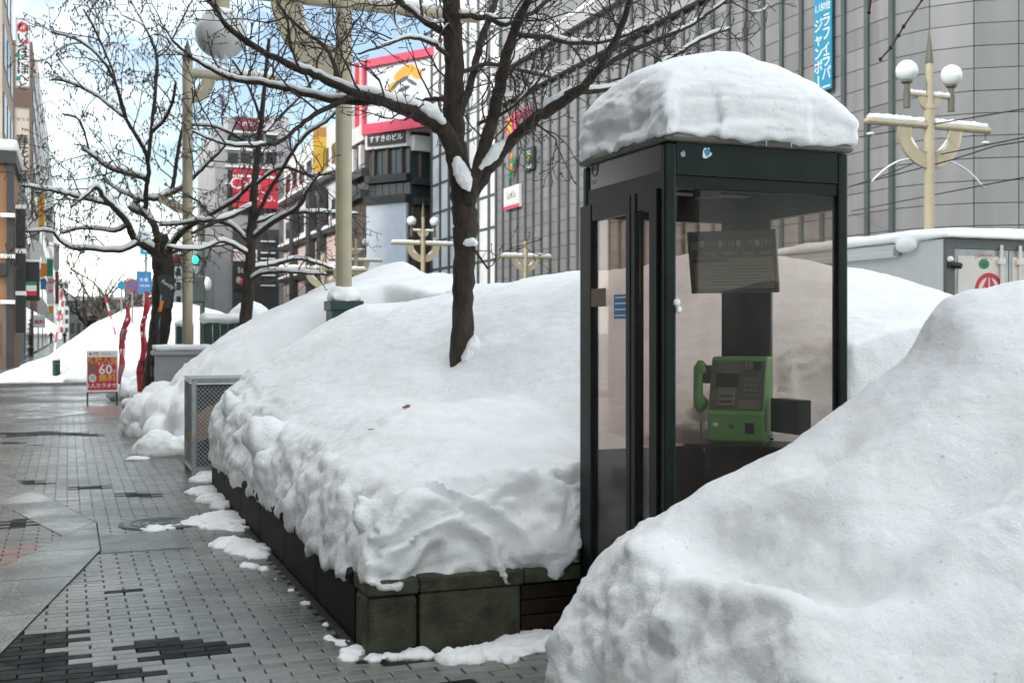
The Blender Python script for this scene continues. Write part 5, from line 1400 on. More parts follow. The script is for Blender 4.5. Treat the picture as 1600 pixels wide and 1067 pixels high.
# ================================================================== BARE TREES
class Plant:
    def __init__(s, seed): s.r = random.Random(seed); s.twig = MB(); s.bud = MB(); s.snow = MB(); s.limbs = []
def catmull(P, n=5):
    out_ = []
    for i in range(len(P)-1):
        p0 = P[max(i-1,0)]; p1 = P[i]; p2 = P[i+1]; p3 = P[min(i+2, len(P)-1)]
        for j in range(n):
            t = j/n
            out_.append(tuple(0.5*(2*b_+(c_-a_)*t+(2*a_-5*b_+4*c_-d_)*t*t+(-a_+3*b_-3*c_+d_)*t**3) for a_, b_, c_, d_ in zip(p0, p1, p2, p3)))
    out_.append(tuple(P[-1])); return out_
def limb_path(px, d0, d1, bulge=0.0, pw=1.0):
    P = []; n = len(px)
    for i, (u, v, w) in enumerate(px):
        t = i/(n-1); d = d0+(d1-d0)*t + bulge*math.sin(math.pi*t)
        q = W(u, v, d); P.append((q.x, q.y, q.z, w*0.5/F*d))
    Q = catmull(P, 6); q = random.Random(int(px[0][0]*7+px[-1][1]))
    return [(x+q.gauss(0,1)*min(0.22*r_, 0.0035+0.02*r_), y+q.gauss(0,1)*min(0.22*r_, 0.0035+0.02*r_), z+q.gauss(0,1)*min(0.22*r_, 0.0035+0.02*r_), r_) for x, y, z, r_ in Q]
def sprout(pl, path, level, cfg):
    # path: list of (x,y,z,r)
    r = pl.r; V = [Vector(p[:3]) for p in path]
    seg = [(V[i+1]-V[i]).length for i in range(len(V)-1)]; tot = sum(seg)
    c = cfg[level]
    n = int(tot*c['dens']*r.uniform(0.85, 1.15) + r.random())
    for k in range(n):
        t = c['t0']+(1-c['t0'])*((k+r.random())/max(n,1)); s_ = t*tot; i = 0
        while i < len(seg)-1 and s_ > seg[i]: s_ -= seg[i]; i += 1
        f = min(1, s_/max(seg[i],1e-6)); p = V[i].lerp(V[i+1], f); rr = path[i][3]
        tan = (V[i+1]-V[i]).normalized()
        rv = Vector((r.gauss(0,1), r.gauss(0,1)*c.get('flat',1), r.gauss(0,1))); perp = (rv - tan*rv.dot(tan)).normalized()
        d = (tan*c['fwd'] + perp + ZH*c['up']).normalized()
        L = c['len']*r.uniform(0.45, 1.1)*(1-0.45*t)
        r0 = min(rr*0.65, c['rad']); m = c['seg']; q = p; P_ = [(p.x,p.y,p.z,r0)]
        for j in range(1, m+1):
            d = (d + Vector((r.gauss(0,1), r.gauss(0,1), r.gauss(0,1)))*c['wig'] + ZH*c['curve']).normalized()
            q = q + d*(L/m); P_.append((q.x,q.y,q.z, max(c['rmin'], r0*(1-0.75*j/m))))
        pl.twig.tube([x_[:3] for x_ in P_], [x_[3] for x_ in P_], 4 if level else 5, cap=False)
        if c.get('bud') and r.random() < c['bud']:
            for e in (P_[-1], P_[len(P_)//2]):
                b_ = c['budr']; x_, y_, z_ = e[:3]; L2 = b_*c.get('budl',1.4)
                pl.bud.add([(x_+b_,y_,z_),(x_-b_*0.5,y_+b_*0.87,z_),(x_-b_*0.5,y_-b_*0.87,z_),(x_,y_,z_+b_*1.2),(x_,y_,z_-L2)], [(0,1,3),(1,2,3),(2,0,3),(1,0,4),(2,1,4),(0,2,4)])
        if c.get('snow') and r.random() < c['snow']: lay_snow(pl, P_, 0.8, 0.75)
        if level+1 < len(cfg): sprout(pl, P_, level+1, cfg)
def lay_snow(pl, path, amt=1.0, maxslope=0.8, thick=1.0, rmax=0.075):
    r = pl.r; run, rad = [], []
    ph_ = r.uniform(0, 99)
    V = [Vector(p[:3]) for p in path]
    def flush():
        if len(run) >= 3:
            n = len(run); R2 = [q*min(1, 0.35+min(i, n-1-i)*0.45) for i, q in enumerate(rad)]; R2[0] = R2[-1] = 0.003
            pl.snow.tube(run, R2, 8)
        run.clear(); rad.clear()
    for i, p in enumerate(path):
        t = (V[min(i+1,len(V)-1)]-V[max(i-1,0)]).normalized()
        nv = float(vnoise(np.array([[V[i].x*2.3+ph_, V[i].y*2.3, V[i].z*2.3]]), 11)[0])
        if abs(t.z) < maxslope and nv < amt*1.6-0.8:
            h = min(p[3]*1.0+0.009, rmax)*thick*(1-abs(t.z)*0.5)*(1+0.25*nv)
            run.append(V[i]+ZH*(p[3]*0.80+h*0.45)); rad.append(h)
        else: flush()
    flush()
def build_tree(label, px_limbs, d0, cfg, seed, snow=1.0, slim=1.0, smax=0.8, thick=1.0, seeds=False, group=None):
    pl = Plant(seed); root = None
    for i, (px, a, b, bulge) in enumerate(px_limbs):
        path = [(x_, y_, z_, r_*(slim if i else 1)) for x_, y_, z_, r_ in limb_path(px, d0+a, d0+b, bulge)]
        if root is None:
            bz = W(px[0][0], px[0][1], d0); root = thing('bare_tree', (path[0][0], path[0][1], 0), label=label, cat='tree', group=group)
        mb = MB(); q = pl.r
        # bark: slightly uneven radius
        mb.tube([x_[:3] for x_ in path], [x_[3]*(1+0.03*math.sin(k*0.9+i)+q.uniform(-0.035,0.035)) for k, x_ in enumerate(path)], 14 if i == 0 else 9)
        mb.build('trunk' if i == 0 else 'limb', M['bark'] if path[0][3] > 0.02 else M['twig'], root, smooth=True)
        sprout(pl, path[3:] if i else path[len(path)//2:], 0, cfg)
        if snow and i: lay_snow(pl, path, snow, smax, thick)
    pl.twig.build('twigs', M['twig'], root, smooth=True, kind='stuff')
    if pl.bud.v: pl.bud.build('seeds' if seeds else 'buds', M['seed'] if seeds else M['twig'], root, kind='stuff')
    if pl.snow.v: pl.snow.build('branch_snow', M['snow'], root, smooth=True, kind='stuff')
    return root, pl
cfg1 = [dict(dens=5.0, t0=0.10, fwd=0.75, up=0.2, len=1.05, rad=0.0085, seg=8, wig=0.22, curve=0.02, rmin=0.0036, flat=0.8, snow=0.06),
        dict(dens=8.5, t0=0.12, fwd=0.7, up=0.1, len=0.40, rad=0.0050, seg=5, wig=0.25, curve=0.02, rmin=0.0030, bud=0.5, budr=0.0065),
        dict(dens=9, t0=0.2, fwd=0.6, up=0.1, len=0.15, rad=0.0036, seg=3, wig=0.25, curve=0.0, rmin=0.0026, bud=0.9, budr=0.007)]
T1 = [([(722,640,42),(721,570,37),(723,480,34),(725,400,35),(727,345,40),(722,290,39),(712,230,33),(708,160,32),(710,90,30),(706,30,28),(702,-40,26),(698,-130,22)], 0, 0.1, 0),
      ([(714,250,30),(694,204,27),(660,183,23),(615,163,19),(560,148,15),(500,122,12),(450,100,11),(400,75,10),(365,50,9),(340,20,7),(318,-15,6)], 0, -0.9, 0),
      ([(600,158,14),(530,158,11),(470,145,9),(420,133,8),(370,125,7),(335,112,6),(300,90,5),(270,65,4)], -0.3, 0.3, 0.1),
      ([(545,152,9),(505,172,8),(470,195,7),(440,220,6),(400,228,5),(350,225,4),(300,205,3)], -0.4, -0.9, 0),
      ([(535,140,9),(522,100,7),(505,72,6),(470,45,5),(440,15,5),(425,-20,4)], -0.4, 0.2, 0),
      ([(730,315,28),(745,265,22),(765,205,20),(780,140,19),(792,85,17),(805,45,15),(825,0,13),(840,-50,11)], 0, -0.6, 0),
      ([(735,305,24),(765,262,20),(795,225,19),(830,190,18),(870,165,18),(905,142,16),(930,115,13),(955,75,11),(975,30,10),(990,-20,9)], 0, -0.5, 0),
      ([(905,143,10),(950,140,8),(1000,120,7),(1050,90,6),(1100,60,5),(1140,45,4)], -0.3, 0.5, 0),
      ([(935,110,9),(975,85,8),(1020,66,7),(1070,45,6),(1110,20,5),(1150,-10,4)], -0.3, 0.2, 0),
      ([(798,55,9),(850,58,8),(900,68,7),(960,62,6),(1010,40,5)], -0.4, 0.4, 0),
      ([(713,195,15),(735,130,12),(750,70,11),(768,20,10),(785,-30,9)], 0.05, 0.7, 0),
      ([(704,60,13),(660,30,10),(620,0,9),(580,-40,7)], 0.05, 0.6, 0),
      ([(706,95,8),(680,70,7),(640,60,5),(600,72,4),(560,85,3)], 0.05, -0.5, 0),
      ([(714,170,8),(690,155,8),(655,158,6),(630,150,4)], 0.05, 0.5, 0),
      ([(712,120,8),(760,100,7),(810,110,6),(860,120,4)], 0.05, 0.6, 0),
      ([(716,25,9),(760,28,9),(790,38,8),(830,20,7),(870,-10,6)], 0.0, 0.5, 0),
      ([(745,195,6),(790,175,5),(830,140,4),(860,100,3)], -0.1, -0.5, 0),
      ([(738,385,4),(748,400,4),(762,420,3)], 0.0, -0.2, 0)]
tr1, pl1 = build_tree('bare snowy street tree standing in the planter snow, nearest one', T1, 8.45, cfg1, 12, snow=0.55, smax=0.62, thick=0.85)
# clots of snow in the forks
def clot(label_part, u, v, d, r_, sq, parent, seed):
    q = W(u, v, d)
    mb = MB().ball(q, r_, 14, 10, sq)
    o = snow_body('snow_clot', mb, max(0.008, r_/9), lambda co, no: co + no*(r_*0.45*fbm(co, 1.1/r_, 4, seed))[:,None], M['snow'], parent, smooth_it=2)
def snow_ridge(pts_, d_, parent, seed, voxel=0.011):
    mb = MB(); P_ = catmull([(*W(u, v, d_), r_) for u, v, r_ in pts_], 6)
    for x_, y_, z_, r_ in P_: mb.ball((x_, y_, z_), r_, 10, 7, (1, 0.85, 0.9))
    snow_body('snow_clot', mb, voxel, lambda co, no: co + no*(0.022*fbm(co, 9, 4, seed) + 0.006*fbm(co, 40, 2, seed+1))[:,None], M['snow'], parent, smooth_it=4)
snow_ridge([(714, 252, 0.03), (720, 268, 0.065), (727, 282, 0.055), (734, 298, 0.02)], 8.33, tr1, 1)
snow_ridge([(692, 190, 0.02), (678, 178, 0.05), (660, 168, 0.055), (640, 160, 0.035), (615, 151, 0.02)], 8.26, tr1, 2)
snow_ridge([(752, 262, 0.02), (764, 247, 0.05), (780, 232, 0.045), (800, 211, 0.025)], 8.32, tr1, 3)
snow_ridge([(726, 380, 0.02), (738, 378, 0.035), (744, 380, 0.02)], 8.28, tr1, 4)
snow_ridge([(742, 528, 0.02), (740, 545, 0.06), (736, 562, 0.08)], 8.38, tr1, 5)
cfg2 = [dict(dens=3.0, t0=0.10, fwd=0.8, up=0.25, len=1.5, rad=0.013, seg=8, wig=0.2, curve=0.01, rmin=0.0060, flat=0.8, snow=0.08),
        dict(dens=5.0, t0=0.12, fwd=0.7, up=0.1, len=0.60, rad=0.008, seg=4, wig=0.25, curve=0.0, rmin=0.0050),
        dict(dens=4.2, t0=0.15, fwd=0.6, up=0.0, len=0.30, rad=0.006, seg=2, wig=0.25, curve=-0.03, rmin=0.0045, bud=0.5, budr=0.012)]
T2 = [([(378,560,20),(382,515,19),(388,450,18),(391,400,16),(393,350,14),(397,300,12),(402,250,10),(408,190,8),(415,120,6),(420,60,5)], 0, 0, 0),
      ([(391,380,9),(360,352,8),(320,345,7),(285,350,6),(250,352,5)], 0, 0.8, 0), ([(392,375,11),(430,345,10),(465,325,8),(480,300,7),(500,270,5)], 0, -0.8, 0),
      ([(395,350,9),(420,300,8),(450,250,7),(480,210,6),(510,190,5),(530,170,4)], 0, -1.0, 0), ([(396,320,8),(370,335,9),(330,350,8),(300,365,6)], 0, -0.8, 0),
      ([(390,420,8),(420,415,8),(470,405,6),(520,420,4)], 0, 0.9, 0), ([(389,440,7),(410,427,7),(450,425,6),(510,430,4)], 0, -0.9, 0),
      ([(392,400,8),(350,378,7),(310,390,6),(260,385,4)], 0, -0.9, 0), ([(404,240,6),(380,220,6),(340,200,5),(300,195,4)], 0, 0.7, 0),
      ([(405,215,6),(430,190,6),(470,150,5),(500,110,4)], 0, 0.8, 0), ([(394,350,8),(440,335,7),(500,332,5),(560,335,4)], 0, 0.6, 0), ([(398,290,6),(440,262,6),(490,275,5),(540,262,3)], 0, -0.5, 0),
      ([(408,190,6),(390,140,5),(360,90,4),(330,50,3)], 0, -0.6, 0), ([(412,140,5),(440,90,4),(460,40,3)], 0, 0.5, 0)]
tr2, pl2 = build_tree('slim bare tree with snowy level branches left of the lamp pole', T2, 18.0, cfg2, 22, snow=0.85, smax=0.75, thick=1.1, slim=0.8)
cfg3 = [dict(dens=3.0, t0=0.10, fwd=0.8, up=0.25, len=1.7, rad=0.013, seg=8, wig=0.2, curve=0.0, rmin=0.0065, flat=0.8, snow=0.08),
        dict(dens=5.0, t0=0.10, fwd=0.75, up=0.0, len=0.7, rad=0.008, seg=4, wig=0.22, curve=-0.05, rmin=0.0052, bud=0.8, budr=0.014, budl=3.0),
        dict(dens=4.2, t0=0.12, fwd=0.6, up=-0.2, len=0.24, rad=0.006, seg=2, wig=0.25, curve=-0.15, rmin=0.0045, bud=1.0, budr=0.016, budl=3.2)]
T3 = [([(234,680,36),(240,600,33),(246,540,31),(252,490,32),(256,450,33),(254,410,33),(249,370,27)], 0, 0, 0),
      ([(252,405,24),(232,388,19),(211,375,16),(200,350,15),(183,330,14),(165,312,12),(150,293,10),(135,305,7),(110,325,5)], 0, -1.2, 0),
      ([(215,380,12),(190,392,10),(150,390,9),(115,388,8),(95,378,7),(80,362,6),(40,362,4)], -0.3, -1.2, 0),
      ([(249,380,19),(240,350,16),(225,335,14),(205,325,12),(222,312,11),(250,310,10),(268,295,10),(275,262,9),(280,225,8),(290,180,6),(300,130,4)], 0, 0.9, 0),
      ([(228,337,12),(228,300,11),(232,270,10),(228,240,10),(214,215,9),(195,180,8),(180,130,7),(160,95,6),(125,65,5),(80,50,4)], 0.2, -1.0, 0),
      ([(230,280,9),(200,272,10),(170,262,9),(140,240,8),(128,233,7)], 0.2, 1.0, 0),
      ([(231,250,9),(238,190,9),(243,140,8),(245,90,7),(235,60,6),(220,30,5),(200,-5,4)], 0.2, 0.9, 0),
      ([(238,205,7),(255,190,7),(270,160,6),(275,130,5)], 0.2, -0.8, 0), ([(243,92,6),(262,75,5),(280,40,4),(300,0,4)], 0.6, 1.2, 0),
      ([(200,352,8),(180,362,7),(150,358,6),(120,358,5),(95,365,4)], -0.5, 0.6, 0),
      ([(256,405,16),(275,375,13),(295,355,11),(330,335,10),(370,310,8),(400,280,6)], 0, -1.4, 0), ([(258,398,11),(300,385,8),(330,385,6),(370,380,5)], 0, 1.2, 0),
      ([(250,310,8),(290,290,7),(320,260,6),(350,230,5),(370,190,4)], 0.4, -0.6, 0), ([(172,320,9),(130,310,8),(90,300,7),(60,295,6),(35,290,5)], -0.7, -1.6, 0),
      ([(196,185,7),(170,165,6),(150,150,6),(110,130,5),(80,125,4)], -0.3, 0.4, 0), ([(182,135,6),(172,100,5),(150,50,5),(130,15,4)], -0.4, -1.2, 0),
      ([(162,97,5),(170,60,4),(150,20,4),(140,-20,3)], -0.6, 0.2, 0), ([(140,240,5),(125,190,4),(100,180,3)], 0.8, 0.9, 0), ([(226,315,8),(190,300,6),(160,280,5)], 0.2, 0.9, 0)]
tr3, pl3 = build_tree('wide bare tree with brown seed clusters on the left', T3, 20.0, cfg3, 33, snow=0.95, smax=0.88, thick=1.15, slim=0.68, seeds=True)
# small far trees, grown freely
def free_tree(label, base, h, seed, snow=0.6, spread=0.9, group=None):
    r = random.Random(seed); pl = Plant(seed)
    root = thing('bare_tree', (base.x, base.y, 0), label=label, cat='tree', group=group)
    hgt = h*0.36; path = [(base.x+r.gauss(0, .03)*i, base.y, hgt*i/5, h*0.022*(1-0.06*i)) for i in range(6)]
    MB().tube([p_[:3] for p_ in path], [p_[3] for p_ in path], 9).build('trunk', M['bark'], root, smooth=True)
    tp_ = Vector(path[-1][:3])
    for k in range(9):
        a = k*2.399+r.uniform(-.3,.3); d = Vector((math.cos(a)*spread, math.sin(a)*spread, r.uniform(0.35, 1.3))).normalized()
        q = Vector((base.x, base.y, hgt*r.uniform(0.7, 1.0))); P_ = [(q.x,q.y,q.z,h*0.012)]; L = h*r.uniform(0.4, 0.62)
        for j in range(1, 9):
            d = (d + Vector((r.gauss(0,.16), r.gauss(0,.16), r.gauss(0,.16)+0.03))).normalized(); q = q + d*(L/8); P_.append((q.x,q.y,q.z,h*0.012*(1-0.09*j)))
        MB().tube([p_[:3] for p_ in P_], [p_[3] for p_ in P_], 6).build('limb', M['twig'], root, smooth=True)
        lay_snow(pl, P_, snow, 0.8, 1.2)
        c4 = [dict(dens=2.6, t0=0.15, fwd=0.7, up=0.2, len=h*0.2, rad=h*0.004, seg=5, wig=0.22, curve=0, rmin=0.010, snow=0.2), dict(dens=3.0, t0=0.1, fwd=0.7, up=0, len=h*0.09, rad=0.011, seg=3, wig=0.25, curve=0, rmin=0.009)]
        sprout(pl, P_, 0, c4)
    pl.twig.build('twigs', M['twig'], root, smooth=True, kind='stuff')
    if pl.snow.v: pl.snow.build('branch_snow', M['snow'], root, smooth=True, kind='stuff')
    return root
GT = 'small distant bare trees'
free_tree('dark twiggy tree beyond the crossing, nearer the road signs', W(178, 500, 46), 5.6, 5, 0.5, group=GT)
free_tree('dark twiggy tree beyond the crossing, nearer the far shops', W(140, 500, 58), 6.0, 6, 0.5, group=GT)
free_tree('small snowy tree before the grey store left of the booth', W(797, 500, 56), 4.6, 8, 0.8, group=GT)
free_tree('faint small tree before the grey store beside the booth edge', W(890, 500, 52), 5.6, 9, 0.4, group=GT)
# tree outside the right edge whose red twig hangs into view
rt = thing('bare_tree', (3.9, 1.9, 0), label='red tipped twig of a tree hanging in at the top right', cat='tree')
q1, q2, q3, q4 = W(1440, 2, 4.3), W(1412, 42, 4.3), W(1392, 75, 4.3), W(1376, 93, 4.3)
st0 = Vector((3.9, 1.9, 0))
MB().tube([st0, st0+Vector((0,0,1.6)), st0+Vector((-0.02,0.1,2.6)), st0+Vector((-0.1,0.4,3.6))], [0.10, 0.085, 0.07, 0.045], 10).build('trunk', M['bark'], rt, smooth=True)
up_ = st0+Vector((-0.05,0.2,3.0))
MB().tube([up_, (up_+q1)/2+Vector((0,0,0.25)), q1+Vector((0.05,0,0.12)), q1], [0.03, 0.018, 0.008, 0.005], 8).build('limb', M['twig'], rt, smooth=True)
MB().tube([q1, q2, q3, q4], [0.0042, 0.0038, 0.0034, 0.003], 6).build('twig', M['twig_red'], rt, smooth=True)
for q_ in (q2, q3, q4, W(1404, 56, 4.3)): MB().ball(q_, 0.0075, 8, 6, (1,1,1.2)).build('bud', M['twig_red'], rt, smooth=True)
q5, q6 = W(1362, -8, 4.3), W(1358, 20, 4.3)
MB().tube([(up_+q1)/2+Vector((0,0,0.25)), q5+Vector((0,0,0.15)), q5, q6], [0.012, 0.005, 0.004, 0.003], 6).build('twig', M['twig_red'], rt, smooth=True)
MB().ball(q6, 0.008, 8, 6).build('bud', M['twig_red'], rt, smooth=True)

# ================================================================== TRUCK
TX, TY = 9.0, 9.9
tk = thing('delivery_truck', (TX, TY, 0), label='white box truck with red emblem on its rear door, snow on top', cat='truck')
TZ = onY(1485, 372, TY).z; TL = 3.0; TW = 1.78
MB().box((TX, TY+0.05, 0.75), (TX+TW, TY+TL, TZ)).build('cargo_box', M['truck_white'], tk, bevel=0.02)
for (x0, x1, z0, z1) in ((0, 0.11, 0.75, TZ-0.001), (TW-0.11, TW, 0.75, TZ-0.001), (0.11, TW-0.11, TZ-0.11, TZ-0.001), (0.11, TW-0.11, 0.75, 0.87)):
    MB().box((TX+x0-0.004, TY, z0), (TX+x1, TY+0.05, z1)).build('rear_frame', M['truck_grey'], tk)
for (x0, x1) in ((0.115, TW/2-0.006), (TW/2+0.006, TW-0.115)):
    dr = MB().box((TX+x0, TY+0.012, 0.875), (TX+x1, TY+0.048, TZ-0.115)).build('rear_door', M['steel'], tk)
    MB().box((TX+x0+0.045, TY+0.006, 0.92), (TX+x1-0.045, TY+0.0118, TZ-0.19)).build('door_skin', M['truck_cream'], dr)
    xb_ = TX+x1-0.13 if x0 < 0.5 else TX+x0+0.13
    MB().tube([(xb_, TY-0.02, 0.85), (xb_, TY-0.02, TZ-0.06)], 0.018, 8).build('lock_rod', M['truck_cream'], dr)
    MB().obox((xb_, TY-0.02, TZ-0.25), XV, Vector((0,1,0)), ZH, (0.05, 0.02, 0.03)).build('rod_bracket', M['truck_cream'], dr, bevel=0.008)
hg = onY(1503, 413, TY)
MB().tube([(TX-0.0, TY-0.03, hg.z), (TX+0.16, TY-0.03, hg.z-0.02)], 0.035, 10).build('hinge', M['black'], tk)
MB().ball((TX+0.02, TY-0.03, hg.z+0.05), 0.035, 10, 8).build('hinge_snow', M['snow'], tk, smooth=True)
yd = TY+0.0045
c1_ = onY(1538, 402, TY); text('メーグルパン', (c1_.x, yd, c1_.z), XV, ZH, 0.075, M['red'], tk, sx=0.62, bold=0.012)
c2_ = onY(1538, 412.5, TY)
ov = MB().prism([(0.075*math.cos(a*math.pi/16), 0.055*math.sin(a*math.pi/16)) for a in range(32)], (c2_.x, yd, c2_.z), XV, ZH, 0.002).build('oval_badge', M['green'], tk)
MB().prism([(-0.045,0.012),(0,0.002),(0.045,0.012),(0.03,-0.012),(0.008,-0.012),(0.006,-0.035),(-0.006,-0.035),(-0.008,-0.012),(-0.03,-0.012)], (c2_.x, yd-0.003, c2_.z), XV, ZH, 0.001).build('badge_mark', M['coat_brown'], ov)
c3_ = onY(1546, 452, TY); em = None
mb = MB(); ring_pts = []
r1, r0 = 0.205, 0.155
mb.prism([(r1*math.cos(math.pi*i/20), r1*math.sin(math.pi*i/20)) for i in range(21)] + [(r0*math.cos(math.pi*(20-i)/20), r0*math.sin(math.pi*(20-i)/20)) for i in range(21)], (c3_.x, yd, c3_.z-0.02), XV, ZH, 0.002)
em = mb.build('emblem_arc', M['red'], tk)
for s_ in (-1, 1):
    MB().prism([(s_*0.012, 0.17), (s_*0.03, 0.15), (s_*0.10, 0.03), (s_*0.06, 0.05), (s_*0.05, -0.06), (s_*0.012, 0.02)][::s_], (c3_.x, yd, c3_.z-0.02), XV, ZH, 0.002).build('emblem_wing', M['red'], em)
# side awning rail, cab, wheels, snow
MB().box((TX-0.05, TY+0.75, TZ-0.17), (TX-0.004, TY+TL+0.1, TZ-0.09)).build('side_rail', M['truck_white'], tk, bevel=0.01)
MB().box((TX-0.06, TY+0.72, TZ-0.15), (TX-0.006, TY+0.8, TZ-0.05)).build('rail_end', M['midgrey'], tk)
mbc = MB(); prc = [(TY+TL+0.02, 0.45), (TY+TL+1.35, 0.45), (TY+TL+1.40, 1.0), (TY+TL+1.05, 1.85), (TY+TL+0.8, 1.98), (TY+TL+0.02, 2.0)]
n_ = len(prc)
mbc.add([(TX+0.08, a, b) for a, b in prc] + [(TX+TW-0.08, a, b) for a, b in prc], [tuple(range(n_))[::-1], tuple(range(n_, 2*n_))] + [(i, (i+1) % n_, (i+1) % n_+n_, i+n_) for i in range(n_)])
mbc.build('cab', M['truck_white'], tk, bevel=0.05)
MB().box((TX+0.07, TY+TL+0.2, 1.15), (TX+0.082, TY+TL+0.95, 1.75)).build('cab_window', M['window'], tk)
MB().box((TX+0.15, TY+0.2, 0.5), (TX+TW-0.15, TY+TL+0.2, 0.74)).build('chassis', M['truck_grey'], tk)
for yy in (TY+0.75, TY+TL+0.7):
    for xx in (TX+0.06, TX+TW-0.26):
        w = MB(); pr_ = [(0.30, -0.1), (0.33, -0.06), (0.33, 0.06), (0.30, 0.1)]
        w.lathe(pr_, (0,0,0), 20); w.v = [(xx+0.1+v[2], yy+v[0], 0.27+v[1]) for v in w.v]
        w.build('wheel', M['rubber'], tk)
MB().box((TX+0.02, TY+0.0, 0.55), (TX+0.22, TY+0.04, 0.68)).build('tail_light', M['red'], tk)
MB().box((TX+TW-0.22, TY+0.0, 0.55), (TX+TW-0.02, TY+0.04, 0.68)).build('tail_light', M['red'], tk)
st = 0.05
xs = np.arange(TX-0.04, TX+TW+0.04, st); ys = np.arange(TY-0.06, TY+TL+0.95, st)
X, Y = np.meshgrid(xs, ys); P3 = np.stack([X.ravel(), Y.ravel(), np.zeros(X.size)], 1)
ew = np.minimum.reduce([X-xs[0]+0.02, xs[-1]-X+0.02, Y-ys[0]+0.02, ys[-1]-Y+0.02])
hh = 0.13*np.clip(ew/0.12, 0, 1)**0.5 + 0.02*fbm(P3, 2, 2, 4).reshape(X.shape)
zz_ = np.where(Y > TY+TL+0.1, TZ-0.25*np.clip((Y-TY-TL-0.1)/0.8, 0, 1)**2, TZ)
mb = MB(); height_solid(mb, X, Y, zz_+np.maximum(hh, 0.03), X < 1e9, zz_+0.003)
mb.ball((TX-0.03, TY+0.62, TZ-0.05), 0.11, 10, 8, (0.5, 1.8, 0.8))
o = snow_body('snow_layer', mb, 0.03, lambda co, no: co + no*(0.012*fbm(co, 4, 3, 81))[:,None], M['snow'], smooth_it=3)
tag(o, 'thick snow layer lying on the truck roof', 'snow')

# ================================================================== PAVEMENT FURNITURE
# wire cage with cardboard
cx0, cx1, cy0, cy1, cz = 1.23, 2.25, 12.25, 13.05, 0.99
cg = thing('wire_cage', (cx0, cy0, 0), label='grey wire mesh waste cage at the end of the planter', cat='cage')
for (x, y) in ((cx0, cy0), (cx1, cy0), (cx0, cy1), (cx1, cy1)):
    MB().box((x-0.022, y-0.022, 0), (x+0.022, y+0.022, cz)).build('post', M['steel'], cg, bevel=0.004)
for z_ in (0.08, cz):
    for (a, b) in (((cx0, cy0), (cx1, cy0)), ((cx0, cy1), (cx1, cy1))):
        MB().box((a[0]+0.023, a[1]-0.018, z_-0.02), (b[0]-0.023, a[1]+0.018, z_+0.02)).build('rail', M['steel'], cg)
    for x in (cx0, cx1):
        MB().box((x-0.018, cy0+0.023, z_-0.02), (x+0.018, cy1-0.023, z_+0.02)).build('rail', M['steel'], cg)
def mesh_wires(p0, ax, L, H, z0, pitch=0.045, r_=0.0035):
    mb = MB(); n = int((L+H)/pitch)
    for k in range(n):
        for sgn in (1, -1):
            s0 = k*pitch - (H if sgn > 0 else 0)
            pts_ = []
            a = max(0, s0) if sgn > 0 else min(L, k*pitch)
            za = a-s0 if sgn > 0 else k*pitch-a
            b = min(L, s0+H) if sgn > 0 else max(0, k*pitch-H)
            zb2 = b-s0 if sgn > 0 else k*pitch-b
            if (b-a)*sgn > 0.02:
                mb.tube([Vector(p0)+ax*a+ZH*(z0+za), Vector(p0)+ax*b+ZH*(z0+zb2)], r_, 3, cap=False)
    return mb
mesh_wires((cx0, cy0+0.012, 0), XV, cx1-cx0, cz-0.14, 0.1).build('mesh_panel', M['steel'], cg, kind='stuff')
mesh_wires((cx0+0.012, cy0, 0), Vector((0,1,0)), cy1-cy0, cz-0.14, 0.1).build('mesh_panel', M['steel'], cg, kind='stuff')
MB().box((cx0+0.06, cy0+0.2, 0.1), (cx1-0.05, cy1-0.05, 0.93)).build('dark_liner', M['darkgreen'], cg)
MB().box((cx0-0.03, cy0-0.03, cz+0.022), (cx1+0.03, cy1+0.03, cz+0.035)).build('lid', M['steel'], cg)
for (u, v, an, w, h, lab) in ((322, 655, 0.55, 0.13, 0.10, 'upper flattened cardboard piece in the wire cage'), (318, 676, 0.35, 0.15, 0.07, 'lower cardboard flap in the wire cage')):
    q = onY(u, v, cy0+0.09)
    ax = Vector((math.cos(an), 0.0, math.sin(an))); ay = Vector((-math.sin(an), 0.1, math.cos(an))).normalized()
    o = MB().obox((q.x, q.y, q.z), ax, ax.cross(ay), ay, (w, 0.006, h)).build('cardboard', M['cardboard']); tag(o, lab, 'cardboard')
# sandwich board
p = G(160, 633); ab = thing('sandwich_board', (p.x, p.y, 0), label='red and white karaoke sandwich board standing on the pavement', cat='sign')
ax0, ax1 = onY(135, 600, p.y).x, onY(184, 600, p.y).x; zt_, zb_ = onY(160, 547, p.y).z, onY(160, 612, p.y).z
tilt = 0.10
for sg in (1, -1):
    for x in (ax0+0.02, ax1-0.02):
        MB().tube([(x, p.y-0.18*sg, 0), (x, p.y-0.02*sg, zt_-0.02)], 0.014, 6).build('leg', M['black'], ab)
fu2 = Vector((0, 0.14, zt_-zb_)).normalized(); fo = Vector((0, p.y-0.165, zb_)); hgt = (zt_-zb_)
fn2 = XV.cross(fu2)
def abp(s, h, o_=0.0): return Vector((ax0+(ax1-ax0)*s, fo.y, fo.z)) + fu2*(h*hgt) + fn2*o_
def abox(nm, s0, s1, h0, h1, m, o_=0.0, th=0.004): return MB().obox(abp((s0+s1)/2, (h0+h1)/2, o_), XV, fn2, fu2, ((ax1-ax0)*(s1-s0)/2, th, hgt*(h1-h0)/2)).build(nm, m, ab)
abox('panel', 0, 1, 0, 1, M['signwhite'], 0, 0.012)
abox('poster', 0.04, 0.96, 0.05, 0.84, M['red'], 0.014, 0.002)
abox('rail', 0, 1, -0.02, 0.0, M['black'], 0, 0.014)
text('M', abp(0.30, 0.915, 0.0135), XV, fu2, 0.12, M['wine'], ab); text('INTSUGO', abp(0.66, 0.915, 0.0135), XV, fu2, 0.05, M['wine'], ab)
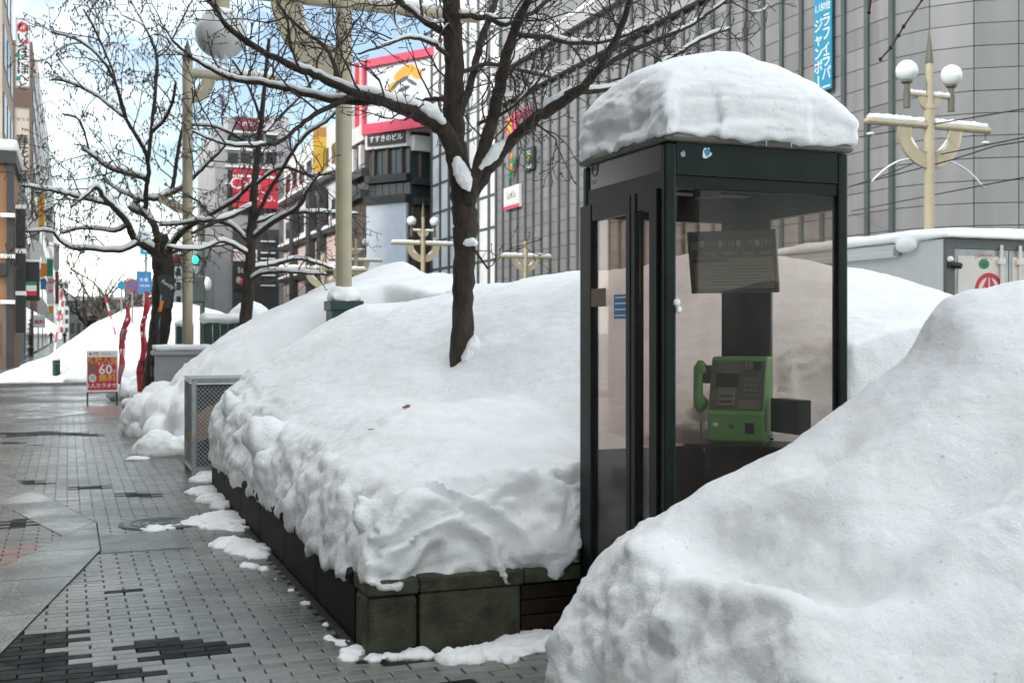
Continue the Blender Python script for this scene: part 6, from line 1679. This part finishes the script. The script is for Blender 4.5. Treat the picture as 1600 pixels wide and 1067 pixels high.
MB().ball(abp(0.13, 0.915, 0.013), 0.028, 8, 6, (1, 0.15, 0.8)).build('mark', M['wine'], ab)
wtx = (ax1-ax0)
text('新規入会', abp(0.5, 0.755, 0.0175), XV, fu2, 0.15, M['yellow'], ab, bold=0.02); text('キャンペーン', abp(0.66, 0.665, 0.0175), XV, fu2, 0.065, M['signwhite'], ab)
text('60', abp(0.60, 0.53, 0.0175), XV, fu2, 0.27, M['signwhite'], ab, bold=0.02); text('分', abp(0.87, 0.49, 0.0175), XV, fu2, 0.09, M['signwhite'], ab)
text('無料', abp(0.66, 0.33, 0.0175), XV, fu2, 0.17, M['yellow'], ab, bold=0.02); text('1人カラオケ', abp(0.5, 0.15, 0.0175), XV, fu2, 0.105, M['signwhite'], ab, bold=0.015)
abox('picture', 0.1, 0.27, 0.46, 0.68, M['brown_wall'], 0.017, 0.001)
MB().prism([(0.075*math.cos(a*math.pi/10), 0.085*math.sin(a*math.pi/10)) for a in range(20)], abp(0.19, 0.34, 0.0185), XV, fu2, 0.002).build('round_label', M['signwhite'], ab)
text('会員\n特典', abp(0.19, 0.34, -0.0), XV, fu2, 0.05, M['green'], ab).location += fn2*0.024
# bollards beyond the crossing with chain
def bollard(label, u, v, hpx, wpx, m, group, snow=True, name='bollard'):
    q = G(u, v); d = S_*q.x+C_*q.y; h = hpx/F*d; r_ = wpx/2/F*d
    t = thing(name, (q.x, q.y, 0), label=label, cat='bollard', group=group)
    MB().lathe([(r_*1.05,0),(r_,0.03),(r_,h*0.9),(r_*1.06,h*0.91),(r_*1.06,h*0.97),(r_*0.9,h)], (q.x,q.y,0), 18).build('post', m, t)
    MB().lathe([(r_*1.03,0),(r_*1.03,h*0.04)], (q.x,q.y,h*0.78), 18).build('band', M['bronze'], t)
    if snow: MB().ball((q.x,q.y,h), r_*1.15, 14, 10, (1,1,0.75)).build('post_snow', M['snow'], t, smooth=True)
    return q, h
GB = 'bollards in the snow'
b1_, h1_ = bollard('dark green bollard before the far left snow bank', 88, 597, 36, 12, M['darkgreen'], GB)
b2_, h2_ = bollard('dark green bollard between the red banners', 200, 592, 36, 12, M['darkgreen'], GB)
P_ = [Vector((b1_.x, b1_.y, h1_*0.8)).lerp(Vector((b2_.x, b2_.y, h2_*0.8)), i/14) - ZH*(0.32*math.sin(math.pi*i/14)) for i in range(15)]
tag(MB().tube(P_, 0.014, 5).build('chain', M['steel']), 'sagging chain between the two green bollards', 'chain')
bollard('squat concrete bollard with snow ball on top', 201, 660, 30, 20, M['midgrey'], GB)
small_heap('snow ball lump behind the sandwich board', [((G(180, 628).x+0.1, G(180, 628).y+0.6, 0.22), 0.3, (1.1, 1, 1)), ((G(180, 628).x+0.55, G(180, 628).y+0.2, 0.15), 0.26, (1, 1, 1))], 0.03, 0.04, 4)
q = G(214, 622)
small_heap('rounded snow lumps at the foot of the red banners', [((q.x, q.y, 0.2), 0.34, (1, 1, 1)), ((q.x+0.35, q.y-0.2, 0.2), 0.34, (1, 1, 1.1)), ((q.x+0.3, q.y+0.3, 0.35), 0.4, (1, 1, 1.2))], 0.03, 0.05, 4)
# furled banners on poles
def banner(label, px, d, m, bands, seed):
    q = random.Random(seed); top_ = W(px[0][0], px[0][1], d); bot = W(px[-1][0], px[-1][1], d)
    base = W(px[-1][0], px[-1][1]+10, d)
    t = thing('furled_banner', (base.x, base.y, 0), label=label, cat='banner', group='furled banners on poles')
    MB().tube([(base.x, base.y+0.06, 0), (top_.x, top_.y+0.06, top_.z+0.1)], 0.012, 6).build('pole', M['steel'], t)
    P_ = catmull([(*W(u+2.0*math.sin(v*0.09+seed), v, d), w*0.27/F*d) for u, v, w in px], 8)
    def cloth(P2, nm, mm, grow=1.0):
        mb = MB(); n = 22; rings = []
        for i, (x, y, z, r_) in enumerate(P2):
            ring_ = []
            for j in range(n):
                a = 2*math.pi*j/n; rr = r_*grow*(1+0.30*math.sin(3*a+i*0.21+seed)+0.16*math.sin(7*a-i*0.33)+0.12*math.sin(i*0.8+seed))
                ring_.append((x+rr*math.cos(a), y+0.55*rr*math.sin(a), z))
            rings.append(ring_)
        vs_ = [v for r_ in rings for v in r_]; m_ = len(rings)
        fs_ = [(i*n+j, i*n+(j+1) % n, (i+1)*n+(j+1) % n, (i+1)*n+j) for i in range(m_-1) for j in range(n)]
        fs_ += [tuple(range(n))[::-1], tuple((m_-1)*n+j for j in range(n))]
        mb.add(vs_, fs_); return mb.build(nm, mm, t, smooth=True)
    cloth(P_, 'cloth', m)
    for (s0, s1, mm) in bands:
        a, b = int(s0*(len(P_)-1)), max(int(s1*(len(P_)-1)), int(s0*(len(P_)-1))+1)
        cloth(P_[a:b+1], 'printed_band', M[mm], 1.02)
    return t
banner('red banner furled on a pole beside the sandwich board', [(199,478,10),(197,500,14),(194,520,15),(191,545,14),(188,570,13),(186,600,11)], 24.5, M['red'], [(0.18,0.24,'signwhite'),(0.36,0.52,'midgrey'),(0.60,0.72,'signwhite'),(0.80,0.97,'midgrey')], 1)
banner('red banner furled on a pole between the bollard and tree', [(230,455,8),(228,480,13),(225,510,12),(223,545,14),(220,580,17),(219,612,13)], 22.5, M['red'], [(0.30,0.34,'signwhite'),(0.38,0.42,'signwhite'),(0.47,0.50,'signwhite'),(0.72,0.84,'black_sign')], 2)
banner('dark banner with orange and white print left of the cabinet', [(252,470,7),(248,500,10),(244,535,13),(241,570,14),(239,610,11),(239,648,9)], 19.0, M['black_sign'], [(0.0,0.14,'orange'),(0.44,0.50,'signwhite'),(0.62,0.70,'midgrey'),(0.74,0.90,'orange')], 3)
# black cloth sign tied to the left tree
q = W(262, 452, 19.3)
bf = thing('cloth_sign', (q.x, q.y, 0.0), label='black cloth sign with white script tied to the left tree', cat='sign')
MB().prism([(-0.1,-0.30),(-0.16,0.22),(0.0,0.26),(0.13,0.16),(0.03,-0.32)], (q.x, q.y, q.z), XV, ZH, 0.012).build('cloth', M['black_sign'], bf)
text('Family', (q.x, q.y-0.014, q.z+0.08), (0.8,0,-0.5), (0.5,0,0.8), 0.09, M['signwhite'], bf)
# striped snow poles
def snow_pole(label, u0, v0, u1, v1, d, n=6):
    a, b = W(u0, v0, d), W(u1, v1, d)
    t = thing('snow_pole', tuple(b), label=label, cat='marker pole', group='red and white snow marker poles')
    for i in range(n):
        MB().tube([a.lerp(b, i/n), a.lerp(b, (i+1)/n)], 0.022*d/30, 8).build('pole_segment', M['red' if i % 2 == 0 else 'signwhite'], t)
snow_pole('red and white marker pole leaning behind the sandwich board', 164, 461, 184, 536, 36)
snow_pole('red and white marker pole by the far green bollard', 97, 452, 85, 552, 36.5)
snow_pole('thin red and white marker pole just right of the bollard one', 99, 470, 94, 530, 44)
# grey cabinet, green fence box and snow behind the second bank
q = W(276, 570, 18.9)
gc_ = thing('utility_cabinet', (q.x, q.y, 0), label='grey low cabinet with snow on top behind the dark banner', cat='cabinet')
MB().box((q.x-0.34, q.y-0.15, 0), (q.x+0.55, q.y+0.5, 1.13)).build('cabinet', M['midgrey'], gc_, bevel=0.01)
MB().box((q.x-0.38, q.y-0.2, 1.13), (q.x+0.59, q.y+0.55, 1.2)).build('lid', M['midgrey'], gc_, bevel=0.01)
MB().box((q.x+0.1, q.y-0.157, 0.7), (q.x+0.35, q.y-0.15, 1.0)).build('notice', M['signwhite'], gc_)
mb = MB().box((q.x-0.36, q.y-0.18, 1.202), (q.x+0.57, q.y+0.53, 1.30)); o = snow_body('snow_layer', mb, 0.03, lambda co, no: co + no*(0.02*fbm(co, 4, 3, 95))[:,None], M['snow'], smooth_it=3); tag(o, 'snow layer on the grey low cabinet', 'snow')
q = W(349, 520, 19.4)
gf = thing('green_screen', (q.x, q.y, 0), label='dark green boarded enclosure with snowy top behind the snow bank', cat='enclosure')
for k in range(5): MB().box((q.x-0.3+k*0.125, q.y-0.02-0.0*k, 0), (q.x-0.3+k*0.125+0.118, q.y+0.02, 1.70)).build('board', M['darkgreen'], gf)
for k in range(4): MB().box((q.x-0.32, q.y+0.03+k*0.125, 0), (q.x-0.28, q.y+0.03+k*0.125+0.118, 1.70)).build('board', M['darkgreen'], gf)
mb = MB()
for k in range(6): mb.ball((q.x-0.28+k*0.12, q.y+0.1, 1.74), 0.12, 10, 8, (1, 2.0, 0.8))
o = snow_body('snow_layer', mb, 0.03, lambda co, no: co + no*(0.03*fbm(co, 4, 3, 96))[:,None], M['snow'], smooth_it=3); tag(o, 'lumpy snow on the green boarded enclosure', 'snow')
q = W(392, 480, 22.0)
small_heap('tall rounded snow stack behind the slim bare tree', [((q.x, q.y, 0.6), 0.75, (1, 1, 1.3)), ((q.x, q.y, 1.55), 0.48, (1, 1, 1.2)), ((q.x+0.35, q.y+0.3, 1.2), 0.5, (1, 1, 1.2)), ((q.x-0.35, q.y+0.2, 1.0), 0.5, (1,1,1.2))], 0.05, 0.05, 2.5)
q = W(345, 560, 21.5)
small_heap('low rough snow heap between the cabinet and the enclosure', [((q.x-0.3, q.y, 0.5), 0.6, (1.3, 1, 1.3)), ((q.x+0.3, q.y, 0.6), 0.6, (1, 1, 1.3)), ((q.x+0.9, q.y+0.5, 0.8), 0.8, (1, 1, 1.1))], 0.05, 0.08, 2.5)
q = W(288, 500, 22.2)
bx2 = thing('lamp_base_box', (q.x, q.y, 0), label='small green base box of the pointed lamp post', cat='utility box')
MB().box((q.x-0.16, q.y-0.16, 0), (q.x+0.16, q.y+0.16, 1.62)).build('cabinet', M['darkgreen'], bx2); MB().ball((q.x, q.y, 1.66), 0.19, 12, 8, (1, 1, 0.6)).build('box_snow', M['snow'], bx2, smooth=True)
# traffic signal
sp = W(316, 500, 33); ts = thing('traffic_signal', (sp.x, sp.y, 0), label='traffic signal showing green on a grey pole', cat='traffic signal')
MB().tube([(sp.x, sp.y, 0), (sp.x, sp.y, 5.2)], 0.075, 12).build('pole', M['mullion'], ts)
za = W(316, 413, 33).z
MB().tube([(sp.x, sp.y, za), (W(270, 420, 33).x, sp.y, za-0.05)], 0.035, 8).build('arm', M['mullion'], ts)
gl_ = W(303, 406, 33); 
MB().box((gl_.x-0.70, gl_.y, gl_.z-0.17), (gl_.x+0.18, gl_.y+0.2, gl_.z+0.17)).build('housing', M['darkgrey'], ts, bevel=0.05)
for k, mm in enumerate(('signal_green', 'goldbrown', 'wine')):
    w = MB().lathe([(0.125,0),(0.115,0.03),(0.07,0.05),(0.005,0.056)], (0,0,0), 20)
    w.v = [(gl_.x-k*0.265+v[0], gl_.y-0.005-v[2], gl_.z+v[1]) for v in w.v]; w.f = [f[::-1] for f in w.f]
    w.build('lens', M[mm], ts, smooth=False)
ps = W(312, 452, 31.5)
MB().box((ps.x-0.2, ps.y, ps.z-0.38), (ps.x+0.16, ps.y+0.18, ps.z+0.38)).build('pedestrian_signal', M['mullion'], ts, bevel=0.05)
MB().ball((ps.x+0.2, ps.y+0.1, ps.z+0.15), 0.13, 12, 8, (1,1,1.6)).build('signal_snow', M['snow'], ts, smooth=True)
# road signs
def road_sign(label, u, v, d, shape, w, h, m, extra=None):
    q = W(u, v, d); t = thing('road_sign', (q.x, q.y, 0), label=label, cat='road sign')
    MB().tube([(q.x, q.y+0.05, 0), (q.x, q.y+0.05, q.z+0.2)], 0.03, 8).build('post', M['steel'], t)
    if shape == 'round': MB().prism([(w*math.cos(a*math.pi/14), w*math.sin(a*math.pi/14)) for a in range(28)], (q.x, q.y+0.01, q.z), XV, ZH, 0.02).build('plate', M[m], t)
    else: MB().box((q.x-w, q.y-0.01, q.z-h), (q.x+w, q.y+0.01, q.z+h)).build('plate', M[m], t)
    return t, q
road_sign('round blue road sign left of the no parking sign', 190, 446, 38, 'round', 0.14, 0.14, 'cyan')
t, q = road_sign('no parking sign, blue disc with red ring and bar', 207, 446, 37, 'round', 0.2, 0.2, 'red')
MB().prism([(0.15*math.cos(a*math.pi/14), 0.15*math.sin(a*math.pi/14)) for a in range(28)], (q.x, q.y-0.012, q.z), XV, ZH, 0.002).build('blue_disc', M['blue'], t)
MB().obox((q.x, q.y-0.017, q.z), Vector((0.707,0,-0.707)), Vector((0,1,0)), Vector((0.707,0,0.707)), (0.15, 0.002, 0.022)).build('bar', M['red'], t)
t, q = road_sign('blue rectangular direction sign behind the no parking sign', 225, 440, 40, 'rect', 0.25, 0.36, 'blue')
text('札幌', (q.x, q.y-0.013, q.z+0.05), XV, ZH, 0.14, M['signwhite'], t); text('小樽 函館', (q.x, q.y-0.013, q.z-0.15), XV, ZH, 0.09, M['signwhite'], t)
t, q = road_sign('blue arrow sign high beside the left tree', 229, 388, 40, 'rect', 0.22, 0.22, 'cyan')
MB().prism([(-0.1,-0.12),(0.02,-0.12),(0.02,0.02),(0.1,0.02),(-0.03,0.15),(-0.15,0.02),(-0.1,0.02)], (q.x, q.y-0.012, q.z), XV, ZH, 0.002).build('arrow', M['signwhite'], t)
t, q = road_sign('pale blue name sign above the arrow sign', 227, 367, 40.3, 'rect', 0.2, 0.16, 'sign_pale')
text('南4', (q.x, q.y-0.013, q.z), XV, ZH, 0.16, M['blue'], t)
# people on the far pavement
def person(label, u, v, d, coat, legs, seed, h=1.7):
    q = G(u, v); r_ = random.Random(seed); b0 = Vector((q.x, q.y, 0))
    s_ = h/1.7; st_ = 0.16
    J_ = dict(pel=(0,0,.92), ch=(0,0.01,1.28), nk=(0,0,1.46), hd=(0,-.01,1.56), top=(0,-.01,1.66), kl=(-.09,.10,.50), al=(-.09,.22,.09), tl=(-.09,.12,.04), kr=(.09,-.06,.50), ar=(.09,-.10,.08), tr=(.09,-.22,.03),
              sl=(-.19,0,1.38), el=(-.25,.05,1.12), hl=(-.24,-.02,.86), sr=(.19,0,1.38), er=(.25,-.05,1.12), hr=(.24,-.12,.88))
    E_ = [('pel','ch'),('ch','nk'),('nk','hd'),('hd','top'),('pel','kl'),('kl','al'),('al','tl'),('pel','kr'),('kr','ar'),('ar','tr'),('ch','sl'),('sl','el'),('el','hl'),('ch','sr'),('sr','er'),('er','hr')]
    Rr = dict(pel=.15, ch=.17, nk=.06, hd=.10, top=.085, kl=.07, al=.05, tl=.045, kr=.07, ar=.05, tr=.045, sl=.075, el=.055, hl=.04, sr=.075, er=.055, hr=.04)
    ks = list(J_); me = bpy.data.meshes.new('person_body'); me.from_pydata([tuple(Vector(J_[k])*s_) for k in ks], [(ks.index(a), ks.index(b)) for a, b in E_], [])
    o = bpy.data.objects.new('person', me); COL.objects.link(o)
    sk = o.modifiers.new('skin', 'SKIN'); sb = o.modifiers.new('sub', 'SUBSURF'); sb.levels = 1; sb.render_levels = 1
    for k, sv in zip(ks, me.skin_vertices[0].data): sv.radius = (Rr[k]*s_, Rr[k]*s_*0.85); sv.use_root = (k == 'pel')
    dg = bpy.context.evaluated_depsgraph_get(); m2 = bpy.data.meshes.new_from_object(o.evaluated_get(dg)); bpy.data.objects.remove(o, do_unlink=True)
    m2.materials.clear()
    for mm in (coat, legs, 'skin', 'black'): m2.materials.append(M[mm])
    for p_ in m2.polygons:
        z = p_.center.z/s_; hx = abs(p_.center.x)/s_
        p_.material_index = 3 if z > 1.60 else 2 if z > 1.47 else (2 if (hx > .2 and z < .92) else (0 if z > 0.72 else 1)); p_.use_smooth = True
    o = put('person', m2); o.location = b0; o.rotation_euler = (0,0,r_.uniform(-0.3,0.3))
    tag(o, label, 'person'); return o
person('walker in a dark coat on the far left pavement', 64, 541, 110, 'coat_dark', 'jeans', 1)
person('walker in a brown coat beside the snow bank far left', 80, 541, 120, 'coat_brown', 'coat_dark', 2)
person('darker walker half hidden behind the far left snow bank', 101, 540, 118, 'coat_dark', 'coat_dark', 3)
# potted shrub by the shop
q = G(45, 556); psb = thing('potted_shrub', (q.x, q.y, 0), label='brown dry potted shrub by the corner shop', cat='plant')
MB().lathe([(0.22,0),(0.32,0.5),(0.30,0.5)], (q.x,q.y,0), 14).build('pot', M['black_sign'], psb)
pl = Plant(4)
for k in range(26):
    a = pl.r.uniform(0,6.28); P_ = [(q.x, q.y, 0.45, 0.015)]; h = pl.r.uniform(1.0, 2.0)
    for j in range(1, 5): P_.append((q.x+math.cos(a)*0.3*math.sin(j*0.7)*pl.r.uniform(.4,1), q.y+math.sin(a)*0.3*math.sin(j*0.7), 0.45+h*j/4, 0.012))
    pl.twig.tube([x_[:3] for x_ in P_], [x_[3] for x_ in P_], 4)
    for j in range(6):
        e = P_[pl.r.randint(1,4)]; pl.bud.ball((e[0]+pl.r.gauss(0,.07), e[1]+pl.r.gauss(0,.07), e[2]+pl.r.gauss(0,.1)), 0.05, 5, 4)
pl.twig.build('stems', M['twig'], psb, kind='stuff'); pl.bud.build('foliage', M['seed'], psb, kind='stuff')
# leaves fallen on the snow (dropped onto the surface by looking it up in the bank mesh)
bvh_co = np.empty(len(bank1.data.vertices)*3); bank1.data.vertices.foreach_get('co', bvh_co); bvh_co = bvh_co.reshape(-1,3)
def snow_z(x, y):
    i = np.argsort((bvh_co[:,0]-x)**2+(bvh_co[:,1]-y)**2)[:12]; return float(bvh_co[i,2].max())
def fallen(label, x, y, s_, m, seed):
    z = snow_z(x, y); qq = random.Random(seed); a = qq.uniform(0, 6.28)
    ax = Vector((math.cos(a), math.sin(a), 0.15)).normalized(); ay = Vector((-math.sin(a), math.cos(a), 0.1)).normalized()
    pts_ = [(s_*math.cos(t)*1.6, s_*0.6*math.sin(t)*(1+0.3*math.sin(3*t))) for t in [i*math.pi/6 for i in range(12)]]
    tag(MB().prism(pts_, (x, y, z+0.004), ax, ay, 0.004).build('fallen_leaf', M[m]), label, 'leaf')
p = W(638, 636, 7.0); fallen('brown curled leaf lying in the middle of the snow bank', 2.0, 6.95, 0.028, 'leaf_dry', 1)
fallen('small brown leaf lower on the snow bank slope', 1.68, 6.6, 0.012, 'leaf_dry', 2)
